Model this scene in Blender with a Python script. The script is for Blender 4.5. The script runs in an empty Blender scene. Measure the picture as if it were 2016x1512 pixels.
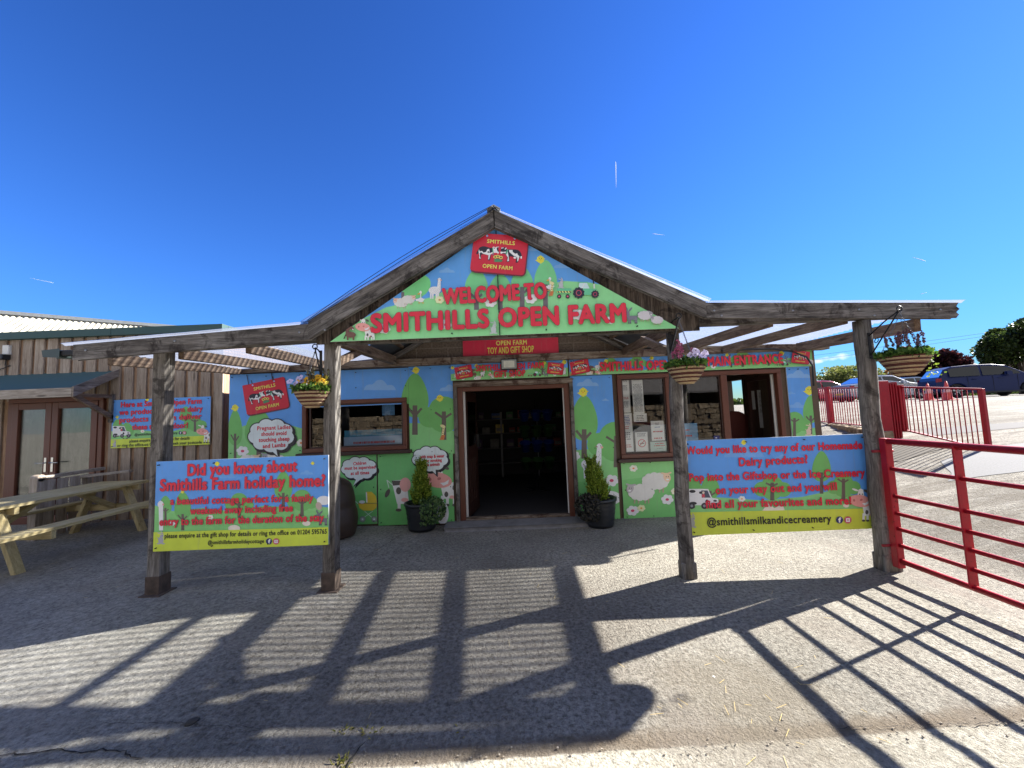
import bpy, bmesh, math, random
from mathutils import Vector, Matrix, noise
random.seed(7)
R = math.radians
scene = bpy.context.scene
COL = scene.collection

# ------------------------------------------------------------------ camera, sky, sun, exposure
PITCH, ROLL, EYE, FPX = 4.4, 2.25, 1.5, 757.0
cp, sp, cr, sr = math.cos(R(PITCH)), math.sin(R(PITCH)), math.cos(R(ROLL)), math.sin(R(ROLL))
FWD = Vector((0, cp, sp)); UP0 = Vector((0, -sp, cp)); RT0 = Vector((1, 0, 0))
RT = RT0*cr - UP0*sr; UPV = UP0*cr + RT0*sr
EYEP = Vector((0, 0, EYE))
cam = bpy.data.cameras.new('camera')
cam.sensor_width = 36; cam.lens = FPX/2016*36; cam.clip_end = 40000; cam.clip_start = 0.05
camo = bpy.data.objects.new('camera', cam); COL.objects.link(camo)
camo.matrix_world = Matrix(((RT.x, UPV.x, -FWD.x, 0), (RT.y, UPV.y, -FWD.y, 0), (RT.z, UPV.z, -FWD.z, EYE), (0, 0, 0, 1)))
scene.camera = camo
SUN_AZ, SUN_EL = 68.5, 30.6
SUN_STRENGTH, SKY_STRENGTH, EXPOSURE = 5.0, 0.05, 2.05
world = bpy.data.worlds.new('World'); scene.world = world; world.use_nodes = True
wt = world.node_tree; wt.nodes.clear()
wo = wt.nodes.new('ShaderNodeOutputWorld'); bg = wt.nodes.new('ShaderNodeBackground')
sky = wt.nodes.new('ShaderNodeTexSky'); sky.sky_type = 'NISHITA'; sky.sun_disc = False
sky.sun_elevation = R(SUN_EL); sky.sun_rotation = R(SUN_AZ)
sky.altitude = 300; sky.air_density = 1.0; sky.dust_density = 0.05; sky.ozone_density = 3.5
hs = wt.nodes.new('ShaderNodeGamma'); hs.inputs[1].default_value = 1.6
wt.links.new(sky.outputs[0], hs.inputs['Color'])
# soft shoulder so that the side of the sky nearest the sun keeps its blue
bw = wt.nodes.new('ShaderNodeRGBToBW'); wt.links.new(hs.outputs[0], bw.inputs[0])
ma = wt.nodes.new('ShaderNodeMath'); ma.operation = 'MULTIPLY_ADD'; ma.inputs[1].default_value = 0.10; ma.inputs[2].default_value = 0.75; wt.links.new(bw.outputs[0], ma.inputs[0])
dv = wt.nodes.new('ShaderNodeVectorMath'); dv.operation = 'DIVIDE'; wt.links.new(hs.outputs[0], dv.inputs[0]); wt.links.new(ma.outputs[0], dv.inputs[1])
# small fair-weather clouds low in the sky
tcw = wt.nodes.new('ShaderNodeTexCoord'); nzw = wt.nodes.new('ShaderNodeTexNoise'); nzw.inputs['Scale'].default_value = 38; nzw.inputs['Detail'].default_value = 6; wt.links.new(tcw.outputs['Generated'], nzw.inputs['Vector'])
cloud_sock = None
def _dir(px, py): return (RT*((px-1008)/FPX) - UPV*((py-756)/FPX) + FWD).normalized()
for (px, py, w, h) in ((1646, 704, 0.034, 0.009), (1606, 712, 0.016, 0.006)):
    c = _dir(px, py); r_ = c.cross(Vector((0, 0, 1))).normalized(); u_ = r_.cross(c)
    outs = []
    for ax, sc in ((r_, w), (u_, h)):
        d = wt.nodes.new('ShaderNodeVectorMath'); d.operation = 'DOT_PRODUCT'; wt.links.new(tcw.outputs['Generated'], d.inputs[0]); d.inputs[1].default_value = tuple(ax/sc)
        p = wt.nodes.new('ShaderNodeMath'); p.operation = 'POWER'; p.inputs[1].default_value = 2; 
        ab = wt.nodes.new('ShaderNodeMath'); ab.operation = 'ABSOLUTE'; wt.links.new(d.outputs['Value'], ab.inputs[0]); wt.links.new(ab.outputs[0], p.inputs[0]); outs.append(p.outputs[0])
    a1 = wt.nodes.new('ShaderNodeMath'); a1.operation = 'ADD'; wt.links.new(outs[0], a1.inputs[0]); wt.links.new(outs[1], a1.inputs[1])
    a2 = wt.nodes.new('ShaderNodeMath'); a2.operation = 'MULTIPLY_ADD'; a2.inputs[1].default_value = -0.8; a2.use_clamp = False
    wt.links.new(a1.outputs[0], a2.inputs[0]); a3 = wt.nodes.new('ShaderNodeMath'); a3.operation = 'MULTIPLY_ADD'; a3.inputs[1].default_value = 2.4; a3.inputs[2].default_value = -0.6; wt.links.new(nzw.outputs[0], a3.inputs[0]); wt.links.new(a3.outputs[0], a2.inputs[2])
    front = wt.nodes.new('ShaderNodeVectorMath'); front.operation = 'DOT_PRODUCT'; wt.links.new(tcw.outputs['Generated'], front.inputs[0]); front.inputs[1].default_value = tuple(c)
    gt = wt.nodes.new('ShaderNodeMath'); gt.operation = 'GREATER_THAN'; gt.inputs[1].default_value = 0.5; wt.links.new(front.outputs['Value'], gt.inputs[0])
    a4 = wt.nodes.new('ShaderNodeMath'); a4.operation = 'MULTIPLY'; a4.use_clamp = True; wt.links.new(a2.outputs[0], a4.inputs[0]); wt.links.new(gt.outputs[0], a4.inputs[1])
    if cloud_sock is None: cloud_sock = a4.outputs[0]
    else:
        mx = wt.nodes.new('ShaderNodeMath'); mx.operation = 'MAXIMUM'; wt.links.new(cloud_sock, mx.inputs[0]); wt.links.new(a4.outputs[0], mx.inputs[1]); cloud_sock = mx.outputs[0]
cm = wt.nodes.new('ShaderNodeMix'); cm.data_type = 'RGBA'; wt.links.new(cloud_sock, cm.inputs[0]); tint = wt.nodes.new('ShaderNodeVectorMath'); tint.operation = 'MULTIPLY'; tint.inputs[1].default_value = (0.29, 0.43, 0.58); wt.links.new(dv.outputs[0], tint.inputs[0]); wt.links.new(tint.outputs[0], cm.inputs[6]); cm.inputs[7].default_value = (6.6, 6.6, 6.9, 1)
# broken cloud bank added to the unseen sky behind the viewpoint, brightening the shade
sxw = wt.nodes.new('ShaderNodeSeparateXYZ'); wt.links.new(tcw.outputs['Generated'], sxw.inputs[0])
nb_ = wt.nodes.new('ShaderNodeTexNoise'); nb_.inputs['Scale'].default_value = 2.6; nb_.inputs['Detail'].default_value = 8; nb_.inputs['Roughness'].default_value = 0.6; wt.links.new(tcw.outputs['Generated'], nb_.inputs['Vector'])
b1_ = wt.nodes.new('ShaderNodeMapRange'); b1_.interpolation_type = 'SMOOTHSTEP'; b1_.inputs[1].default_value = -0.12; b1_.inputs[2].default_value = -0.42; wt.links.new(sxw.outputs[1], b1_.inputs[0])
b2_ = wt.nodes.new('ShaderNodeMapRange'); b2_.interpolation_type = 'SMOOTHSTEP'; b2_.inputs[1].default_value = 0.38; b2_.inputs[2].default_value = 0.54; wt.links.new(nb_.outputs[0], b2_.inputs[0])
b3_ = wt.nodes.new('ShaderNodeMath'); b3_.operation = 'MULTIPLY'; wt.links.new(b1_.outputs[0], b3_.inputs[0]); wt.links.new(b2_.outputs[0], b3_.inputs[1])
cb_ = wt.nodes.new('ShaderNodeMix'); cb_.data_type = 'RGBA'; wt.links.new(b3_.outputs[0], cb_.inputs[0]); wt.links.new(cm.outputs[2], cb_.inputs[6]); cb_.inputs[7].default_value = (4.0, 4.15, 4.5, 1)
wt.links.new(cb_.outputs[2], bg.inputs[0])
bg.inputs[1].default_value = SKY_STRENGTH
wt.links.new(bg.outputs[0], wo.inputs[0])
sd = Vector((math.sin(R(SUN_AZ))*math.cos(R(SUN_EL)), math.cos(R(SUN_AZ))*math.cos(R(SUN_EL)), math.sin(R(SUN_EL))))
sl = bpy.data.lights.new('sun', 'SUN'); sl.energy = SUN_STRENGTH; sl.angle = R(0.53); sl.color = (1.0, 0.955, 0.88)
so = bpy.data.objects.new('sun', sl); COL.objects.link(so)
so.rotation_mode = 'QUATERNION'; so.rotation_quaternion = sd.to_track_quat('Z', 'Y'); so.location = (6, 3, 9)
scene.view_settings.view_transform = 'Standard'; scene.view_settings.look = 'None'
scene.view_settings.exposure = EXPOSURE; scene.view_settings.gamma = 1.0
scene.cycles.max_bounces = 8; scene.cycles.transparent_max_bounces = 16

# ------------------------------------------------------------------ measuring: a point seen in the survey photo, on the plane at depth Y
def at(x, y, Y):
    d = RT*((x-1008)/FPX) - UPV*((y-756)/FPX) + FWD
    return EYEP + d*(Y/d.y)
def gz(x, y, Z):
    d = RT*((x-1008)/FPX) - UPV*((y-756)/FPX) + FWD
    return EYEP + d*((Z-EYE)/d.z)
def sstep(a, b, x):
    t = min(1, max(0, (x-a)/(b-a))); return t*t*(3-2*t)
def ground_h(x, y):
    z = 0.045*sstep(-0.5, -3.0, x) if x < 0 else 0.0
    z += 0.05*sstep(-4.0, -5.5, x)*sstep(4.0, 6.0, y)
    if x > 3.2:
        r = 0.125*(x-3.6) + 0.07*(y-4.0)
        r = max(0, r)
        r = 1.45*(1-math.exp(-r/0.95)) if r > 0 else 0
        z += r*sstep(3.2, 4.6, x)
    return z

# ------------------------------------------------------------------ objects
def parent_loc(o):
    v = Vector((0, 0, 0))
    while o is not None: v = v + o.location; o = o.parent
    return v
def tag(o, label, cat, group=None, kind=None):
    if label: o['label'] = label
    if cat: o['category'] = cat
    if group: o['group'] = group
    if kind: o['kind'] = kind
    return o
def thing(name, label, cat, loc=(0, 0, 0), group=None):
    o = bpy.data.objects.new(name, None); COL.objects.link(o)
    o.location = loc; o.empty_display_size = 0.1
    return tag(o, label, cat, group)
class MB:
    def __init__(s): s.v = []; s.f = []; s.m = []; s.mats = []; s.sm = []
    def mi(s, m):
        if m not in s.mats: s.mats.append(m)
        return s.mats.index(m)
    def add(s, vs, fs, m, smooth=False):
        b = len(s.v); s.v += [tuple(v) for v in vs]; k = s.mi(m)
        for f in fs: s.f.append([b+i for i in f]); s.m.append(k); s.sm.append(smooth)
    def box(s, x0, x1, y0, y1, z0, z1, m):
        vs = [(x, y, z) for x in (x0, x1) for y in (y0, y1) for z in (z0, z1)]
        s.add(vs, [(0,1,3,2),(4,6,7,5),(0,4,5,1),(2,3,7,6),(0,2,6,4),(1,5,7,3)], m)
    def beam(s, p, q, w, h, m, up=(0, 0, 1), off=0.0):
        p = Vector(p); q = Vector(q); d = (q-p).normalized(); up = Vector(up)
        side = d.cross(up)
        if side.length < 1e-4: side = Vector((1, 0, 0))
        side.normalize(); u = side.cross(d).normalized()
        vs = []
        for c in (p, q):
            for a, b in ((-1,-1),(1,-1),(1,1),(-1,1)): vs.append(c + side*(a*w/2) + u*(b*h/2+off))
        s.add(vs, [(0,1,2,3),(4,7,6,5),(0,4,5,1),(1,5,6,2),(2,6,7,3),(3,7,4,0)], m)
    def prism(s, pts, ext, m):
        ext = Vector(ext); n = len(pts); vs = [Vector(p) for p in pts] + [Vector(p)+ext for p in pts]
        s.add(vs, [tuple(range(n)), tuple(range(2*n-1, n-1, -1))] + [(i, (i+1) % n, n+(i+1) % n, n+i) for i in range(n)], m)
    def tube(s, pts, r, m, n=8, cap=True):
        pts = [Vector(p) for p in pts]; rs = r if isinstance(r, (list, tuple)) else [r]*len(pts)
        vs = []; fs = []
        ref = None
        for i, p in enumerate(pts):
            d = (pts[min(i+1, len(pts)-1)] - pts[max(i-1, 0)]).normalized()
            if ref is None: ref = Vector((0, 0, 1)) if abs(d.z) < 0.9 else Vector((1, 0, 0))
            a = d.cross(ref)
            if a.length < 1e-4: a = d.cross(Vector((0.3, 1, 0.2)))
            a.normalize(); b = a.cross(d).normalized(); ref = b
            for k in range(n):
                t = 2*math.pi*k/n; vs.append(p + a*(math.cos(t)*rs[i]) + b*(math.sin(t)*rs[i]))
        for i in range(len(pts)-1):
            for k in range(n): fs.append((i*n+k, i*n+(k+1) % n, (i+1)*n+(k+1) % n, (i+1)*n+k))
        if cap: fs.append(tuple(range(n-1, -1, -1))); fs.append(tuple(range((len(pts)-1)*n, len(pts)*n)))
        s.add(vs, fs, m, True)
    def lathe(s, prof, c, m, n=32, mats=None):
        c = Vector(c); vs = []
        for r, z in prof:
            for k in range(n):
                t = 2*math.pi*k/n; vs.append(c + Vector((r*math.cos(t), r*math.sin(t), z)))
        for i in range(len(prof)-1):
            pass
        b = len(s.v); s.v += [tuple(v) for v in vs]
        for i in range(len(prof)-1):
            mm = s.mi(mats[i] if mats else m)
            for k in range(n):
                s.f.append([b+i*n+k, b+i*n+(k+1) % n, b+(i+1)*n+(k+1) % n, b+(i+1)*n+k]); s.m.append(mm); s.sm.append(True)
    def build(s, name, parent=None, bevel=0.0, label=None):
        me = bpy.data.meshes.new(name)
        o = bpy.data.objects.new(name, me)
        off = Vector((0, 0, 0))
        if parent is not None: off = parent_loc(parent)
        vs = [(v[0]-off.x, v[1]-off.y, v[2]-off.z) for v in s.v]
        me.from_pydata(vs, [], s.f)
        for m in s.mats: me.materials.append(m)
        me.polygons.foreach_set('material_index', s.m)
        me.polygons.foreach_set('use_smooth', s.sm)
        me.update()
        COL.objects.link(o)
        if parent is not None: o.parent = parent
        if bevel > 0:
            b = o.modifiers.new('bevel', 'BEVEL'); b.width = bevel; b.segments = 2; b.limit_method = 'ANGLE'; b.angle_limit = R(50)
        if label: o['label'] = label
        return o
def recentre(o):
    """put a single-mesh thing's origin at its base"""
    me = o.data; xs = [v.co.x for v in me.vertices]; ys = [v.co.y for v in me.vertices]; zs = [v.co.z for v in me.vertices]
    c = Vector(((min(xs)+max(xs))/2, (min(ys)+max(ys))/2, min(zs)))
    for v in me.vertices: v.co -= c
    o.location = c; return o
def dup(o, loc=None, label=None, parent=None, rz=None):
    c = o.copy(); COL.objects.link(c)
    if parent is not None: c.parent = parent
    if loc is not None: c.location = loc
    if rz is not None: c.rotation_euler = (0, 0, rz)
    if label: c['label'] = label
    for ch in list(o.children): dup(ch, parent=c)
    return c

# ------------------------------------------------------------------ materials
def lin(c):
    c = c/255.0
    return c/12.92 if c <= 0.04045 else ((c+0.055)/1.055)**2.4
def rgb(r, g, b): return (lin(r), lin(g), lin(b), 1)
class NT:
    def __init__(s, name):
        s.m = bpy.data.materials.new(name); s.m.use_nodes = True; s.t = s.m.node_tree
        s.t.nodes.clear(); s.out = s.t.nodes.new('ShaderNodeOutputMaterial')
    def n(s, typ, **kw):
        nd = s.t.nodes.new(typ)
        for k, v in kw.items():
            if k in nd.inputs: nd.inputs[k].default_value = v
            else: setattr(nd, k, v)
        return nd
    def l(s, a, b): s.t.links.new(a, b)
    def ramp(s, fac, stops, interp='LINEAR'):
        r = s.n('ShaderNodeValToRGB'); cr_ = r.color_ramp; cr_.interpolation = interp
        while len(cr_.elements) < len(stops): cr_.elements.new(0.5)
        for e, (p, c) in zip(cr_.elements, stops): e.position = p; e.color = c
        s.l(fac, r.inputs[0]); return r.outputs[0]
    def mix(s, fac, a, b, typ='MIX'):
        m = s.n('ShaderNodeMix', data_type='RGBA', blend_type=typ)
        for sock, v in ((m.inputs[0], fac), (m.inputs[6], a), (m.inputs[7], b)):
            if hasattr(v, 'node'): s.l(v, sock)
            else: sock.default_value = v
        return m.outputs[2]
    def math(s, op, a, b=0.0, c=None):
        m = s.n('ShaderNodeMath', operation=op)
        for i, v in enumerate((a, b, c)):
            if v is None: continue
            if hasattr(v, 'node'): s.l(v, m.inputs[i])
            else: m.inputs[i].default_value = v
        return m.outputs[0]
    def coords(s, kind='Object', scale=(1, 1, 1), rot=(0, 0, 0)):
        tc = s.n('ShaderNodeTexCoord'); mp = s.n('ShaderNodeMapping')
        mp.inputs['Scale'].default_value = scale; mp.inputs['Rotation'].default_value = rot
        s.l(tc.outputs[kind], mp.inputs[0]); return mp.outputs[0]
    def noise(s, vec, scale, detail=4, rough=0.55, dist=0.0):
        nd = s.n('ShaderNodeTexNoise'); nd.inputs['Scale'].default_value = scale
        nd.inputs['Detail'].default_value = detail; nd.inputs['Roughness'].default_value = rough; nd.inputs['Distortion'].default_value = dist
        s.l(vec, nd.inputs['Vector']); return nd.outputs[0]
    def bsdf(s, col, rough=0.6, metal=0.0, spec=0.5, bump=None, bstr=0.3, bdist=0.01, coat=0.0):
        p = s.n('ShaderNodeBsdfPrincipled')
        if hasattr(col, 'node'): s.l(col, p.inputs['Base Color'])
        else: p.inputs['Base Color'].default_value = col
        if hasattr(rough, 'node'): s.l(rough, p.inputs['Roughness'])
        else: p.inputs['Roughness'].default_value = rough
        p.inputs['Metallic'].default_value = metal; p.inputs['Specular IOR Level'].default_value = spec
        p.inputs['Coat Weight'].default_value = coat
        if bump is not None:
            b = s.n('ShaderNodeBump'); b.inputs['Strength'].default_value = bstr; b.inputs['Distance'].default_value = bdist
            s.l(bump, b.inputs['Height']); s.l(b.outputs[0], p.inputs['Normal'])
        s.l(p.outputs[0], s.out.inputs[0]); s.p = p
        return s.m
_plain = {}
def plain(name, c, rough=0.5, metal=0.0, spec=0.5, var=0.12, scale=14, coat=0.0):
    if name in _plain: return _plain[name]
    t = NT(name); v = t.coords('Object')
    n = t.noise(v, scale, 5)
    a = tuple(x*(1-var) for x in c[:3])+(1,); b = tuple(min(1, x*(1+var)) for x in c[:3])+(1,)
    col = t.ramp(n, [(0.3, a), (0.7, b)])
    rr = t.math('MULTIPLY_ADD', n, 0.25, rough-0.12)
    _plain[name] = t.bsdf(col, rr, metal, spec, bump=n, bstr=0.08, bdist=0.004, coat=coat)
    return _plain[name]
_print = {}
def ink(r, g, b):
    """a printed colour on the laminated sign boards: slightly faded, with streaks and grime"""
    k = (r, g, b)
    if k in _print: return _print[k]
    t = NT('printed_colour'); c = tuple(min(0.86, x*1.24+0.012) for x in rgb(r, g, b)[:3])+(1,); tc = t.n('ShaderNodeTexCoord')
    v = tc.outputs['Object']; n = t.noise(v, 3.0, 7, 0.65)
    col = t.ramp(n, [(0.25, tuple(x*0.84 for x in c[:3])+(1,)), (0.7, tuple(min(1, x*1.04) for x in c[:3])+(1,))])
    mp = t.n('ShaderNodeMapping'); mp.inputs['Scale'].default_value = (26, 26, 1.5); t.l(v, mp.inputs[0])
    stk = t.noise(mp.outputs[0], 1.0, 4, 0.7); f = t.ramp(stk, [(0.56, (0, 0, 0, 1)), (0.72, (1, 1, 1, 1))])
    col = t.mix(t.math('MULTIPLY', f, 0.22), col, rgb(150, 146, 132))
    sp_ = t.noise(v, 48, 3, 0.6); f2 = t.ramp(sp_, [(0.70, (0, 0, 0, 1)), (0.76, (1, 1, 1, 1))])
    col = t.mix(t.math('MULTIPLY', f2, 0.3), col, rgb(96, 88, 74))
    _print[k] = t.bsdf(col, t.math('MULTIPLY_ADD', n, 0.35, 0.22), 0, 0.4)
    return _print[k]
def wood(name, axis, dark, mid, light, rot=0.0, grain=1.0, plank=None, rough=0.85, bstr=0.5, stain=None, shade=0.54):
    t = NT(name)
    st = {'x': (1.2, 16, 16), 'y': (16, 1.2, 16), 'z': (16, 16, 1.2)}[axis]
    tc = t.n('ShaderNodeTexCoord'); mp0 = t.n('ShaderNodeMapping'); mp0.inputs['Rotation'].default_value = (0, rot, 0)
    t.l(tc.outputs['Object'], mp0.inputs[0])
    oi = t.n('ShaderNodeObjectInfo')
    off = t.n('ShaderNodeVectorMath', operation='ADD')
    t.l(mp0.outputs[0], off.inputs[0])
    sh = t.n('ShaderNodeCombineXYZ'); rv = t.math('MULTIPLY', oi.outputs['Random'], 37.0)
    for i in range(3): t.l(rv, sh.inputs[i])
    t.l(sh.outputs[0], off.inputs[1])
    mp = t.n('ShaderNodeMapping'); mp.inputs['Scale'].default_value = st
    t.l(off.outputs[0], mp.inputs[0])
    g = t.noise(mp.outputs[0], 1.6*grain, 9, 0.68, 0.9)
    mp2 = t.n('ShaderNodeMapping'); mp2.inputs['Scale'].default_value = tuple(x*3.2 for x in st); t.l(off.outputs[0], mp2.inputs[0])
    g2 = t.noise(mp2.outputs[0], 3.0*grain, 3, 0.6)
    big = t.noise(off.outputs[0], 2.3, 4, 0.6)
    f = t.math('MULTIPLY_ADD', g2, 0.35, t.math('MULTIPLY', g, 0.75))
    col = t.ramp(f, [(0.36, dark), (0.52, mid), (0.68, light)])
    col = t.mix(t.math('MULTIPLY_ADD', big, 1.6, -0.45), t.mix(1.0, col, (shade+0.01, shade-0.02, shade-0.04, 1), 'MULTIPLY'), col)
    # knots
    vo = t.n('ShaderNodeTexVoronoi'); ks = {'x': (1.3, 6, 6), 'y': (6, 1.3, 6), 'z': (6, 6, 1.3)}[axis]
    mp3 = t.n('ShaderNodeMapping'); mp3.inputs['Scale'].default_value = ks; t.l(off.outputs[0], mp3.inputs[0]); t.l(mp3.outputs[0], vo.inputs['Vector'])
    vo.inputs['Scale'].default_value = 1.0
    kn = t.ramp(vo.outputs['Distance'], [(0.06, (1, 1, 1, 1)), (0.13, (0, 0, 0, 1))])
    col = t.mix(t.math('MULTIPLY', kn, 0.75), col, tuple(x*0.4 for x in dark[:3])+(1,))
    if stain:
        sn = t.noise(off.outputs[0], 4.5, 6, 0.7, 0.6)
        sm_ = t.ramp(sn, [(0.52, (0, 0, 0, 1)), (0.62, (1, 1, 1, 1))])
        col = t.mix(t.math('MULTIPLY', sm_, 0.85), col, stain)
    if plank:
        sx = t.n('ShaderNodeSeparateXYZ'); t.l(tc.outputs['Object'], sx.inputs[0])
        fl = t.math('FLOOR', t.math('DIVIDE', sx.outputs['XYZ'.index(plank[0].upper())], plank[1]))
        wn = t.n('ShaderNodeTexWhiteNoise', noise_dimensions='1D'); t.l(fl, wn.inputs['W'])
        col = t.mix(t.math('MULTIPLY', wn.outputs[0], 0.55), col, t.mix(1.0, col, (shade-0.04, shade-0.08, shade-0.11, 1), 'MULTIPLY'))
    return t.bsdf(col, rough, 0, 0.25, bump=f, bstr=bstr, bdist=0.012)
wood_fence = wood('silvered_fence', 'z', rgb(128, 118, 106), rgb(172, 160, 146), rgb(200, 190, 178), shade=0.8)
wood_fence_x = wood('silvered_rail', 'x', rgb(118, 110, 102), rgb(158, 150, 140), rgb(188, 180, 170), shade=0.8)
WD, WM, WL = rgb(54, 51, 50), rgb(108, 104, 101), rgb(155, 151, 147)
wood_x = wood('weathered_wood_along', 'x', WD, WM, WL, stain=rgb(40, 34, 32))
wood_y = wood('weathered_wood_deep', 'y', rgb(66, 54, 46), rgb(120, 102, 88), rgb(160, 142, 124))
wood_z = wood('weathered_wood_upright', 'z', rgb(62, 58, 55), rgb(118, 113, 107), rgb(162, 157, 150), stain=rgb(52, 47, 44))
slope = math.atan2(0.93, 1.72)
wood_l = wood('weathered_wood_rising', 'x', WD, WM, WL, rot=slope, stain=rgb(46, 42, 40))
wood_r = wood('weathered_wood_falling', 'x', WD, WM, WL, rot=-slope, stain=rgb(46, 42, 40))
wood_plate = wood('flaking_wood', 'x', rgb(62, 44, 36), rgb(128, 112, 98), rgb(176, 164, 150), stain=rgb(58, 34, 26))
wood_gable = wood('dark_gable_boards', 'z', rgb(38, 33, 30), rgb(90, 80, 72), rgb(138, 126, 114), plank=('x', 0.125), stain=rgb(24, 21, 20))
wood_clad = wood('larch_cladding', 'z', rgb(128, 112, 98), rgb(164, 150, 136), rgb(192, 180, 166), plank=('x', 0.205), shade=0.68)
wood_clad_d = wood('larch_cladding_back', 'z', rgb(112, 88, 70), rgb(156, 126, 102), rgb(184, 156, 130), shade=0.75)
wood_bench = wood('treated_pine_bench', 'y', rgb(156, 138, 96), rgb(192, 176, 130), rgb(216, 202, 158), bstr=0.25, shade=0.75)
wood_bench_x = wood('treated_pine_cross', 'x', rgb(156, 138, 96), rgb(192, 176, 130), rgb(216, 202, 158), bstr=0.25, shade=0.75)
wood_bench_z = wood('treated_pine_upright', 'z', rgb(156, 138, 96), rgb(192, 176, 130), rgb(216, 202, 158), bstr=0.25, shade=0.75)
brown_pvc = plain('brown_upvc', rgb(98, 54, 38), 0.42, var=0.08)
brown_dark = plain('dark_brown_upvc', rgb(56, 33, 26), 0.45, var=0.1)
white_pvc = plain('white_upvc', rgb(214, 212, 206), 0.4, var=0.05)
def mat_red(name, c):
    t = NT(name); v = t.coords('Object'); n = t.noise(v, 9, 6, 0.65); n2 = t.noise(v, 34, 5, 0.7)
    col = t.ramp(n, [(0.3, tuple(x*0.78 for x in c[:3])+(1,)), (0.7, tuple(x*1.12 for x in c[:3])+(1,))])
    rust = t.ramp(t.math('MULTIPLY_ADD', n2, 0.7, t.math('MULTIPLY', n, 0.3)), [(0.58, (0, 0, 0, 1)), (0.63, (1, 1, 1, 1))])
    col = t.mix(t.math('MULTIPLY', rust, 0.8), col, rgb(74, 40, 30))
    return t.bsdf(col, t.math('MULTIPLY_ADD', rust, 0.3, t.math('MULTIPLY_ADD', n, 0.2, 0.36)), 0, 0.4, bump=rust, bstr=0.15, bdist=0.002)
red_paint = mat_red('red_gate_paint', rgb(158, 15, 34))
red_dark = mat_red('dark_red_paint', rgb(136, 14, 30))
black_metal = plain('black_iron', rgb(24, 24, 26), 0.5, 0.3)
steel = plain('galvanised_steel', rgb(150, 152, 155), 0.45, 0.7)
chrome = plain('polished_steel', rgb(200, 200, 200), 0.2, 1.0)
green_sheet = plain('dark_green_sheet', rgb(44, 74, 72), 0.55, var=0.08, scale=4)
green_felt = plain('green_roof_felt', rgb(62, 92, 92), 0.7, var=0.1, scale=6)
black_plastic = plain('black_plastic', rgb(30, 31, 34), 0.45)
pot_plastic = plain('black_pot_plastic', rgb(34, 37, 42), 0.4)
soil = plain('soil', rgb(52, 42, 34), 0.95, var=0.4, scale=50)
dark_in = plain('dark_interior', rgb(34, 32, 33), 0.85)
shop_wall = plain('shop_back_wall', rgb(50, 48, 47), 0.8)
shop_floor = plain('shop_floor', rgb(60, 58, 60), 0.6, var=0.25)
paper = plain('white_paper', rgb(240, 240, 236), 0.7, var=0.03)
paper_ink = plain('paper_ink', rgb(92, 92, 96), 0.7)
paper_red = plain('paper_red_ink', rgb(196, 64, 58), 0.7)
rubber = plain('tyre_rubber', rgb(24, 24, 25), 0.8)
alloy = plain('alloy_wheel', rgb(176, 178, 182), 0.3, 0.8)

def mat_blockwork():
    t = NT('concrete_blockwork'); v = t.coords('Object', rot=(R(90), 0, 0))
    br = t.n('ShaderNodeTexBrick'); br.inputs['Scale'].default_value = 1.0
    br.inputs['Brick Width'].default_value = 0.45; br.inputs['Row Height'].default_value = 0.225
    br.inputs['Mortar Size'].default_value = 0.008
    br.inputs['Color1'].default_value = rgb(112, 98, 86); br.inputs['Color2'].default_value = rgb(98, 86, 76); br.inputs['Mortar'].default_value = rgb(140, 128, 114)
    t.l(v, br.inputs['Vector'])
    n = t.noise(v, 40, 5)
    col = t.mix(0.5, br.outputs[0], t.ramp(n, [(0.3, rgb(70, 60, 54)), (0.7, rgb(140, 126, 112))]))
    return t.bsdf(col, 0.95, 0, 0.2, bump=n, bstr=0.4)
blockwork = mat_blockwork()
def mat_stone(name, k=1.0):
    t = NT(name); v = t.coords('Object')
    n = t.noise(v, 9, 7, 0.65); n2 = t.noise(v, 60, 4)
    oi = t.n('ShaderNodeNewGeometry')
    c1 = t.ramp(n, [(0.3, rgb(96*k, 84*k, 68*k)), (0.5, rgb(150*k, 134*k, 110*k)), (0.72, rgb(190*k, 174*k, 148*k))])
    isl = t.math('MULTIPLY', oi.outputs['Random Per Island'], 0.6)
    col = t.mix(isl, c1, t.mix(1.0, c1, (0.5, 0.47, 0.45, 1), 'MULTIPLY'))
    return t.bsdf(col, 0.95, 0, 0.15, bump=t.math('ADD', n, t.math('MULTIPLY', n2, 0.4)), bstr=0.7, bdist=0.02)
stone = mat_stone('rubble_stone')
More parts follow.
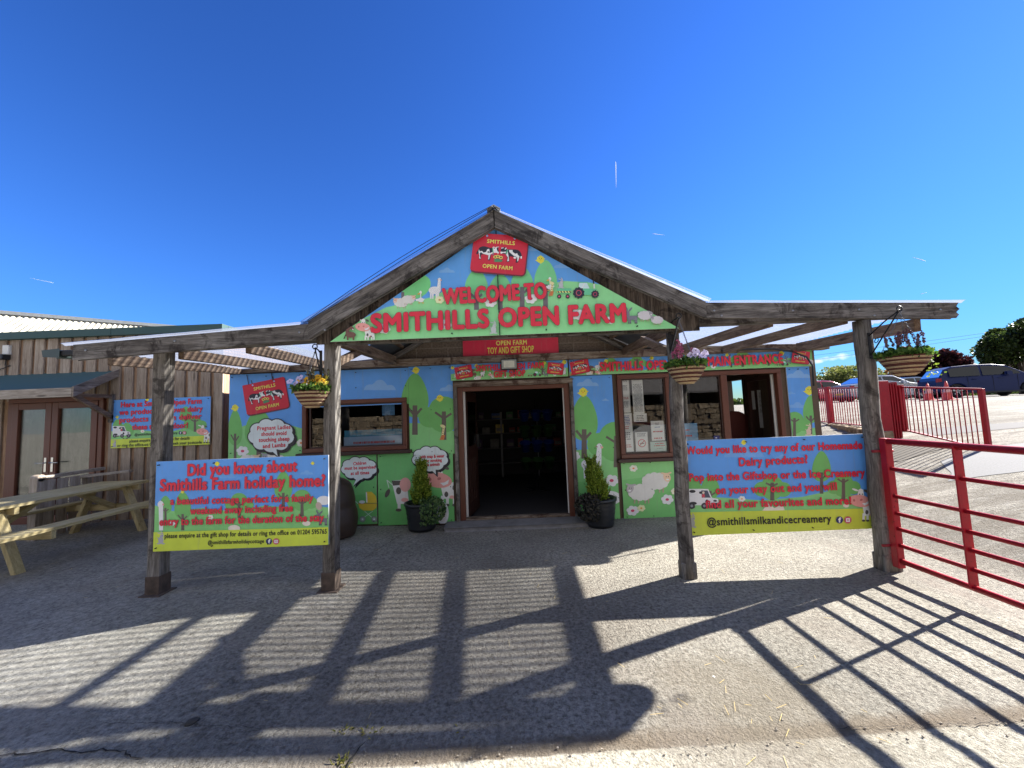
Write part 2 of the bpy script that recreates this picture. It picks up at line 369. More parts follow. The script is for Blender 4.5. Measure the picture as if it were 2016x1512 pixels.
def mat_sheet():
    """clear corrugated roof sheet, weathered: partly see-through, partly scattering"""
    t = NT('clear_corrugated_sheet'); v = t.coords('Object')
    n = t.noise(v, 2.2, 6, 0.65)
    lw = t.n('ShaderNodeLayerWeight'); lw.inputs[0].default_value = 0.5
    tr = t.n('ShaderNodeBsdfTransparent'); tl = t.n('ShaderNodeBsdfTranslucent'); gl = t.n('ShaderNodeBsdfGlossy')
    gl.inputs['Roughness'].default_value = 0.12
    tl.inputs[0].default_value = (0.20, 0.22, 0.27, 1)
    tr.inputs[0].default_value = (0.90, 0.93, 0.96, 1)
    face = lw.outputs['Facing']                         # 0 head-on .. 1 grazing
    thru = t.ramp(face, [(0.15, (0.97, 0.97, 0.97, 1)), (0.34, (0.72, 0.72, 0.72, 1)), (0.55, (0.26, 0.26, 0.26, 1)), (0.80, (0.08, 0.08, 0.08, 1))])
    sp_ = t.n('ShaderNodeSeparateXYZ'); t.l(v, sp_.inputs[0])
    ph = t.math('SINE', t.math('MULTIPLY', t.math('ADD', sp_.outputs[1], 3.52), 6.28318/0.076))
    thru = t.math('MULTIPLY', thru, t.ramp(t.math('MULTIPLY_ADD', ph, 0.5, 0.5), [(0.30, (0.40, 0.40, 0.40, 1)), (0.62, (0.95, 0.95, 0.95, 1))]))
    thru = t.math('MULTIPLY', thru, t.ramp(n, [(0.35, (0.8, 0.8, 0.8, 1)), (0.6, (1, 1, 1, 1))]))
    m1 = t.n('ShaderNodeMixShader'); t.l(thru, m1.inputs[0]); t.l(tl.outputs[0], m1.inputs[1]); t.l(tr.outputs[0], m1.inputs[2])
    m2 = t.n('ShaderNodeMixShader'); fr = t.n('ShaderNodeFresnel'); fr.inputs[0].default_value = 1.45
    t.l(fr.outputs[0], m2.inputs[0]); t.l(m1.outputs[0], m2.inputs[1]); t.l(gl.outputs[0], m2.inputs[2])
    t.l(m2.outputs[0], t.out.inputs[0]); return t.m
sheet_mat = mat_sheet()
def mat_glass(name, tint=(0.93, 0.95, 0.95, 1), boost=2.0):
    t = NT(name)
    tr = t.n('ShaderNodeBsdfTransparent'); tr.inputs[0].default_value = tint
    gl = t.n('ShaderNodeBsdfGlossy'); gl.inputs['Roughness'].default_value = 0.01
    v = t.coords('Object'); n = t.noise(v, 1.6, 2)
    b = t.n('ShaderNodeBump'); b.inputs['Strength'].default_value = 0.05; b.inputs['Distance'].default_value = 0.01
    t.l(n, b.inputs['Height']); t.l(b.outputs[0], gl.inputs['Normal'])
    fr = t.n('ShaderNodeFresnel'); fr.inputs[0].default_value = 1.52
    f = t.math('MINIMUM', t.math('MULTIPLY', fr.outputs[0], boost), 1.0)
    m = t.n('ShaderNodeMixShader'); t.l(f, m.inputs[0]); t.l(tr.outputs[0], m.inputs[1]); t.l(gl.outputs[0], m.inputs[2])
    t.l(m.outputs[0], t.out.inputs[0]); return t.m
glass = mat_glass('window_glass', boost=2.3)
glass_door = mat_glass('door_glass', boost=0.9)
glass_car = mat_glass('car_glass', tint=(0.06, 0.065, 0.07, 1), boost=1.5)
def mat_ground():
    t = NT('worn_concrete_yard'); v = t.coords('Object')
    g = t.n('ShaderNodeNewGeometry'); sx = t.n('ShaderNodeSeparateXYZ'); t.l(v, sx.inputs[0])
    X, Y = sx.outputs[0], sx.outputs[1]
    big = t.noise(v, 0.7, 5, 0.6); mid = t.noise(v, 5, 6, 0.65); fine = t.noise(v, 55, 4, 0.7); vf = t.noise(v, 160, 2, 0.6)
    wob = t.math('MULTIPLY_ADD', mid, 0.16, -0.08)
    vo = t.n('ShaderNodeTexVoronoi'); vo.inputs['Scale'].default_value = 62; t.l(v, vo.inputs['Vector'])
    vo2 = t.n('ShaderNodeTexVoronoi'); vo2.inputs['Scale'].default_value = 110; t.l(v, vo2.inputs['Vector'])
    grit_n = t.noise(v, 34, 9, 0.82); grit_s = t.noise(v, 85, 6, 0.8)
    st = t.math('MULTIPLY_ADD', vo.outputs['Distance'], -0.35, 0.30)
    st = t.math('MULTIPLY_ADD', vo2.outputs['Distance'], -0.2, st)
    st = t.math('MULTIPLY_ADD', grit_n, 0.95, st); st = t.math('MULTIPLY_ADD', grit_s, 0.35, t.math('SUBTRACT', st, 0.16))
    # how exposed the aggregate is: rough in the middle of the yard, floated smoother at the left
    smooth = t.ramp(t.math('MULTIPLY_ADD', mid, 1.6, t.math('MULTIPLY_ADD', X, -1.0, -2.2)), [(0.0, (0, 0, 0, 1)), (1.0, (1, 1, 1, 1))])
    base = t.ramp(big, [(0.3, rgb(134, 132, 124)), (0.5, rgb(156, 153, 144)), (0.72, rgb(175, 172, 162))])
    base = t.mix(t.math('MULTIPLY_ADD', mid, 1.1, -0.25), t.mix(1.0, base, (0.72, 0.70, 0.68, 1), 'MULTIPLY'), base)
    stonec = t.mix(t.math('MULTIPLY', vo.outputs['Color'], 1.0), (0.86, 0.85, 0.84, 1), (1.05, 1.04, 1.03, 1))
    base = t.mix(t.math('MULTIPLY_ADD', smooth, -0.6, 0.85), base, t.mix(1.0, base, stonec, 'MULTIPLY'))
    base = t.mix(1.0, base, t.ramp(grit_n, [(0.36, (0.40, 0.385, 0.37, 1)), (0.48, (0.92, 0.92, 0.91, 1)), (0.62, (1.42, 1.41, 1.38, 1))]), 'MULTIPLY')
    pits = t.ramp(st, [(0.30, (1, 1, 1, 1)), (0.50, (0, 0, 0, 1))])
    base = t.mix(t.math('MULTIPLY', pits, t.math('MULTIPLY_ADD', smooth, -0.35, 0.6)), base, rgb(88, 80, 71))
    # the worn, darker middle of the yard where the fines have washed out
    cx_ = t.math('MULTIPLY', t.math('ADD', X, 0.5), 0.55); cy_ = t.math('MULTIPLY', t.math('SUBTRACT', Y, 2.9), 0.75)
    cd = t.math('ADD', t.math('ADD', t.math('MULTIPLY', cx_, cx_), t.math('MULTIPLY', cy_, cy_)), t.math('MULTIPLY_ADD', t.noise(v, 1.3, 6, 0.65, 0.5), 1.3, -0.65))
    worn = t.ramp(cd, [(0.25, (1, 1, 1, 1)), (1.0, (0, 0, 0, 1))])
    base = t.mix(t.math('MULTIPLY', worn, 0.75), base, t.mix(1.0, base, (0.70, 0.67, 0.66, 1), 'MULTIPLY'))
    oil = t.ramp(t.noise(v, 1.9, 3, 0.5, 0.2), [(0.66, (0, 0, 0, 1)), (0.73, (1, 1, 1, 1))])
    base = t.mix(t.math('MULTIPLY', oil, 0.18), base, rgb(84, 78, 72))
    # fine dark specks
    base = t.mix(t.math('MULTIPLY', t.ramp(vf, [(0.60, (0, 0, 0, 1)), (0.70, (1, 1, 1, 1))]), 0.35), base, rgb(92, 86, 78))
    # dirt gathered along the slab joint that crosses in front (about 1.85 m out)
    jy = t.math('SUBTRACT', Y, t.math('MULTIPLY_ADD', X, 0.035, 1.80))
    d = t.math('ABSOLUTE', t.math('ADD', t.math('SUBTRACT', jy, 0.045), t.math('MULTIPLY', wob, 0.6)))
    dirt = t.ramp(d, [(0.0, (1, 1, 1, 1)), (0.035, (0.8, 0.8, 0.8, 1)), (0.075, (0, 0, 0, 1))])
    right = t.ramp(X, [(0.0, (0, 0, 0, 1)), (0.02, (1, 1, 1, 1))])
    dmask = t.math('MULTIPLY', dirt, t.ramp(t.math('MULTIPLY_ADD', X, 0.6, 0.9), [(0.1, (0.12, 0.12, 0.12, 1)), (0.6, (0.85, 0.85, 0.85, 1))]))
    base = t.mix(dmask, base, t.mix(fine, rgb(78, 68, 56), rgb(122, 108, 90)))
    # the paler front slab, this side of the joint
    slab = t.ramp(t.math('ADD', jy, t.math('MULTIPLY', wob, 0.35)), [(0.0, (1, 1, 1, 1)), (0.012, (0, 0, 0, 1))])
    slab = t.math('MULTIPLY', t.math('MULTIPLY', slab, t.ramp(X, [(0.0, (1, 1, 1, 1)), (1.0, (0.45, 0.45, 0.45, 1))])), t.ramp(t.math('MULTIPLY_ADD', X, 1.6, 1.7), [(0.0, (0.35, 0.35, 0.35, 1)), (0.8, (1, 1, 1, 1))]))
    base = t.mix(slab, base, t.mix(1.0, t.ramp(grit_n, [(0.34, rgb(112, 107, 95)), (0.48, rgb(172, 167, 153)), (0.66, rgb(206, 202, 188))]), t.ramp(mid, [(0.3, (0.85, 0.84, 0.80, 1)), (0.65, (1.05, 1.05, 1.04, 1))]), 'MULTIPLY'))
    # muddy straw patch by the gate
    px = t.math('SUBTRACT', X, 1.15); py = t.math('SUBTRACT', Y, 2.05)
    pd = t.math('ADD', t.math('MULTIPLY', px, px), t.math('MULTIPLY', t.math('MULTIPLY', py, py), 1.2))
    pm = t.ramp(t.math('ADD', pd, t.math('MULTIPLY_ADD', mid, 0.5, -0.25)), [(0.0, (0.7, 0.7, 0.7, 1)), (0.30, (0, 0, 0, 1))])
    base = t.mix(pm, base, t.mix(fine, rgb(84, 78, 68), rgb(136, 127, 110)))
    # brown dirt at the foot of the walls
    wl = t.ramp(t.math('ADD', Y, wob), [(0.0, (0, 0, 0, 1)), (1.0, (1, 1, 1, 1))])
    stn = t.noise(v, 1.7, 5, 0.7, 0.6)
    base = t.mix(t.math('MULTIPLY', t.ramp(stn, [(0.52, (0, 0, 0, 1)), (0.66, (1, 1, 1, 1))]), 0.5), base, rgb(118, 110, 100))
    # tarmac further up the hill
    far = t.ramp(t.math('MULTIPLY', t.math('ADD', t.math('MULTIPLY_ADD', Y, 0.7, -9.0), t.math('MULTIPLY', mid, 2.0)), 0.25), [(0.0, (0, 0, 0, 1)), (1.0, (1, 1, 1, 1))])
    base = t.mix(t.math('MULTIPLY', far, 0.45), base, rgb(122, 120, 118))
    up_ = t.ramp(t.math('MULTIPLY_ADD', X, 0.5, -1.75), [(0.0, (0, 0, 0, 1)), (0.6, (1, 1, 1, 1))])
    mpu = t.n('ShaderNodeMapping'); mpu.inputs['Scale'].default_value = (0.5, 2.6, 1); t.l(v, mpu.inputs[0])
    pat = t.ramp(t.noise(mpu.outputs[0], 1.6, 8, 0.72, 0.7), [(0.40, (1, 1, 1, 1)), (0.58, (0, 0, 0, 1))])
    base = t.mix(t.math('MULTIPLY', t.math('MULTIPLY', up_, pat), 0.75), base, rgb(92, 84, 72))
    hgt = t.math('MULTIPLY_ADD', st, t.math('MULTIPLY_ADD', smooth, -0.6, 1.0), t.math('MULTIPLY', mid, 0.7))
    return t.bsdf(base, 0.92, 0, 0.2, bump=hgt, bstr=0.9, bdist=0.015)
ground_mat = mat_ground()

# ------------------------------------------------------------------ flat printed artwork on boards
def clip_poly(poly, clip):
    def area(p): return sum(p[i][0]*p[(i+1) % len(p)][1]-p[(i+1) % len(p)][0]*p[i][1] for i in range(len(p)))
    if area(clip) < 0: clip = clip[::-1]
    out = list(poly)
    for i in range(len(clip)):
        a, b = clip[i], clip[(i+1) % len(clip)]
        def ins(p): return (b[0]-a[0])*(p[1]-a[1])-(b[1]-a[1])*(p[0]-a[0]) >= -1e-9
        def cut(p, q):
            d1 = (b[0]-a[0])*(p[1]-a[1])-(b[1]-a[1])*(p[0]-a[0]); d2 = (b[0]-a[0])*(q[1]-a[1])-(b[1]-a[1])*(q[0]-a[0])
            t = d1/(d1-d2); return (p[0]+(q[0]-p[0])*t, p[1]+(q[1]-p[1])*t)
        src = out; out = []
        for k in range(len(src)):
            p, q = src[k], src[(k+1) % len(src)]
            if ins(p):
                out.append(p)
                if not ins(q): out.append(cut(p, q))
            elif ins(q): out.append(cut(p, q))
        if len(out) < 3: return []
    return out
_txt = {}
def text_mesh(s, res=3):
    k = (s, res)
    if k in _txt: return _txt[k]
    cu = bpy.data.curves.new('t', 'FONT'); cu.body = s; cu.size = 1.0; cu.resolution_u = res; cu.fill_mode = 'FRONT'
    cu.space_character = 1.08
    ob = bpy.data.objects.new('t', cu); COL.objects.link(ob)
    dg = bpy.context.evaluated_depsgraph_get(); dg.update()
    me = bpy.data.meshes.new_from_object(ob.evaluated_get(dg))
    vs = [(v.co.x, v.co.y) for v in me.vertices]; fs = [tuple(p.vertices) for p in me.polygons]
    bpy.data.objects.remove(ob); bpy.data.curves.remove(cu); bpy.data.meshes.remove(me)
    _txt[k] = (vs, fs); return _txt[k]
CAP = None
class Art:
    """flat colour shapes laid on a board whose front face is the plane at depth Y; survey-photo coordinates in, real X/Z out"""
    def __init__(s, Y, rects):
        s.Y = Y; s.rects = rects; s.mb = MB(); s.tx = MB(); s.em = MB(); s.cur = s.mb; s.k = 0; s.lines = []; s.inem = False; s.ems = []; s.icons = []
    def xz(s, p): q = at(p[0], p[1], s.Y); return (q.x, q.z)
    def y(s): s.k += 1; return s.Y - 0.0008 - 0.00007*s.k
    def world_poly(s, pts, m, clip=True):
        y = s.y()
        for r in (s.rects if clip else [None]):
            q = clip_poly(pts, r) if r else pts
            if len(q) >= 3: s.cur.add([(a, y, b) for a, b in q], [tuple(range(len(q)))], m)
    def poly(s, pts, c, clip=True): s.world_poly([s.xz(p) for p in pts], ink(*c), clip)
    def ell(s, cx, cy, rx, ry, c, rot=0, n=20, a0=0, a1=360):
        cs, sn = math.cos(R(rot)), math.sin(R(rot)); pts = []
        for i in range(n+(a1-a0 < 360)):
            t = R(a0+(a1-a0)*i/n); a = rx*math.cos(t); b = ry*math.sin(t); pts.append((cx+a*cs-b*sn, cy+a*sn+b*cs))
        s.poly(pts, c)
    def line(s, p, q, w, c):
        dx, dy = q[0]-p[0], q[1]-p[1]; L = math.hypot(dx, dy) or 1; nx, ny = -dy/L*w/2, dx/L*w/2
        s.poly([(p[0]+nx, p[1]+ny), (q[0]+nx, q[1]+ny), (q[0]-nx, q[1]-ny), (p[0]-nx, p[1]-ny)], c)
    def text(s, st, p0, p1, h, c, bold=0.02, out=None, oc=(60, 14, 30)):
        """p0, p1: left and right end of the base line; h: capital height, all in survey-photo units"""
        global CAP
        if CAP is None: CAP = max(v[1] for v in text_mesh('H')[0])
        mx, mz = s.xz(((p0[0]+p1[0])/2, (p0[1]+p1[1])/2-h*0.4))
        if not any(clip_poly([(mx-1e-4, mz-1e-4), (mx+1e-4, mz-1e-4), (mx, mz+1e-4)], r) for r in s.rects): return
        tgt = s.em if s.inem else MB()
        if not s.inem: s.lines.append(tgt)
        a = Vector(s.xz(p0)); b = Vector(s.xz(p1)); hh = h*s.Y/FPX
        ex = (b-a); L = ex.length; ex.normalize(); ez = Vector((-ex.y, ex.x))
        vs, fs = text_mesh(st, 5 if h > 10 else 3); x0 = min(v[0] for v in vs); x1 = max(v[0] for v in vs); k = L/(x1-x0); kv = hh/CAP
        y = s.y(); n = 0
        # strokes thickened by laying the letters down several times round a small circle, each a hair in front of the last
        for rad, col in (([(bold+out, oc)] if out else []) + [(bold, c)]):
            m = 8 if h > 10 else 6
            for q in range(m):
                dx, dz = rad*kv*math.cos(6.2832*q/m), rad*kv*math.sin(6.2832*q/m); n += 1; yy = y-0.000025*n
                pts = [a+ex*((v[0]-x0)*k+dx)+ez*(v[1]*kv+dz) for v in vs]
                tgt.add([(p.x, yy, p.y) for p in pts], fs, ink(*col))
        s.k += 7
        s.cur = s.mb
    # --- picture vocabulary
    def cloud(s, x, y, w, c=(120, 165, 224)):
        s.poly([(x-w, y)] + [(x-w*0.6+w*0.35*math.cos(R(a)), y-w*0.10-w*0.25*math.sin(R(a))) for a in range(170, 60, -20)] +
               [(x+w*0.38*math.cos(R(a)), y-w*0.28-w*0.36*math.sin(R(a))) for a in range(150, 20, -15)] +
               [(x+w*0.62+w*0.30*math.cos(R(a)), y-w*0.10-w*0.22*math.sin(R(a))) for a in range(120, 0, -20)] + [(x+w, y)], c)
    def tree(s, x, top, base, w, round_=False, c=(104, 172, 92), tc=(92, 82, 76), trunk_top=None, tw=None):
        H = base-top; ch = H*0.72
        if round_:
            for dx, dy, r in ((0, 0.30, 0.34), (-0.30, 0.50, 0.26), (0.32, 0.52, 0.26), (0, 0.55, 0.34)): s.ell(x+dx*w*1.6, top+dy*H*0.9, w*r*1.5, w*r*1.35, c)
        else:
            s.poly([(x+w*0.5*math.sin(R(a))*(1-0.28*math.cos(R(a))), top+ch/2-ch/2*math.cos(R(a))) for a in range(0, 360, 12)], c)
        tt = trunk_top or top+H*0.48; tw = tw or w*0.16
        s.poly([(x-tw/2, tt), (x+tw/2, tt), (x+tw*0.62, base), (x-tw*0.62, base)], tc)
        s.line((x, tt+H*0.17), (x-w*0.30, tt+H*0.02), tw*0.55, tc); s.line((x, tt+H*0.17), (x+w*0.26, tt+H*0.05), tw*0.55, tc)
    def chick(s, x, y, r, c=(236, 208, 62)):
        s.poly([(x-r*1.5, y+r*0.2), (x-r*0.7, y+r*0.7), (x-r*0.4, y-r*0.2)], c); s.poly([(x+r*1.4, y-r*0.3), (x+r*0.5, y+r*0.6), (x+r*0.5, y-r*0.3)], c)
        s.poly([(x+r*(0.95+0.14*(i % 2))*math.cos(R(i*30)), y+r*(1.05+0.14*(i % 2))*math.sin(R(i*30))) for i in range(12)], c)
        if r > 4: s.ell(x-r*0.3, y-r*0.25, r*0.1, r*0.12, (70, 60, 40), n=8); s.ell(x+r*0.3, y-r*0.25, r*0.1, r*0.12, (70, 60, 40), n=8); s.ell(x, y+r*0.1, r*0.2, r*0.12, (226, 150, 50), n=8)
    def flower(s, x, y, r, c=(236, 236, 244), m=(196, 60, 96)):
        for i in range(6): s.ell(x+r*0.62*math.cos(R(i*60+10)), y+r*0.5*math.sin(R(i*60+10)), r*0.42, r*0.36, c, n=10)
        s.ell(x, y, r*0.30, r*0.22, m, n=10)
    def sheep(s, x, y, w, face=(222, 178, 150), flip=1, wool=(206, 204, 198)):
        for dx in (-0.25, -0.1, 0.15, 0.28): s.line((x+dx*w, y+w*0.1), (x+dx*w, y+w*0.42), w*0.05, (170, 150, 130))
        for i in range(11):
            a = R(i*360/11); s.ell(x+w*0.36*math.cos(a), y+w*0.20*math.sin(a), w*0.15, w*0.13, wool, n=12)
        s.ell(x, y, w*0.42, w*0.24, wool)
        fx = x+flip*w*0.42; s.ell(fx, y-w*0.14, w*0.13, w*0.17, face, rot=flip*-25)
        s.ell(fx-flip*w*0.14, y-w*0.28, w*0.09, w*0.035, face, rot=flip*10); s.ell(fx+flip*w*0.08, y-w*0.29, w*0.09, w*0.035, face, rot=flip*-20)
        s.ell(fx-w*0.03, y-w*0.16, w*0.015, w*0.02, (60, 50, 50), n=8); s.ell(fx+w*0.05, y-w*0.16, w*0.015, w*0.02, (60, 50, 50), n=8)
        s.ell(fx+flip*w*0.02, y-w*0.06, w*0.06, w*0.03, (245, 245, 245), n=10)
        for i in range(4): s.ell(x-w*0.2+i*w*0.13, y-w*0.05+(i % 2)*w*0.1, w*0.06, w*0.008, (205, 202, 200), rot=20, n=8)
    def alpaca(s, x, y, h, flip=1, wool=(226, 226, 222)):
        """x, y = belly centre, h = total height"""
        for dx in (-0.17, -0.08, 0.08, 0.16): s.poly([(x+(dx-0.045)*h, y), (x+(dx+0.045)*h, y), (x+(dx+0.03)*h, y+h*0.38), (x+(dx-0.03)*h, y+h*0.38)], wool)
        s.ell(x, y, h*0.27, h*0.17, wool)
        f = flip
        s.poly([(x+f*h*0.10, y-h*0.02), (x+f*h*0.15, y-h*0.42), (x+f*h*0.27, y-h*0.42), (x+f*h*0.27, y+h*0.05)], wool)
        s.ell(x+f*h*0.215, y-h*0.47, h*0.075, h*0.085, wool); s.ell(x+f*h*0.28, y-h*0.45, h*0.04, h*0.03, (222, 168, 150), n=10)
        s.ell(x+f*h*0.14, y-h*0.47, h*0.04, h*0.015, (150, 120, 110), rot=20, n=8); s.ell(x+f*h*0.25, y-h*0.49, h*0.012, h*0.014, (40, 40, 40), n=8)
        for i in range(26):
            dx = ((i*37) % 50-25)/50*0.44; dy = ((i*53) % 40-20)/40*0.26
            s.line((x+dx*h, y+dy*h), (x+dx*h+h*0.012, y+dy*h+h*0.03), h*0.008, (90, 90, 96))
        for i in range(7): s.line((x+f*h*(0.19+0.02*(i % 3)), y-h*(0.08+0.045*i)), (x+f*h*(0.20+0.02*(i % 3)), y-h*(0.055+0.045*i)), h*0.008, (90, 90, 96))
    def cow(s, x, y, w, body=True, flip=1):
        """head-on cartoon cow: x,y = muzzle centre, w = muzzle width"""
        D = (78, 74, 70); W = (226, 220, 212)
        f = flip
        if body:
            s.poly([(x+f*w*0.1, y+w*0.2), (x+f*w*0.72, y+w*0.02), (x+f*w*0.76, y+w*0.62), (x+f*w*0.2, y+w*0.66)], W)
            for dx in (0.16, 0.34, 0.58, 0.72): s.line((x+f*dx*w, y+w*0.55), (x+f*dx*w, y+w*0.86), w*0.10, W); s.ell(x+f*dx*w, y+w*0.88, w*0.075, w*0.05, D, n=10)
            s.ell(x+f*w*0.6, y+w*0.25, w*0.08, w*0.12, D, rot=20, n=10); s.ell(x+f*w*0.3, y+w*0.5, w*0.07, w*0.1, D, n=10); s.ell(x+f*w*0.5, y+w*0.6, w*0.09, w*0.06, (226, 160, 150), n=10)
        s.poly([(x-w*0.15, y-w*0.10), (x-w*0.07, y-w*0.5), (x+w*0.03, y-w*0.56), (x+w*0.14, y-w*0.5), (x+w*0.2, y-w*0.06)], W)
        s.ell(x-w*0.22, y-w*0.50, w*0.15, w*0.045, W, rot=18); s.ell(x+w*0.28, y-w*0.44, w*0.13, w*0.06, D, rot=28)
        s.ell(x, y, w*0.5, w*0.27, (226, 150, 142), rot=8)
        s.ell(x-w*0.27, y-w*0.03, w*0.05, w*0.06, (176, 100, 98), rot=-20, n=10); s.ell(x+w*0.05, y-w*0.05, w*0.07, w*0.05, (176, 100, 98), rot=-20, n=10)
        s.poly([(x+w*0.08, y+w*0.10), (x+w*0.24, y+w*0.08), (x+w*0.40, y-w*0.02), (x+w*0.36, y+w*0.13), (x+w*0.2, y+w*0.2)], (245, 240, 238))
        s.ell(x-w*0.02, y-w*0.30, w*0.025, w*0.035, (50, 46, 46), n=8); s.ell(x+w*0.10, y-w*0.30, w*0.025, w*0.035, (50, 46, 46), n=8)
    def goose(s, x, y, h):
        s.ell(x, y, h*0.26, h*0.2, (228, 228, 236)); s.poly([(x-h*0.5, y-h*0.08), (x-h*0.2, y-h*0.1), (x-h*0.2, y+h*0.1), (x-h*0.42, y+h*0.1)], (228, 228, 236))
        s.poly([(x+h*0.4, y-h*0.1), (x+h*0.15, y-h*0.12), (x+h*0.15, y+h*0.06)], (228, 228, 236))
        s.line((x, y), (x-h*0.03, y-h*0.62), h*0.08, (228, 228, 236)); s.ell(x-h*0.03, y-h*0.68, h*0.11, h*0.14, (228, 228, 236)); s.ell(x-h*0.17, y-h*0.56, h*0.14, h*0.06, (222, 160, 60), rot=-20)
        s.ell(x-h*0.15, y+h*0.26, h*0.1, h*0.04, (222, 170, 80)); s.ell(x+h*0.18, y+h*0.26, h*0.1, h*0.04, (222, 170, 80))
    def gear_wheel(s, x, y, r):
        s.poly([(x+r*(1.0 if (i//2) % 2 else 0.88)*math.cos(R(i*360/40)), y+r*(1.0 if (i//2) % 2 else 0.88)*math.sin(R(i*360/40))) for i in range(40)], (30, 30, 48))
        s.ell(x, y, r*0.48, r*0.48, (206, 70, 96)); s.ell(x, y, r*0.38, r*0.38, (34, 34, 54))
    def tractor(s, x, y, w, trailer=True):
        """x,y = ground under big wheel, w = wheel-to-wheel distance"""
        G = (96, 186, 140)
        s.poly([(x-w*0.15, y-w*0.55), (x+w*0.5, y-w*0.62), (x+w*1.1, y-w*0.55), (x+w*1.12, y-w*0.2), (x-w*0.1, y-w*0.2)], G)
        s.poly([(x-w*0.02, y-w*0.6), (x+w*0.03, y-w*0.95), (x+w*0.5, y-w*0.95), (x+w*0.66, y-w*0.6)], (190, 214, 240)); s.line((x+w*0.2, y-w*0.62), (x+w*0.35, y-w*0.92), w*0.05, (235, 240, 248))
        s.line((x-w*0.05, y-w*0.97), (x+w*0.55, y-w*0.97), w*0.06, G)
        s.line((x+w*0.95, y-w*0.6), (x+w*0.93, y-w*0.9), w*0.08, (210, 216, 226)); s.line((x+w*0.93, y-w*0.88), (x+w*0.88, y-w*1.1), w*0.07, (30, 30, 50))
        s.ell(x+w*1.08, y-w*0.42, w*0.04, w*0.06, (230, 190, 120), n=8)
        s.gear_wheel(x, y-w*0.33, w*0.36); s.gear_wheel(x+w, y-w*0.25, w*0.25)
        if trailer:
            s.poly([(x-w*1.36, y-w*0.60), (x-w*0.46, y-w*0.60), (x-w*0.46, y-w*0.3), (x-w*1.3, y-w*0.3)], G)
            s.poly([(x-w*1.34, y-w*0.44), (x-w*0.47, y-w*0.44), (x-w*0.47, y-w*0.34), (x-w*1.32, y-w*0.34)], (238, 214, 120))
            for i in range(5): s.poly([(x-w*(1.32-i*0.18), y-w*0.44), (x-w*(1.24-i*0.18), y-w*0.44), (x-w*(1.18-i*0.18), y-w*0.34), (x-w*(1.26-i*0.18), y-w*0.34)], (34, 34, 44))
            for dx in (-1.2, -0.68): s.ell(x+dx*w, y-w*0.11, w*0.13, w*0.13, (30, 30, 46)); s.ell(x+dx*w, y-w*0.11, w*0.06, w*0.06, (206, 90, 110), n=10)
    def donkey(s, x, y, w, c=(110, 110, 122), flip=1):
        f = flip; D = tuple(int(v*0.6) for v in c)
        for dx in (-0.32, -0.18, 0.2, 0.32): s.line((x+f*dx*w, y), (x+f*(dx+0.02)*w, y+w*0.42), w*0.10, c); s.ell(x+f*(dx+0.02)*w, y+w*0.42, w*0.07, w*0.05, D, n=8)
        s.poly([(x-f*w*0.40, y-w*0.16), (x+f*w*0.38, y-w*0.18), (x+f*w*0.40, y+w*0.14), (x-f*w*0.36, y+w*0.16)], c)
        s.poly([(x-f*w*0.42, y+w*0.10), (x-f*w*0.22, y+w*0.10), (x-f*w*0.26, y-w*0.5), (x-f*w*0.48, y-w*0.42)], c)
        s.ell(x-f*w*0.50, y-w*0.40, w*0.24, w*0.14, c, rot=f*-20); s.ell(x-f*w*0.62, y-w*0.28, w*0.10, w*0.07, (220, 220, 226), rot=f*-20, n=10)
        s.ell(x-f*w*0.48, y-w*0.72, w*0.07, w*0.24, c, rot=f*-24); s.ell(x-f*w*0.18, y-w*0.68, w*0.07, w*0.24, c, rot=f*40)
        s.line((x+f*w*0.38, y-w*0.12), (x+f*w*0.5, y-w*0.3), w*0.04, D); s.ell(x+f*w*0.46, y-w*0.40, w*0.06, w*0.11, c, n=8)
    def horse(s, x, y, w, c=(108, 74, 62), flip=1):
        f = flip
        for dx in (-0.25, 0.22): s.line((x+f*dx*w, y+w*0.1), (x+f*dx*w, y+w*0.55), w*0.13, c)
        s.ell(x, y+w*0.12, w*0.42, w*0.24, c)
        s.poly([(x-f*w*0.42, y+w*0.1), (x-f*w*0.40, y-w*0.45), (x-f*w*0.1, y-w*0.62), (x+f*w*0.02, y-w*0.4), (x-f*w*0.14, y-w*0.2), (x, y+w*0.05)], c)
        s.ell(x+f*w*0.05, y-w*0.44, w*0.26, w*0.13, c, rot=f*28); s.ell(x+f*w*0.18, y-w*0.32, w*0.07, w*0.04, (236, 232, 228), rot=f*30, n=8)
        s.poly([(x-f*w*0.44, y-w*0.1), (x-f*w*0.46, y-w*0.5), (x-f*w*0.14, y-w*0.72), (x-f*w*0.28, y-w*0.45)], (66, 46, 42))
        s.line((x-f*w*0.4, y+w*0.1), (x-f*w*0.55, y+w*0.45), w*0.09, (66, 46, 42))
    def rabbit(s, x, y, h, c=(168, 168, 176)):
        s.ell(x, y, h*0.24, h*0.32, c); s.ell(x+h*0.08, y-h*0.38, h*0.17, h*0.14, c); s.ell(x-h*0.10, y-h*0.62, h*0.22, h*0.045, c, rot=12); s.ell(x+h*0.12, y-h*0.66, h*0.05, h*0.2, c, rot=-30)
        s.ell(x-h*0.2, y+h*0.3, h*0.16, h*0.07, c); s.ell(x+h*0.2, y+h*0.3, h*0.16, h*0.07, c); s.ell(x+h*0.14, y-h*0.40, h*0.02, h*0.03, (50, 50, 54), n=8)
        s.line((x-h*0.2, y-h*0.05), (x-h*0.3, y-h*0.28), h*0.06, c)
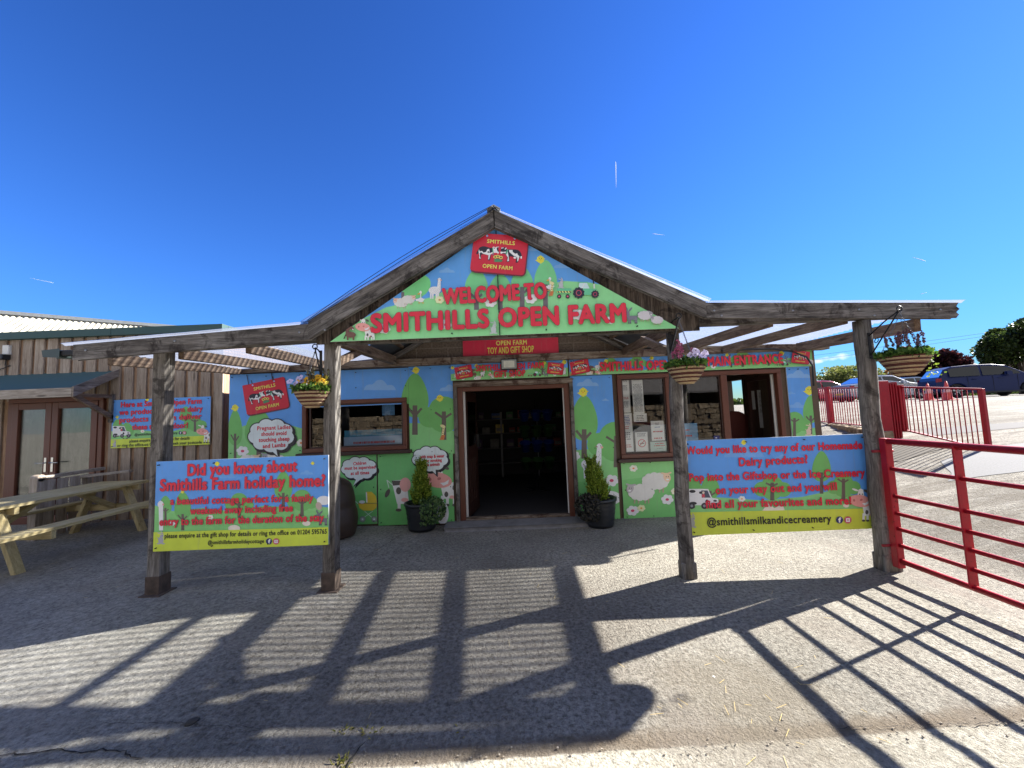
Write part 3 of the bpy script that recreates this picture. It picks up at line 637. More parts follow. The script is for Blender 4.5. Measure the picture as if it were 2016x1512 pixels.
    def giraffe(s, x, y, h):
        c = (232, 206, 150); s.line((x, y), (x+h*0.12, y-h*0.8), h*0.13, c); s.ell(x+h*0.06, y-h*0.84, h*0.17, h*0.09, c, rot=20)
        s.poly([(x-h*0.14, y), (x+h*0.12, y), (x+h*0.2, y-h*0.3), (x-h*0.02, y-h*0.3)], (196, 112, 60))
        for i in range(5): s.ell(x+h*(0.02+0.02*i), y-h*(0.12+0.14*i), h*0.035, h*0.03, (150, 96, 50), n=8)
    def bubble(s, x, y, w, h, tail):
        for ox, oy, gr, c in ((w*0.035, h*0.05, w*0.030, (26, 24, 34)), (0, 0, w*0.022, (26, 24, 34)), (0, 0, 0, (206, 216, 244))):
            X, Y_ = x+ox, y+oy
            for i in range(9):
                a = R(i*40+12); s.ell(X+w*0.33*math.cos(a), Y_+h*0.30*math.sin(a), w*0.165+gr, h*0.20+gr, c, n=18)
            s.ell(X, Y_, w*0.36+gr, h*0.36+gr, c)
            s.poly([(X+tail[0]*w-w*0.06-gr, Y_+h*0.40), (X+tail[0]*w+w*0.09+gr, Y_+h*0.40), (X+tail[1]*w+gr*0.5, Y_+h*tail[2]+gr*1.4)], c)
    def social(s, x, y, r):
        s.cur = MB(); s.icons.append(s.cur); s.em, keep = s.cur, s.em; s.inem = True
        s.ell(x, y, r, r, (36, 44, 92)); s.text('f', (x-r*0.25, y+r*0.66), (x+r*0.42, y+r*0.66), r*1.2, (240, 240, 250), 0.05)
        s.em = keep; s.inem = False; x2 = x+r*2.35; s.cur = MB(); s.icons.append(s.cur)
        s.ell(x2, y, r, r, (188, 74, 98)); s.poly([(x2-r*0.55, y-r*0.5), (x2+r*0.55, y-r*0.5), (x2+r*0.55, y+r*0.55), (x2-r*0.55, y+r*0.55)], (242, 222, 226))
        s.ell(x2, y, r*0.32, r*0.32, (188, 74, 98), n=12); s.ell(x2, y, r*0.17, r*0.17, (242, 222, 226), n=10); s.cur = s.mb
    def van(s, x, y, w):
        W = (228, 230, 238); D = (36, 36, 46)
        s.poly([(x-w*0.5, y-w*0.48), (x+w*0.14, y-w*0.48), (x+w*0.26, y-w*0.2), (x+w*0.46, y-w*0.16), (x+w*0.48, y+w*0.04), (x-w*0.5, y+w*0.04)], W)
        s.poly([(x-w*0.08, y-w*0.43), (x+w*0.12, y-w*0.43), (x+w*0.22, y-w*0.2), (x-w*0.06, y-w*0.2)], (70, 76, 92)); s.ell(x-w*0.01, y-w*0.26, w*0.05, w*0.06, (196, 70, 84)); s.ell(x-w*0.01, y-w*0.36, w*0.04, w*0.04, (236, 196, 176))
        s.ell(x-w*0.36, y-w*0.4, w*0.10, w*0.05, D); s.ell(x-w*0.34, y-w*0.02, w*0.12, w*0.05, D); s.ell(x+w*0.1, y-w*0.08, w*0.05, w*0.06, D); s.ell(x+w*0.36, y-w*0.1, w*0.06, w*0.03, D)
        s.ell(x-w*0.1, y-w*0.36, w*0.05, w*0.04, D)
        s.poly([(x+w*0.25, y+w*0.0), (x+w*0.52, y-w*0.02), (x+w*0.52, y+w*0.05), (x+w*0.25, y+w*0.07)], (70, 72, 84))
        for dx in (-0.38, 0.02, 0.38): s.ell(x+dx*w, y+w*0.06, w*0.10, w*0.10, D); s.ell(x+dx*w, y+w*0.06, w*0.045, w*0.045, (130, 132, 142), n=10)
    def emblem(s, cx, cy, w, rot=4.0, simple=False):
        """red hanging board with two cows nose to nose; cx,cy centre, w width; rot in degrees clockwise"""
        s.cur = s.em
        k = w/1240.0; cs, sn = math.cos(R(rot)), math.sin(R(rot))
        def T(p):
            # picture units centred on 965,755 and levelled
            a, b = p[0]-965, p[1]-755; c4, s4 = math.cos(R(-4.0)), math.sin(R(-4.0))
            a, b = a*c4-b*s4, a*s4+b*c4
            a *= k; b *= k
            return (cx+a*cs-b*sn, cy+a*sn+b*cs)
        def P(pts, c): s.poly([T(p) for p in pts], c)
        def E(x, y, rx, ry, c, r0=0): s.poly([T((x+rx*math.cos(R(i*30))*math.cos(R(r0))-ry*math.sin(R(i*30))*math.sin(R(r0)), y+rx*math.cos(R(i*30))*math.sin(R(r0))+ry*math.sin(R(i*30))*math.cos(R(r0)))) for i in range(12)], c)
        RED = (190, 26, 52)
        P([(400, 262), (380, 1150), (420, 1175), (1490, 1275), (1545, 1240), (1660, 420), (1630, 350)][0:0] or [(398, 266), (300, 1080), (330, 1150), (420, 1180), (1480, 1262), (1545, 1235), (1575, 1180), (1652, 400), (1620, 350)], (96, 24, 44))
        P([(398, 262), (425, 262), (1600, 340), (1632, 360), (1630, 420), (1545, 1160), (1520, 1215), (1460, 1230), (420, 1140), (320, 1110), (300, 1070)], RED)
        for x, y in ((690, 330), (1320, 390)):
            P([(x-12, y-150), (x+12, y-150), (x+12, y), (x-12, y)], (44, 44, 54)); E(x, y, 26, 26, (150, 170, 220))
        K, W = (26, 26, 44), (222, 226, 240)
        # left cow
        P([(440, 745), (452, 700), (490, 640), (525, 590), (570, 572), (640, 570), (700, 588), (760, 604), (820, 606), (832, 715), (800, 735), (775, 780), (755, 895), (703, 888), (715, 775), (600, 750), (555, 765), (548, 800), (555, 868), (500, 870), (508, 800), (492, 715), (470, 752)], K)
        P([(500, 636), (520, 686), (575, 676), (606, 716), (665, 700), (690, 640), (735, 628), (748, 680), (735, 715), (760, 725), (828, 690), (832, 718), (760, 765), (735, 870), (712, 870), (722, 775), (600, 740), (545, 705), (520, 730), (528, 820), (550, 850), (508, 850), (512, 790), (494, 690)], W)
        E(715, 702, 20, 20, K)
        P([(815, 605), (818, 585), (850, 578), (872, 606), (890, 584), (965, 580), (935, 612), (962, 700), (944, 742), (905, 718), (838, 722)], W)
        P([(905, 600), (960, 590), (940, 625), (962, 690), (940, 700), (915, 660)], K); P([(832, 600), (866, 612), (874, 630), (836, 616)], K)
        P([(806, 612), (826, 612), (836, 730), (816, 730)], (86, 170, 130)); E(825, 755, 22, 22, (120, 100, 120))
        # right cow
        P([(1010, 600), (1060, 590), (1130, 600), (1140, 640), (1280, 640), (1390, 650), (1440, 690), (1470, 740), (1490, 830), (1470, 850), (1440, 820), (1420, 850), (1390, 945), (1340, 945), (1350, 850), (1300, 815), (1200, 800), (1195, 925), (1130, 925), (1150, 830), (1120, 760), (1060, 740), (1000, 735), (1000, 690)], K)
        P([(1190, 655), (1270, 655), (1275, 700), (1330, 740), (1380, 730), (1385, 760), (1430, 800), (1400, 900), (1375, 920), (1380, 830), (1340, 800), (1300, 790), (1240, 740), (1195, 700)], W)
        P([(1110, 740), (1160, 690), (1180, 800), (1190, 905), (1145, 915), (1165, 830)], W); P([(1000, 690), (1060, 700), (1120, 690), (1110, 730), (1060, 720), (1010, 742), (990, 725)], W)
        P([(1005, 605), (1060, 595), (1070, 610), (1020, 625)], W); P([(1085, 640), (1120, 600), (1140, 610), (1110, 650)], W); E(1468, 825, 18, 34, W); E(1325, 832, 34, 24, W)
        P([(1150, 640), (1172, 645), (1135, 760), (1110, 745)], (86, 170, 130))
        # sunflowers and leaves
        P([(830, 910), (870, 890), (835, 868), (930, 850), (1010, 875), (1050, 900), (1010, 930), (870, 930)], (66, 132, 92))
        for x, y in ((875, 815), (935, 800), (1005, 828)):
            P([(x+(52 if i % 2 else 38)*math.cos(R(i*30)), y+(40 if i % 2 else 30)*math.sin(R(i*30))) for i in range(12)], (226, 200, 96)); E(x, y, 20, 17, (44, 34, 40))
        s.inem = True
        for st, a, b, h in (('SMITHILLS', (688, 492), (1318, 545), 88), ('OPEN FARM', (585, 1058), (1262, 1116), 88)):
            pa, pb = T(a), T(b); s.text(st, pa, pb, h*k, (238, 216, 96), 0.022)
        s.inem = False; s.ems.append(s.em); s.em = MB(); s.cur = s.mb
    def finish(s, root):
        if s.mb.f: s.mb.build('artwork', root)
        for m in s.lines: m.build('lettering', root)
        for m in s.ems:
            if m.f: m.build('emblem', root)
        for m in s.icons: m.build('social_icon', root)
def rect_px(a, Y):
    """board corners measured in the survey photo (x0,y0,x1,y1 at its top-left and bottom-right) -> upright X/Z rectangle"""
    p = at(a[0], a[1], Y); q = at(a[2], a[3], Y); return [(p.x, q.z), (q.x, q.z), (q.x, p.z), (p.x, p.z)]
SKYB, GRN = (84, 146, 222), (122, 190, 122)
board_edge = plain('sign_board_edge', rgb(200, 200, 200), 0.5)
screw_m = plain('screw_head', rgb(40, 40, 44), 0.4, 0.5)

# ------------------------------------------------------------------ ground
def make_ground():
    def axis(lo, hi, fine_lo, fine_hi, step, growth):
        xs = [fine_lo + i*step for i in range(int((fine_hi-fine_lo)/step)+1)]
        s = step; x = xs[-1]
        while x < hi: s *= growth; x += s; xs.append(x)
        s = step; x = xs[0]
        while x > lo: s *= growth; x -= s; xs.insert(0, x)
        return xs
    xs = axis(-400, 3000, -6, 9, 0.09, 1.14); ys = axis(-300, 3000, 0.4, 11, 0.09, 1.14)
    vs = []
    for y in ys:
        for x in xs:
            z = ground_h(x, y)
            if abs(x) < 30 and -3 < y < 30:
                z += 0.005*noise.noise(Vector((x*0.9, y*0.9, 3))) + 0.0015*noise.noise(Vector((x*4, y*4, 8)))
                j = y-(0.035*x+1.80)+0.05*noise.noise(Vector((x*2.2, 0, 4)))
                z += -0.007*math.exp(-(j/0.07)**2)*sstep(-2.0, -0.7, x) + 0.004*sstep(0.02, -0.10, j)
            vs.append((x, y, z))
    n = len(xs); fs = [(j*n+i, j*n+i+1, (j+1)*n+i+1, (j+1)*n+i) for j in range(len(ys)-1) for i in range(n-1)]
    me = bpy.data.meshes.new('ground'); me.from_pydata(vs, [], fs); me.materials.append(ground_mat)
    me.polygons.foreach_set('use_smooth', [True]*len(fs)); me.update()
    o = bpy.data.objects.new('ground', me); COL.objects.link(o); tag(o, 'worn pale concrete yard rising to the car park', 'ground', kind='structure')
make_ground()
def draped(pts_xy, name, m, label, cat, lift=0.006, nsub=10, kind='structure'):
    """a thin sheet lying on the ground inside a polygon"""
    me_v = []; me_f = []
    xs = [p[0] for p in pts_xy]; ys = [p[1] for p in pts_xy]
    cx = sum(xs)/len(xs); cy = sum(ys)/len(ys); rings = 6; per = []
    for i in range(len(pts_xy)):
        a = pts_xy[i]; b = pts_xy[(i+1) % len(pts_xy)]
        for k in range(nsub): t = k/nsub; per.append((a[0]+(b[0]-a[0])*t, a[1]+(b[1]-a[1])*t))
    N = len(per)
    for r in range(rings+1):
        f = r/rings
        for i, (x, y) in enumerate(per):
            w = 1+0.05*noise.noise(Vector((x*2.5, y*2.5, 1)))*f
            X = cx+(x-cx)*f*w; Y = cy+(y-cy)*f*w
            me_v.append((X, Y, ground_h(X, Y)+0.005*noise.noise(Vector((X*0.9, Y*0.9, 3)))+0.0015*noise.noise(Vector((X*4, Y*4, 8)))+lift))
    for r in range(rings):
        for i in range(N): me_f.append((r*N+i, r*N+(i+1) % N, (r+1)*N+(i+1) % N, (r+1)*N+i))
    mb = MB(); mb.add(me_v, me_f, m, True); o = mb.build(name); tag(o, label, cat, kind=kind); return o

# contrails high in the sky
white_cloud = plain('contrail_vapour', (0.95, 0.95, 0.97, 1), 1.0)
def contrail(a, b, w):
    D = 9000
    def far(p):
        d = RT*((p[0]-1008)/FPX) - UPV*((p[1]-756)/FPX) + FWD; return EYEP + d*D
    p, q = far(a), far(b); mb = MB(); n = 6
    mb.tube([p.lerp(q, i/n) for i in range(n+1)], [w*(0.25+0.75*i/n)*(1 if i < n else 0.3) for i in range(n+1)], white_cloud, 6)
    tag(mb.build('contrail'), 'thin white aircraft trail high in the blue sky', 'contrail', 'aircraft trails', 'structure')
for a in (((1213, 370), (1212, 318), 10), ((1308, 463), (1284, 460), 7), ((1796, 506), (1822, 514), 9), ((1824, 576), (1812, 579), 8), ((58, 547), (105, 557), 5)): contrail(*a)

# ------------------------------------------------------------------ farm shop building
FY = 5.45                       # face of the front wall
MURY = FY-0.03                  # face of the painted boards
shop = thing('farm_shop', 'low farm shop building with painted front, brown frames and block gable', 'shop building', (0, FY, 0))
WL_, WR_ = at(452, 738, FY).x, at(1602, 690, FY).x          # left and right ends
WT = 2.26                                                    # top of the boarded front
door_l, door_r, door_t = at(893, 760, FY).x, at(1126, 748, FY).x, at(1010, 752, FY).z
w1 = rect_px((598, 790.5, 804, 884), FY); w2 = rect_px((1212, 738, 1548, 905), FY)
w1x0, w1x1, w1z0, w1z1 = w1[0][0], w1[1][0], w1[0][1], w1[2][1]
w2x0, w2x1, w2z0, w2z1 = w2[0][0], w2[1][0], at(1216, 903, FY).z, at(1211, 739, FY).z
backing = plain('plywood_backing', rgb(96, 80, 66), 0.9)
mb = MB()
for x0, x1, z0, z1 in ((WL_, w1x0, -0.1, WT), (w1x0, w1x1, -0.1, w1z0), (w1x0, w1x1, w1z1, WT), (w1x1, door_l, -0.1, WT), (door_l, door_r, door_t, WT),
                       (door_r, w2x0, -0.1, WT), (w2x0, w2x1, -0.1, w2z0), (w2x0, w2x1, w2z1, WT), (w2x1, WR_, -0.1, WT)):
    mb.box(x0, x1, FY, FY+0.14, z0, z1, backing)
mb.build('front_wall', shop)
mb = MB(); D = 12.2
mb.box(WL_, WL_+0.14, FY+0.14, D, -0.1, WT, blockwork)
sy0, sy1, sz0, sz1 = 6.55, 7.55, 1.12, 1.96                      # side window through the kiosk
mb.box(WR_-0.14, WR_, FY+0.14, sy0, -0.1, WT, backing); mb.box(WR_-0.14, WR_, sy1, D, -0.1, WT, backing)
mb.box(WR_-0.14, WR_, sy0, sy1, -0.1, sz0, backing); mb.box(WR_-0.14, WR_, sy0, sy1, sz1, WT, backing)
mb.box(WL_+0.14, WR_-0.14, D-0.14, D, -0.1, WT, blockwork)
mb.build('side_wall', shop)
# block gable above the front
GAPX = at(972, 413, 3.3).x
mb = MB(); mb.prism([(-1.72, FY, WT), (1.70, FY, WT), (1.70, FY, 2.40), (GAPX, FY, 3.30), (-1.72, FY, 2.40)], (0, 0.14, 0), blockwork); mb.build('gable_wall', shop)
# solid roof behind the canopy
grey_roof = plain('grey_fibre_roof', rgb(120, 118, 112), 0.9)
mb = MB()
for a, b in (((WL_-0.1, 2.26), (-1.72, 2.38)), ((-1.72, 2.38), (GAPX, 3.30)), ((GAPX, 3.30), (1.70, 2.38)), ((1.70, 2.38), (WR_+0.05, 2.28))):
    mb.prism([(a[0], FY+0.02, a[1]), (b[0], FY+0.02, b[1]), (b[0], FY+0.02, b[1]+0.05), (a[0], FY+0.02, a[1]+0.05)], (0, D-FY, 0), grey_roof)
mb.build('roof', shop)
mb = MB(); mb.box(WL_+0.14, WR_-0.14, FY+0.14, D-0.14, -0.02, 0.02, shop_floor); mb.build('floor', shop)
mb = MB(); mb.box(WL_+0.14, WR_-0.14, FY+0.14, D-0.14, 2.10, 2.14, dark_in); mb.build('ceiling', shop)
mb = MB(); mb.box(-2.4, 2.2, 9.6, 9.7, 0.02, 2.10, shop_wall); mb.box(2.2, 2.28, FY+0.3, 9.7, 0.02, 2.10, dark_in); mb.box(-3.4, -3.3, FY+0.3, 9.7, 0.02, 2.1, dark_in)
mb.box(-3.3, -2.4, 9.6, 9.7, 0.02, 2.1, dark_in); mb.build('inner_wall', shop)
# step
step_m = plain('step_concrete', rgb(120, 118, 118), 0.9, var=0.25, scale=9)
mb = MB(); mb.prism([(door_l-0.12, FY-0.34, 0), (door_r+0.1, FY-0.34, 0), (door_r+0.1, FY+0.1, 0), (door_l-0.12, FY+0.1, 0)], (0, 0, 0.055), step_m); mb.build('door_step', shop, bevel=0.015)
# door frame, timber reveal, threshold
mb = MB()
mb.box(door_l, door_l+0.05, FY-0.06, FY+0.14, 0.03, door_t, wood_z); mb.box(door_r-0.05, door_r, FY-0.06, FY+0.14, 0.03, door_t, wood_z)
mb.box(door_l, door_r, FY-0.062, FY+0.14, door_t-0.05, door_t+0.02, wood_plate); mb.build('door_lining', shop, bevel=0.004)
dl, dr, dt = door_l+0.05, door_r-0.05, door_t-0.05
df = MB(); df.box(dl, dl+0.075, FY-0.02, FY+0.06, 0.04, dt, brown_pvc); df.box(dr-0.075, dr, FY-0.02, FY+0.06, 0.04, dt, brown_pvc); df.box(dl+0.075, dr-0.075, FY-0.02, FY+0.06, dt-0.06, dt, brown_pvc)
df.box(dl+0.075, dr-0.075, FY-0.03, FY+0.06, 0.055, 0.09, wood_plate); df.build('door_frame', shop, bevel=0.006)
def leaf(hx, ang, flip):
    """a white-edged brown door leaf standing open into the shop; hinge at hx"""
    L = 0.70; c, s = math.cos(R(ang)), math.sin(R(ang))
    def T(u, v, z): return (hx+flip*(u*c - v*s), FY+0.05+u*s+v*c, z)
    def bx(m, u0, u1, v0, v1, z0, z1, mm):
        vs = [T(u, v, z) for u in (u0, u1) for v in (v0, v1) for z in (z0, z1)]
        m.add(vs, [(0,1,3,2),(4,6,7,5),(0,4,5,1),(2,3,7,6),(0,2,6,4),(1,5,7,3)], mm)
    m = MB(); T0, T1 = 0.06, dt-0.05
    bx(m, 0, L, 0.012, 0.05, T0, T1, brown_dark); bx(m, 0, L, 0.0, 0.012, T0, T1, brown_dark) if flip > 0 else bx(m, 0, L, 0, 0.012, T0, T1, white_pvc)
    bx(m, -0.02, 0.0, -0.005, 0.055, T0, T1, white_pvc)
    o = m.build('door', shop)
    p = MB(); bx(p, 0.12, L-0.12, -0.004, -0.001, 1.05, T1-0.15, glass_car); p.build('glass_panel', o)
    p = MB()
    for k in range(4): bx(p, 0.14+0.11*k, 0.18+0.11*k, -0.008, -0.001, 0.25, 0.85, brown_dark)
    p.build('moulding', o)
    p = MB(); bx(p, L-0.09, L-0.05, -0.05, -0.002, 1.0, 1.2, black_metal); p.build('handle', o)
leaf(dl+0.10, 82, 1); leaf(dr-0.082, 99, -1)

def window(name, x0, x1, z0, z1, bars, panes, sill=True, fw=0.06):
    """brown framed window; bars = x of the mullions, panes = list of (x0,x1) that are glazed"""
    f = MB(); y0, y1 = FY-0.055, FY+0.03
    f.box(x0, x0+fw, y0, y1, z0+fw, z1-fw, brown_pvc); f.box(x1-fw, x1, y0, y1, z0+fw, z1-fw, brown_pvc)
    f.box(x0, x1, y0, y1, z0, z0+fw, brown_pvc); f.box(x0, x1, y0, y1, z1-fw, z1, brown_pvc)
    for b in bars: f.box(b-0.045, b+0.045, y0-0.004, y1, z0+fw, z1-fw, brown_pvc)
    o = f.build('window', shop, bevel=0.008)
    if sill: s_ = MB(); s_.box(x0-0.06, x1+0.06, y0-0.05, y1, z0-0.05, z0-0.001, brown_dark); s_.build('sill', o, bevel=0.008)
    for a, b in panes:
        g = MB(); g.add([(a, FY-0.012, z0+fw), (b, FY-0.012, z0+fw), (b, FY-0.012, z1-fw), (a, FY-0.012, z1-fw)], [(0, 1, 2, 3)], glass); g.build('pane', o)
        i = MB()                                                    # inner glazing bead
        for q in ((a, a+0.018, z0+fw+0.018, z1-fw-0.018), (b-0.018, b, z0+fw+0.018, z1-fw-0.018), (a, b, z0+fw, z0+fw+0.018), (a, b, z1-fw-0.018, z1-fw)): i.box(q[0], q[1], FY-0.035, FY-0.016, q[2], q[3], brown_dark)
        i.build('bead', o)
    return o
b1 = at(662, 840, FY).x
window('window', w1x0, w1x1, w1z0, w1z1, [b1-0.02], [(w1x0+0.10, b1-0.07), (b1+0.03, w1x1-0.06)])
b2, b3 = at(1318, 830, FY).x, at(1425, 800, FY).x
wn2 = window('ticket_window', w2x0, w2x1, w2z0, w2z1, [b2, b3], [(w2x0+0.06, b2-0.045), (b2+0.045, b3-0.045)])
# the ticket window's open casement: hinged at its right, folded inwards
cx = at(1535, 800, FY+0.05).x
mb = MB()
mb.box(cx-0.055, cx-0.005, FY+0.045, FY+0.09, w2z0+0.07, w2z1-0.07, white_pvc); mb.box(cx-0.09, cx-0.065, FY+0.045, FY+0.07, w2z0+0.07, w2z1-0.07, white_pvc)
mb.build('casement_edge', wn2, bevel=0.004)
mb = MB()
for q in ((FY+0.10, FY+0.16, w2z0+0.07, w2z1-0.07), (FY+0.64, FY+0.70, w2z0+0.07, w2z1-0.07)): mb.box(cx-0.075, cx-0.02, q[0], q[1], q[2], q[3], brown_dark)
mb.box(cx-0.07, cx-0.025, FY+0.16, FY+0.64, w2z1-0.13, w2z1-0.07, brown_dark); mb.box(cx-0.07, cx-0.025, FY+0.16, FY+0.64, w2z0+0.07, w2z0+0.13, brown_dark)
mb.build('open_casement', wn2)
# kiosk inside: dark boarded wall with two price lists, counter, chair back
kw = MB(); ky = 6.5
kx0, kx1 = at(1468, 800, ky).x, at(1545, 800, ky).x
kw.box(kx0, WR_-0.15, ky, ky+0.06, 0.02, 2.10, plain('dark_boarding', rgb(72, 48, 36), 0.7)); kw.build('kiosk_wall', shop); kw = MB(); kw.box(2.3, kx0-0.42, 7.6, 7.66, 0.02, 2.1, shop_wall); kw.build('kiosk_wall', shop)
mb = MB(); mb.box(2.32, WR_-0.16, FY+0.16, FY+0.46, w2z0-0.02, w2z0+0.02, brown_dark); mb.build('counter', shop)
def sheet(name, label, cat, px, Y, m=paper, rows=None, group=None, th=0.003, extra=None):
    r = rect_px(px, Y); (x0, z0), (x1, z1) = r[0], r[2]
    root = thing(name, label, cat, ((x0+x1)/2, Y, z0), group)
    b = MB(); b.box(x0, x1, Y, Y+th, z0, z1, m); b.build('sheet', root)
    t = MB(); w, h = x1-x0, z1-z0
    rnd = random.Random(int(px[0]*7+px[1]))
    for (a, c, n, wd, mm) in rows or []:
        for i in range(n):
            zc = z1-h*(a+(c-a)*(i+0.5)/n); th_ = h*(c-a)/n*0.42; ww = w*wd*(0.75+0.25*rnd.random())
            segs = max(1, int(ww/0.02)); xa = (x0+x1)/2-ww/2
            for k in range(segs):
                a0 = xa+ww*k/segs; a1 = a0+ww/segs*(0.6+0.38*rnd.random())
                t.add([(a0, Y-0.0015, zc-th_/2), (a1, Y-0.0015, zc-th_/2), (a1, Y-0.0015, zc+th_/2), (a0, Y-0.0015, zc+th_/2)], [(0, 1, 2, 3)], mm)
    if t.f: t.build('print', root)
    return root, (x0, x1, z0, z1)
sheet('price_list', 'smaller grey price list on the dark wall inside the ticket window', 'notice', (1468, 770, 1488, 806), ky-0.01, rows=[(0.05, 0.14, 2, 0.5, paper_ink), (0.22, 0.8, 9, 0.25, paper_ink)])
sheet('price_list', 'long grey price list on the dark wall inside the ticket window', 'notice', (1490, 768, 1512, 842), ky-0.01, rows=[(0.05, 0.6, 16, 0.7, paper_ink)])
PY = FY+0.004
sheet('notice', 'tall white licence notice at the left edge of the ticket window', 'notice', (1219, 745, 1242, 812), PY, rows=[(0.05, 0.12, 2, 0.7, paper_ink), (0.2, 0.36, 5, 0.65, paper_ink), (0.54, 0.62, 2, 0.7, paper_red), (0.66, 0.86, 6, 0.75, paper_ink)])
sheet('notice', 'white page of dense small print at the top of the ticket window', 'notice', (1243, 743, 1269, 814), PY, rows=[(0.05, 0.09, 1, 0.6, paper_ink), (0.18, 0.95, 26, 0.85, paper_ink)])
sheet('notice', 'small white page under the page of dense print', 'notice', (1247, 815, 1274, 830), PY, rows=[(0.15, 0.9, 4, 0.7, paper_ink)])
blue_ink = plain('paper_blue_ink', rgb(70, 100, 170), 0.7)
sheet('notice', 'pale notice with blue crests and a red last line beside the no smoking sign', 'notice', (1223, 814, 1248, 889), PY, rows=[(0.05, 0.3, 6, 0.7, blue_ink), (0.33, 0.42, 2, 0.5, paper_red), (0.48, 0.7, 4, 0.6, paper_ink), (0.8, 0.9, 2, 0.7, paper_red)])
ns, q = sheet('no_smoking_sign', 'white no smoking sign with red ring low in the ticket window', 'notice', (1250, 851, 1277, 888), PY, rows=[(0.05, 0.24, 3, 0.8, paper_ink)])
mb = MB(); cxx, czz, rr = (q[0]+q[1])/2, q[2]+(q[3]-q[2])*0.42, (q[1]-q[0])*0.32
mb.add([(cxx+rr*k*math.cos(R(a)), PY-0.002, czz+rr*k*math.sin(R(a))) for k in (1.0, 0.82) for a in range(0, 360, 15)], [(i, (i+1) % 24, 24+(i+1) % 24, 24+i) for i in range(24)], paper_red)
mb.beam((cxx-rr*0.62, PY-0.0025, czz-rr*0.62), (cxx+rr*0.62, PY-0.0025, czz+rr*0.62), 0.001, rr*0.16, paper_red)
mb.box(cxx-rr*0.5, cxx+rr*0.6, PY-0.0019, PY-0.0016, czz-rr*0.16, czz+rr*0.02, plain('notice_black', rgb(40, 40, 44), 0.6)); mb.build('symbol', ns)
sheet('notice', 'white poster with large red words in the ticket window', 'notice', (1281, 829, 1309, 867), PY, rows=[(0.08, 0.2, 2, 0.4, paper_ink), (0.28, 0.36, 1, 0.6, blue_ink), (0.46, 0.62, 1, 0.75, paper_red), (0.8, 0.95, 1, 0.7, paper_red)])
sheet('notice', 'card of small animal pictures at the foot of the ticket window', 'notice', (1280, 870, 1318, 889), PY, m=plain('card_green', rgb(196, 218, 206), 0.6, var=0.04), rows=[(0.08, 0.5, 2, 0.6, paper_red), (0.6, 0.7, 1, 0.4, paper_ink)])
banner_m = plain('banner_blue', rgb(112, 168, 206), 0.6, var=0.05)
sheet('banner', 'pale blue banner with faded red words across the ticket window', 'banner', (1310, 835, 1375, 866), PY+0.006, m=banner_m, rows=[(0.3, 0.5, 1, 0.55, paper_red), (0.62, 0.85, 1, 0.75, paper_red)])
sheet('sticker', 'small dark blue sticker at the foot of the ticket window', 'sticker', (1405, 858, 1417, 866), FY-0.02, m=plain('sticker_blue', rgb(40, 42, 96), 0.5, var=0.05), rows=[(0.3, 0.7, 1, 0.5, paper)])
sheet('banner', 'pale banner with faded red lettering along the foot of the shop window', 'banner', (677, 861, 797, 879), PY+0.012, m=plain('banner_pale', rgb(170, 196, 222), 0.6, var=0.05), rows=[(0.3, 0.75, 1, 0.7, paper_red)])
sheet('banner', 'turquoise banner behind the pale one in the shop window', 'banner', (678, 848, 797, 865), PY+0.03, m=plain('banner_turquoise', rgb(60, 150, 186), 0.6, var=0.15, scale=30))
sheet('poster', 'blue poster high in the right of the shop window', 'poster', (752, 790, 777, 817), PY+0.02, m=plain('poster_blue', rgb(96, 150, 196), 0.6, var=0.3, scale=40))

# ------------------------------------------------------------------ painted boards along the front
def mural(label, rects_px, name='mural_board', Yf=MURY, th=0.018):
    rects = [rect_px(r, Yf) for r in rects_px]
    xs = [p[0] for r in rects for p in r]; zs = [p[1] for r in rects for p in r]
    root = thing(name, label, 'mural board', ((min(xs)+max(xs))/2, Yf, max(0.0, min(zs))))
    b = MB()
    for r in rects: b.box(r[0][0]+0.002, r[1][0]-0.002, Yf, Yf+th, r[0][1], r[2][1], board_edge)
    b.build('board', root)
    sc = MB()
    for r in rects:
        for x in (r[0][0]+0.04, (r[0][0]+r[1][0])/2, r[1][0]-0.04):
            for z in (r[0][1]+0.04, (r[0][1]+r[2][1])/2, r[2][1]-0.04):
                sc.tube([(x, Yf-0.0005, z), (x, Yf-0.0175, z)], 0.006, screw_m, 8)
    sc.build('screws', root)
    return root, Art(Yf, rects)
def backdrop(a, x0, y0, x1, y1, hills, sky=SKYB, green=GRN):
    a.poly([(x0, y0), (x1, y0), (x1, y1), (x0, y1)], sky)
    for h, c in hills: a.poly(h+[(x1+20, y1+20), (x0-20, y1+20)] if h[0][0] < h[-1][0] else h, c)
G1, G2 = (126, 190, 118), (104, 176, 108)
hill_left = [(440, 868), (480, 838), (540, 828), (600, 845), (680, 862), (740, 862), (800, 833), (840, 833), (900, 850)]
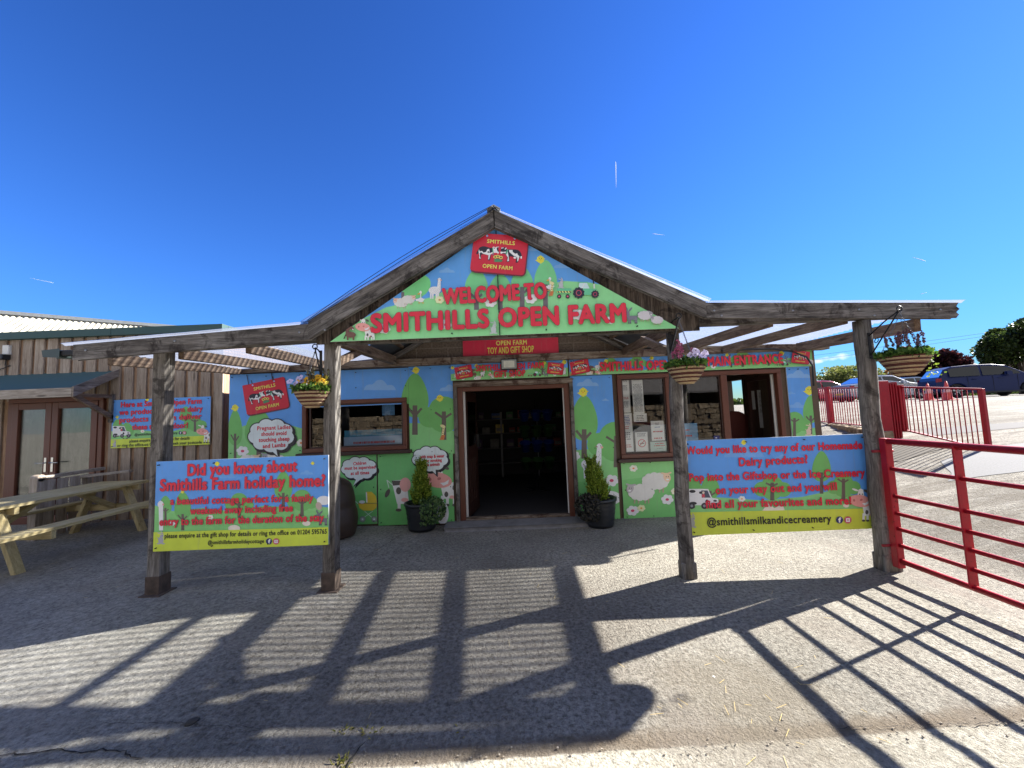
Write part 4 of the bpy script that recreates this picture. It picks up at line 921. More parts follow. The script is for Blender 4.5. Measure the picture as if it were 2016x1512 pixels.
def paint_left(a):
    backdrop(a, 440, 700, 910, 1045, [(hill_left, G1)])
    a.poly([(440, 900), (560, 915), (700, 905), (910, 912), (910, 1045), (440, 1045)], (112, 182, 106))
    a.cloud(748, 768, 32); a.cloud(590, 762, 22); a.cloud(885, 770, 20)
    a.tree(463, 806, 905, 28); a.chick(463, 803, 6); a.tree(510, 805, 910, 54, trunk_top=850)
    a.tree(817, 735, 856, 52, trunk_top=798, tw=9); a.chick(819, 729, 6)
    a.tree(874, 785, 866, 58, True, trunk_top=810, tw=8); a.chick(866, 784, 6)
    a.giraffe(870, 866, 32)
    a.flower(478, 888, 12); a.flower(593, 872, 9, (232, 232, 200), (214, 130, 70))
    a.sheep(490, 908, 40, (206, 178, 150)); a.sheep(540, 906, 44, (150, 150, 156), -1)
    a.emblem(524, 781, 84, rot=-12)
    a.line((487, 738), (491, 758), 1.6, (40, 40, 60)); a.line((535, 732), (538, 750), 1.6, (40, 40, 60))
    a.bubble(535, 857, 92, 66, (0.02, 0.14, 0.62))
    for st, p, q in (('Pregnant Ladies', (508, 847), (573, 844)), ('should avoid', (516, 858), (565, 856)), ('touching sheep', (511, 870), (571, 867)), ('and Lambs', (519, 882), (563, 879))):
        a.text(st, p, q, 7.5, (206, 40, 60), 0.026, 0.010, (46, 16, 40))
def wash_bubble(a): a.bubble(847, 903, 72, 50, (0.06, 0.16, 0.62))
def paint_low(a):
    a.poly([(600, 880), (910, 880), (910, 1050), (600, 1050)], (110, 182, 108))
    a.poly([(600, 960), (700, 975), (820, 962), (910, 968), (910, 1050), (600, 1050)], (100, 176, 98))
    a.bubble(707, 922, 72, 46, (0.0, -0.16, 0.75))
    for st, p, q in (('Children', (696, 916), (721, 914)), ('must be supervised', (679, 925), (739, 922)), ('at all times', (691, 935), (727, 933))): a.text(st, p, q, 6, (206, 40, 60), 0.026, 0.010, (46, 16, 40))
    # printed child with a yellow pram
    a.poly([(668, 975), (690, 972), (694, 1010), (668, 1010)], (196, 40, 62)); a.line((686, 976), (698, 985), 4, (222, 172, 156)); a.ell(677, 955, 7.5, 9, (226, 178, 160)); a.ell(677, 948, 9, 6, (84, 40, 46)); a.poly([(672, 964), (683, 962), (682, 970), (673, 970)], (226, 178, 160))
    a.ell(674, 955, 0.9, 1.2, (50, 40, 44), n=8); a.ell(681, 955, 0.9, 1.2, (50, 40, 44), n=8); a.ell(679, 960, 2.2, 1.2, (240, 236, 236), n=8); a.ell(676, 969, 4, 2.5, (214, 222, 240))
    Yl = (230, 190, 60); a.line((698, 985), (706, 992), 1.4, (190, 210, 210))
    a.poly([(706, 991), (743, 991), (741, 1000), (734, 1005), (716, 1005), (708, 1000)], Yl); a.poly([(722, 990), (721, 968), (732, 968), (740, 976), (743, 990)], Yl); a.line((705, 991.5), (744, 991.5), 1.2, (196, 136, 60)); a.ell(713, 988, 6, 3.2, (206, 216, 240)); a.line((721.5, 969), (722.5, 989), 2.5, (226, 230, 238))
    a.line((718, 1006), (732, 1018), 1, (190, 210, 200)); a.line((734, 1006), (718, 1018), 1, (190, 210, 200))
    for x in (714, 737): a.ell(x, 1022, 6, 6, (120, 130, 124)); a.ell(x, 1022, 4.2, 4.2, (150, 160, 152)); a.ell(x, 1022, 1.8, 1.8, (206, 214, 226), n=10)
    # cow with speech bubble
    a.line((776, 957), (762, 945), 1.8, (190, 210, 190)); a.line((762, 945), (766, 960), 1.8, (190, 210, 190)); a.ell(763, 971, 4, 9, (76, 70, 68), rot=25)
    a.poly([(771, 946), (800, 944), (806, 992), (782, 992)], (226, 220, 212)); a.poly([(771, 946), (790, 946), (794, 954), (774, 956)], (82, 76, 70))
    a.ell(785, 966, 5, 7, (82, 76, 70)); a.line((786, 990), (786, 1004), 6, (226, 220, 212)); a.ell(785, 1004, 6, 3, (82, 76, 70)); a.ell(797, 984, 7, 4, (226, 158, 150)); a.ell(798, 954, 11, 14, (226, 158, 150))
    a.cow(862, 945, 56)
    a.k = max(a.k, 90); wash_bubble(a); a.k += 60
    for st, p, q in (('Please wash hands', (828, 894), (875, 892)), ('with soap & water', (828, 902), (875, 900)), ('after stroking', (833, 910), (870, 908)), ('the animals', (837, 918), (866, 916))): a.text(st, p, q, 5.6, (206, 40, 60), 0.026, 0.010, (46, 16, 40))
    a.ell(872, 1010, 12, 22, (222, 220, 216)); a.ell(872, 1010, 8, 17, (206, 204, 200))
def paint_right(a):
    backdrop(a, 1110, 690, 1345, 1045, [([(1110, 888), (1160, 884), (1220, 893), (1345, 880)], G1)])
    a.poly([(1110, 950), (1225, 945), (1345, 930), (1345, 1045), (1110, 1045)], (112, 182, 106))
    a.cloud(1157, 760, 22); a.cloud(1192, 789, 7)
    a.tree(1150, 778, 903, 52, trunk_top=845, tw=9); a.chick(1148, 772, 8)
    a.tree(1213, 838, 920, 66, True, trunk_top=858, tw=8)
    a.flower(1130, 898, 12); a.flower(1204, 946, 14); a.flower(1134, 1010, 12); a.flower(1247, 922, 8, (232, 232, 200), (214, 130, 70))
    a.alpaca(1164, 914, 74)
    a.ell(1198, 980, 26, 14, (224, 222, 218))
    for i in range(9): a.line((1180+i*4.5, 972+(i % 3)*3), (1183+i*4.5, 975+(i % 3)*3), 0.8, (110, 110, 110))
    a.sheep(1290, 947, 54, (222, 184, 152)); a.sheep(1262, 969, 52, (168, 160, 162), -1)
    a.flower(1313, 983, 12); a.flower(1245, 1005, 12); a.flower(1262, 1000, 8, (236, 226, 170), (214, 150, 70)); a.flower(1328, 967, 8, (236, 226, 190), (214, 150, 70))
def paint_end(a):
    backdrop(a, 1535, 690, 1625, 880, [([(1535, 862), (1570, 848), (1625, 838)], G1)])
    a.cloud(1572, 744, 24); a.cloud(1558, 776, 8, (104, 158, 222)); a.cloud(1570, 803, 18, (110, 160, 222))
    a.tree(1596, 778, 855, 30, trunk_top=818, tw=5); a.chick(1593, 769, 8)
    a.tree(1564, 815, 860, 36, True, trunk_top=823, tw=5)
    a.rabbit(1592, 850, 20, (206, 180, 164))
r, a = mural('tall painted board left of the shop window with red emblem and a pregnancy warning bubble', [(452, 738, 596.5, 1046)]); paint_left(a); a.finish(r)
r, a = mural('painted board above and right of the shop window with tall green tree and yellow chicks', [(597.5, 732, 805, 795), (804, 722, 895, 893)]); paint_left(a); wash_bubble(a); a.finish(r)
r, a = mural('painted board under the shop window with child pushing a yellow pram', [(597.5, 893, 742.5, 1031)]); paint_low(a); a.finish(r)
r, a = mural('painted board left of the entrance with cow and hand washing bubble', [(743.5, 893, 895, 1029)]); paint_low(a); a.finish(r)
r, a = mural('tall painted board right of the entrance with alpaca under a tree', [(1122, 741, 1221.5, 1027)]); paint_right(a); a.finish(r)
r, a = mural('green painted board with two sheep below the ticket window', [(1222, 907, 1345, 1019)]); paint_right(a); a.finish(r)
r, a = mural('narrow painted board at the right end of the shop front with chick on tree', [(1547, 722, 1621, 1010)]); paint_end(a); a.finish(r)
r, a = mural('plain green painted board behind the dairy sign at the right of the shop front', [(1346, 907, 1562, 1014)]); a.poly([(1330, 900), (1580, 890), (1580, 1030), (1330, 1030)], (112, 182, 106)); a.flower(1380, 960, 12); a.flower(1470, 985, 12); a.finish(r)

# ------------------------------------------------------------------ sign boards
def sign(name, label, px, Y, th, edge=board_edge, screws=True):
    r = rect_px(px, Y)
    root = thing(name, label, 'sign', ((r[0][0]+r[1][0])/2, Y, r[0][1]))
    b = MB(); b.box(r[0][0], r[1][0], Y, Y+th, r[0][1], r[2][1], edge); b.build('board', root)
    if screws:
        sc = MB()
        for i in range(4):
            for z in (r[0][1]+0.03, r[2][1]-0.03):
                x = r[0][0]+0.03+(r[1][0]-r[0][0]-0.06)*i/3; sc.tube([(x, Y-0.001, z), (x, Y-0.022, z)], 0.005, screw_m, 8)
        sc.build('screws', root)
    return root, Art(Y, [r])
RED, ROUT = (205, 34, 58), (70, 20, 44)
FSY = FY-0.07
r, a = sign('fascia_sign', 'long gift shop sign over the entrance with a red emblem at each end', (887, 717.7, 1118.5, 740.5), FSY, 0.04)
backdrop(a, 880, 700, 1125, 760, [([(880, 738), (940, 728), (1010, 734), (1060, 722), (1125, 724)], G1)])
a.tree(950, 722, 742, 22, True); a.tree(1012, 712, 740, 18); a.tree(1068, 712, 738, 22, True); a.chick(891, 724, 3); a.chick(938, 720, 3.2); a.chick(1071, 715, 3); a.chick(1111, 713, 4)
a.horse(933, 735, 13); a.sheep(941, 744, 12); a.alpaca(950, 735, 16); a.cow(965, 738, 9); a.tractor(1053, 741, 10); a.donkey(1075, 737, 9); a.rabbit(1111, 733, 12, (206, 204, 206)); a.rabbit(897, 740, 9, (206, 204, 206))
for x, y in ((912, 746), (936, 745), (995, 742), (1010, 741), (1092, 738)): a.flower(x, y, 3)
a.emblem(913, 733, 33, rot=-12); a.emblem(1093, 726, 31, rot=5)
a.text('SMITHILLS OPEN FARM', (938, 731), (1070, 724), 11, RED, 0.034, 0.011, ROUT); a.text('GIFT SHOP', (973, 743), (1034, 740), 12, RED, 0.034, 0.011, ROUT); a.finish(r)
r, a = sign('fascia_sign', 'long main entrance sign over the ticket window with farm animals', (1120, 707.5, 1600, 720.5), FSY, 0.04)
e0, e1 = at(1120.5, 709, FSY), at(1600, 722, FSY)
backdrop(a, 1110, 680, 1610, 760, [([(1110, 735), (1180, 722), (1260, 730), (1330, 716), (1420, 722), (1500, 712), (1560, 704), (1610, 706)], G1)])
a.tree(1203, 708, 730, 20, True); a.tree(1254, 702, 728, 20, True, trunk_top=706); a.tree(1276, 710, 730, 14); a.tree(1462, 696, 722, 26, True, trunk_top=698); a.tree(1440, 704, 722, 14); a.tree(1513, 700, 720, 20, True); a.tree(1585, 692, 712, 30, True)
a.chick(1193, 711, 3.4); a.chick(1283, 705, 3.4); a.chick(1431, 699, 3); a.chick(1538, 696, 4.5); a.cloud(1405, 703, 12)
a.horse(1166, 730, 16); a.alpaca(1176, 722, 18); a.cow(1176, 733, 10); a.sheep(1160, 735, 13); a.giraffe(1124, 740, 16); a.tractor(1540, 720, 9); a.donkey(1551, 711, 11); a.sheep(1592, 713, 16, (160, 156, 156), -1, (186, 182, 178))
a.flower(1403, 722, 5); a.flower(1330, 733, 4); a.giraffe(1386, 727, 12)
a.emblem(1141, 723, 36, rot=-13); a.emblem(1574, 704, 34, rot=5)
a.text('SMITHILLS OPEN FARM', (1181, 731), (1372, 725), 17, RED, 0.034, 0.011, ROUT); a.text('MAIN ENTRANCE', (1393, 721), (1539, 715), 17.5, RED, 0.034, 0.011, ROUT); a.finish(r)

r, a = sign('shop_sign', 'plain red toy and gift shop sign on the block gable over the door', (910, 640, 1100, 694.5), FY-0.035, 0.03, plain('red_sign_edge', rgb(170, 24, 50), 0.5), False)
a.poly([(900, 630), (1110, 630), (1110, 710), (900, 710)], (196, 26, 56))
a.ell(1003, 664, 10, 2.5, (80, 160, 100))
for x in (972, 988, 1022, 1040): a.ell(x, 663, 2.4, 2, (30, 26, 40), n=10)
a.text('OPEN FARM', (977, 680), (1037, 678), 9, (244, 222, 92), 0.02); a.text('TOY AND GIFT SHOP', (960, 697), (1051, 693), 12.5, (244, 214, 80), 0.012); a.finish(r)
mb = MB(); yy = FY-0.06                                        # floodlight over the door
fl = thing('floodlight', 'square floodlight with black rim over the entrance sign', 'floodlight', (at(1003, 716, yy).x, yy, at(1003, 727, yy).z))
p0 = rect_px((985.5, 707, 1019, 727), FY-0.17); (fx0, fz0), (fx1, fz1) = p0[0], p0[2]
mb.box(fx0, fx1, FY-0.17, FY-0.12, fz0, fz1, black_metal); mb.build('housing', fl, bevel=0.006)
mb = MB(); mb.box(fx0+0.012, fx1-0.012, FY-0.174, FY-0.171, fz0+0.012, fz1-0.012, plain('lamp_lens', rgb(150, 152, 146), 0.25)); mb.build('lens', fl)
mb = MB(); mb.box(fx0+0.04, fx1-0.04, FY-0.177, FY-0.175, fz0+0.03, fz1-0.03, plain('lamp_reflector', rgb(206, 206, 188), 0.3)); mb.build('reflector', fl)
mb = MB(); mb.tube([((fx0+fx1)/2, FY-0.13, fz1), ((fx0+fx1)/2, FY-0.09, fz1+0.05), ((fx0+fx1)/2, FY-0.045, fz1+0.05)], 0.02, black_metal, 8); mb.build('bracket', fl)

SP, SL = 'sign', 0.012
S1Y = 3.43
r, a = sign('holiday_home_sign', 'large holiday home sign fixed across the two left canopy posts', (308, 909, 647, 1072), S1Y, SL)
backdrop(a, 290, 880, 660, 1100, [([(290, 990), (340, 1006), (400, 1000), (470, 1008), (540, 1000), (590, 994), (660, 1000)], G1), ])
a.poly([(290, 1012), (480, 1006), (520, 995), (580, 1000), (660, 1012), (660, 1060), (290, 1060)], (120, 186, 110))
a.cloud(604, 934, 13, (104, 158, 228)); a.cloud(440, 941, 24, (98, 154, 226))
a.tree(326, 976, 1025, 24); a.tree(360, 968, 1044, 32, trunk_top=1012); a.tree(471, 972, 1020, 32, True, trunk_top=988); a.tree(558, 928, 1006, 34, trunk_top=970); a.tree(595, 966, 1016, 34, True, trunk_top=984)
a.chick(428, 913, 4); a.chick(616, 912, 3); a.chick(360, 968, 3)
a.poly([(314, 1044), (313, 990), (316, 985), (322, 990), (322, 1044)], (226, 226, 222)); a.ell(317, 993, 6, 7, (228, 228, 224)); a.ell(322, 993, 2, 2, (220, 150, 140), n=8)
a.ell(638, 985, 14, 9, (226, 222, 216)); a.ell(628, 996, 6, 8, (176, 156, 146), rot=-20); a.donkey(636, 1024, 22, (104, 106, 116))
a.flower(415, 1018, 6, (232, 232, 210), (214, 150, 80)); a.flower(340, 1030, 6)
a.ell(462, 1040, 12, 7, (222, 206, 190)); a.ell(604, 1030, 8, 5, (222, 206, 190))
a.poly([(280, 1048), (660, 1037), (660, 1090), (280, 1092)], (192, 206, 62))
a.rabbit(318, 1063, 22, (160, 160, 166))
for st, p, q, h in (('Did you know about', (371, 936), (585, 927), 21), ('Smithills Farm holiday home?', (317, 966), (640, 956), 21)): a.text(st, p, q, h, RED, 0.04, 0.010, ROUT)
for st, p, q, h in (('a beautiful cottage perfect for a family', (337, 993), (617, 986), 13), ('weekend away including free', (376, 1012), (577, 1006), 13), ('entry to the farm for the duration of the stay', (316, 1034), (638, 1025), 13.5)): a.text(st, p, q, h, RED, 0.034, 0.011, ROUT)
a.text('please enquire at the gift shop for details or ring the office on 01204 595765', (326, 1059), (644, 1050), 8.5, (24, 24, 28), 0.018); a.text('@smithillsfarmholidaycottage', (411, 1071), (521, 1068), 7, (24, 24, 28), 0.018)
a.social(531, 1065, 6); a.finish(r)

S2Y = 3.60
r, a = sign('dairy_sign', 'large homemade dairy products sign between the two right canopy posts', (1346, 868, 1722, 1040), S2Y, SL)
backdrop(a, 1330, 840, 1740, 1080, [([(1330, 975), (1400, 978), (1500, 985), (1580, 978), (1640, 965), (1740, 990)], G1)])
a.cloud(1465, 900, 40, (104, 156, 222)); a.cloud(1540, 905, 16, (108, 160, 224)); a.tree(1365, 940, 1000, 34); a.tree(1398, 935, 1000, 36); a.tree(1520, 945, 985, 42, True, trunk_top=950); a.tree(1617, 888, 972, 36, trunk_top=930); a.tree(1660, 938, 985, 38, True, trunk_top=942)
a.chick(1464, 871, 4.5); a.chick(1353, 932, 3); a.flower(1460, 982, 7, (232, 232, 210), (214, 150, 80))
a.poly([(1500, 1005), (1512, 990), (1524, 1000), (1540, 992), (1545, 1006)], (222, 206, 190)); a.ell(1665, 995, 6, 4, (222, 206, 190))
a.poly([(1330, 1009), (1740, 1000), (1740, 1070), (1330, 1070)], (190, 202, 64))
a.van(1385, 992, 62); a.rabbit(1362, 1030, 24, (160, 160, 150)); a.cow(1692, 986, 44)
for st, p, q, h in (('Would you like to try any of our Homemade', (1351, 894), (1696, 883), 14), ('Dairy products?', (1455, 917), (1589, 911), 15), ('Pop into the Giftshop or the Ice Creamery', (1357, 947), (1701, 937), 14), ('on your way out and you will', (1409, 972), (1646, 964), 14), ('find all your favourites and more!', (1389, 1000), (1674, 992), 14)): a.text(st, p, q, h, RED, 0.034, 0.011, ROUT)
a.text('@smithillsmilkandicecreamery', (1392, 1034), (1635, 1027), 13.5, (18, 18, 22), 0.022); a.social(1651, 1023, 7); a.finish(r)

# gable sign: a triangle in two sheets
GY = 3.37
tri = [(at(650, 675, GY).x, at(650, 673, GY).z), (at(1336, 640, GY).x, at(1336, 641, GY).z), (at(974, 446, GY).x, at(974, 446, GY).z)]
tri[1] = (tri[1][0], tri[0][1])
seamx = tri[2][0]+0.01
gs = thing('gable_sign', 'big triangular welcome sign filling the gable in two sheets', 'sign', (seamx, GY, tri[0][1]))
a = Art(GY, [tri]); b = MB()
zt = lambda x: tri[0][1]+(tri[2][1]-tri[0][1])*((x-tri[0][0])/(tri[2][0]-tri[0][0]) if x < tri[2][0] else (tri[1][0]-x)/(tri[1][0]-tri[2][0]))
b.prism([(tri[0][0], GY, tri[0][1]), (seamx-0.003, GY, tri[0][1]), (seamx-0.003, GY, zt(seamx-0.003)), (tri[2][0], GY, tri[2][1])], (0, 0.012, 0), board_edge)
b.prism([(seamx+0.003, GY, tri[0][1]), (tri[1][0], GY, tri[0][1]), (seamx+0.003, GY, zt(seamx+0.003))], (0, 0.012, 0), board_edge); b.build('board', gs)
SK2, G3 = (84, 150, 232), (134, 206, 140)
a.poly([(600, 400), (1400, 400), (1400, 700), (600, 700)], SK2)
a.poly([(600, 690), (690, 640), (760, 605), (800, 596), (850, 585), (880, 570), (940, 566), (1010, 570), (1070, 562), (1110, 553), (1160, 556), (1210, 566), (1300, 600), (1400, 640), (1400, 700), (600, 700)], G3)
a.ell(820, 565, 30, 22, (110, 196, 122), rot=-30); a.poly([(790, 575), (796, 575), (796, 592), (790, 592)], (104, 98, 100))
for x, top, w, tt in ((938, 530, 44, 575), (985, 540, 44, 568), (1028, 525, 44, 565), (1074, 512, 44, 560)): a.tree(x, top, 610, w, c=(112, 194, 130), tc=(104, 98, 104), trunk_top=tt, tw=8)
a.cloud(880, 537, 16, (112, 164, 232)); a.cloud(1108, 528, 18, (108, 160, 230)); a.cloud(1050, 494, 14, (108, 160, 230)); a.chick(1064, 511, 7)
a.sheep(790, 596, 28, (222, 178, 156), -1); a.sheep(804, 590, 26, (222, 178, 156)); a.goose(829, 591, 22); a.alpaca(856, 572, 44); a.flower(866, 591, 9, (226, 226, 170), (190, 140, 90))
a.goose(1083, 566, 24); a.giraffe(1084, 583, 30); a.rabbit(1104, 562, 18, (176, 176, 182)); a.tractor(1139, 588, 32)
for x, y in ((966, 596), (1045, 589), (878, 640), (758, 648)): a.flower(x, y, 12)
a.flower(1136, 620, 13); a.rabbit(972, 650, 22, (180, 186, 186)); a.horse(692, 657, 24); a.cow(716, 645, 30); a.donkey(1244, 627, 24, (112, 112, 124)); a.sheep(1268, 622, 28, (150, 146, 152), 1, (196, 192, 194)); a.sheep(1292, 631, 24, (150, 146, 152), -1, (196, 192, 194))
a.flower(1200, 632, 9)
a.emblem(983, 503, 106, rot=4)
a.text('WELCOME TO', (874, 600), (1075, 588), 30, RED, 0.042, 0.013, ROUT)
a.text('SMITHILLS', (734, 655), (962, 645), 35, RED, 0.044, 0.012, ROUT); a.text('OPEN FARM', (984, 644), (1230, 634), 35, RED, 0.044, 0.012, ROUT)
a.finish(gs)
mb = MB()
for t in (0.12, 0.35, 0.62, 0.88):
    x = tri[0][0]+(tri[1][0]-tri[0][0])*t; mb.tube([(x, GY, tri[0][1]+0.03), (x, GY-0.022, tri[0][1]+0.03)], 0.006, screw_m, 8)
mb.box(seamx-0.004, seamx+0.004, GY-0.022, GY-0.001, tri[0][1], tri[2][1]-0.02, screw_m); mb.build('seam_strip', gs)

# ------------------------------------------------------------------ timber canopy over the yard in front of the shop
can = thing('timber_canopy', 'weathered timber canopy with gable, clear corrugated roof and four posts', 'canopy', (0, 3.52, 0))
BY = 3.30                                                       # face of the front boards
def X3(x, y, Y=BY): p = at(x, y, Y); return p.x, p.z
LX, LZ = X3(145, 680); VX, VZ = X3(608, 639); AX, AZ = X3(972, 415); UX, UZ = X3(1388, 597); RX, RZ = X3(1885, 597)
FH = 0.125
def board(pts, ext, m, name, bev=0.006): b = MB(); b.prism(pts, ext, m); b.build(name, can, bevel=bev)
# front boards: left wing, rising, falling, right wing
board([(LX, BY, LZ-FH), (VX, BY, VZ-FH), (VX, BY, VZ), (LX, BY, LZ)], (0, 0.045, 0), wood_x, 'fascia_board')
th = 0.145
board([(VX+0.002, BY-0.004, VZ-FH+0.005), (AX-0.0015, BY-0.004, AZ-th), (AX-0.0015, BY-0.004, AZ), (VX+0.002, BY-0.004, VZ+0.03)], (0, 0.049, 0), wood_l, 'barge_board')
board([(AX+0.0015, BY-0.004, AZ-th), (UX-0.002, BY-0.004, UZ-FH), (UX-0.002, BY-0.004, UZ+0.012), (AX+0.0015, BY-0.004, AZ)], (0, 0.049, 0), wood_r, 'barge_board')
board([(UX, BY, UZ-FH), (RX-0.03, BY, RZ-FH), (RX-0.006, BY, RZ-FH*0.8), (RX-0.028, BY, RZ-FH*0.62), (RX+0.004, BY, RZ-FH*0.4), (RX-0.02, BY, RZ-FH*0.22), (RX, BY, RZ), (UX, BY, UZ)], (0, 0.045, 0), wood_x, 'fascia_board')
# carrying beams behind, on the posts
def X35(x, y): p = at(x, y, 3.5); return p.x, p.z
lx, lz = X35(330, 690); vx, vz = X35(660, 668); ux, uz = X35(1330, 640); rx, rz = X35(1690, 632)
bm = MB(); bm.beam((LX+0.25, 3.50, lz+0.04), (ux*0-1.70, 3.50, vz+0.045), 0.10, 0.13, wood_x); bm.build('beam', can, bevel=0.006)
bm = MB(); bm.beam((1.62, 3.50, uz+0.045), (RX-0.05, 3.50, rz+0.075), 0.10, 0.13, wood_x); bm.build('beam', can, bevel=0.006)
bm = MB(); bm.beam((-1.60, 3.47, tri[0][1]+0.02), (1.55, 3.47, tri[0][1]+0.02), 0.06, 0.07, wood_x); bm.build('tie_beam', can, bevel=0.006)
# upright boards closing the gable behind the sign
gb = MB(); n = 26; gx0, gx1 = VX+0.02, UX-0.02; zb = tri[0][1]+0.01
rngb = random.Random(3)
def zroof(x): return (VZ+(AZ-VZ)*(x-VX)/(AX-VX) if x < AX else AZ+(UZ-AZ)*(x-AX)/(UX-AX))-0.05
for i in range(n):
    a = gx0+(gx1-gx0)*i/n; b = gx0+(gx1-gx0)*(i+1)/n+(0.012 if i % 2 else -0.003); y = 3.392+0.018*(i % 2)
    zl = zb-0.02+rngb.uniform(-0.01, 0.01)
    pts = [(a, y, zl), (b, y, zl), (b, y, max(zl+0.01, zroof(b)))] + ([(AX, y, zroof(AX))] if a < AX < b else []) + [(a, y, max(zl+0.01, zroof(a)))]
    gb.prism(pts, (0, 0.016, 0), wood_gable)
gb.build('gable_boarding', can)
bk_ = MB(); bk_.prism([(gx0+0.02, 3.436, zb), (gx1-0.02, 3.436, zb), (gx1-0.02, 3.436, max(zb+0.01, zroof(gx1))), (AX, 3.436, zroof(AX)-0.01), (gx0+0.02, 3.436, max(zb+0.01, zroof(gx0+0.02)))], (0, 0.008, 0), wood_gable); bk_.build('gable_backing', can)
# posts: two square on the left, two round poles on the right
def post(px_base, px_top, round_, r=0.056, Y=3.52):
    b = at(px_base[0], px_base[1], Y); t = at(px_top[0], px_top[1], Y); g = ground_h(b.x, Y)
    m = MB()
    if round_:
        pts = [(b.x+(t.x-b.x)*i/10+0.006*math.sin(i*1.7), Y+0.005*math.sin(i*2.3), g-0.02+(t.z-g+0.02)*i/10) for i in range(11)]
        m.tube(pts, [r*(1.06-0.12*i/10+0.02*math.sin(i*2.9)) for i in range(11)], wood_z, 20)
    else: m.beam((b.x, Y, g-0.02), (t.x, Y, t.z), 2*r, 2*r, wood_z, up=(0, 1, 0))
    o = m.build('post', can, bevel=0 if round_ else 0.008)
    s = MB()
    if round_: s.box(b.x-r*0.9, b.x+r*1.22, Y-r*0.9, Y+r*0.9, g-0.02, g+0.14, wood_z); s.build('post_foot', o, bevel=0.012)
    else:
        e = r+0.006; rust = plain('rusty_steel', rgb(84, 70, 60), 0.8, 0.1, var=0.4, scale=18)
        s.box(b.x-e, b.x+e, Y-e, Y+e, g, g+0.16, rust); s.box(b.x-e-0.03, b.x+e+0.03, Y-e-0.03, Y+e+0.03, g-0.004, g+0.009, rust); s.build('post_shoe', o, bevel=0.004)
    return b.x
P2X = post((311, 1158), (324, 690), False)
P1X = post((652, 1150), (655, 672), False, 0.055)
P3X = post((1353, 1140), (1323, 640), True, 0.060)
P4X = post((1746, 1120), (1696, 632), True, 0.072)
# wall plate on the shop front
m = MB(); m.beam((WL_-0.02, FY-0.07, 2.265), (at(890, 700, FY).x, FY-0.07, 2.27), 0.14, 0.10, wood_plate); m.build('wall_plate', can, bevel=0.008)
m = MB(); m.beam((at(891, 700, FY).x, FY-0.07, 2.27), (WR_+0.12, FY-0.07, 2.275), 0.14, 0.10, wood_plate); m.build('wall_plate', can, bevel=0.008)
# rafters of the two wings, running back to the wall
def rafter(xf, xr, zf, zr, w=0.055, h=0.10): m = MB(); m.beam((xf, 3.55, zf), (xr, FY-0.16, zr), w, h, wood_y); m.build('rafter', can, bevel=0.005)
wl = lambda x: LZ-0.10+(VZ-LZ)*(x-LX)/(VX-LX)
for x in (LX+0.06, LX+0.72, LX+1.35): rafter(x, x-0.02, wl(x), 2.24)
for x in (2.32, 3.02): rafter(x+0.12, x-0.06, UZ-0.13, 2.27)
rafter(RX-0.10, RX+0.08, RZ-0.13, 2.26, 0.06, 0.12)
# valley beams and gable rafters
for sx in (-1, 1):
    x = -1.66 if sx < 0 else 1.62
    m = MB(); m.beam((x, 3.56, 2.27), (x*0.985, FY-0.15, 2.30), 0.09, 0.11, wood_y); m.build('valley_beam', can, bevel=0.006)
    for y in (FY-0.12,):
        m = MB(); m.beam((x, y, 2.33), (GAPX, y, 3.20), 0.05, 0.09, wood_l if sx < 0 else wood_r, up=(0, 1, 0)); m.build('rafter', can, bevel=0.005)
for x, z in ((1.40, 2.50), (-1.52, 2.50)):
    m = MB(); m.beam((x, 3.45, z), (x, FY-0.02, z), 0.045, 0.05, wood_y); m.build('purlin', can)
m = MB(); m.beam((GAPX, 3.42, 3.20), (GAPX, FY-0.02, 3.22), 0.05, 0.10, wood_y); m.build('ridge_beam', can)
# braces at the inner posts
m = MB(); m.beam((P1X, 3.56, 2.02), (P1X+0.02, 4.2, 2.26), 0.05, 0.07, wood_y); m.build('brace', can)
m = MB(); m.beam((P3X, 3.56, 2.02), (P3X-0.02, 4.2, 2.26), 0.05, 0.07, wood_y); m.build('brace', can)
# clear corrugated sheets
def corrugated(p, q, y0, y1, name='roof_sheet', nx=10, pitch=0.076, amp=0.009, sag=0.0):
    mb = MB(); n = int((y1-y0)/pitch*8); d = Vector((q[0]-p[0], 0, q[1]-p[1])).normalized(); nrm = Vector((-d.z, 0, d.x)); vs = []; fs = []
    for i in range(nx+1):
        f = i/nx
        for j in range(n+1):
            y = y0+(y1-y0)*j/n; a = amp*math.sin(2*math.pi*y/pitch)
            vs.append((p[0]+(q[0]-p[0])*f+nrm.x*a, y, p[1]+(q[1]-p[1])*f+nrm.z*a+0.006*noise.noise(Vector((f*7, y*1.5, p[0])))))
    for i in range(nx):
        for j in range(n): fs.append((i*(n+1)+j, i*(n+1)+j+1, (i+1)*(n+1)+j+1, (i+1)*(n+1)+j))
    mb.add(vs, fs, sheet_mat, True); return mb.build(name, can)
corrugated((LX-0.10, LZ+0.012), (VX+0.03, VZ+0.022), 3.275, FY+0.01)
corrugated((VX-0.06, VZ+0.022), (AX+0.02, AZ+0.016), 3.265, FY+0.01)
corrugated((AX-0.02, AZ+0.018), (UX+0.05, UZ+0.028), 3.265, FY+0.01)
corrugated((UX-0.03, UZ+0.014), (RX+0.06, RZ+0.014), 3.275, FY+0.06)
dark_sheet = plain('old_dark_sheet', rgb(86, 92, 102), 0.6, 0.2, var=0.3, scale=3)
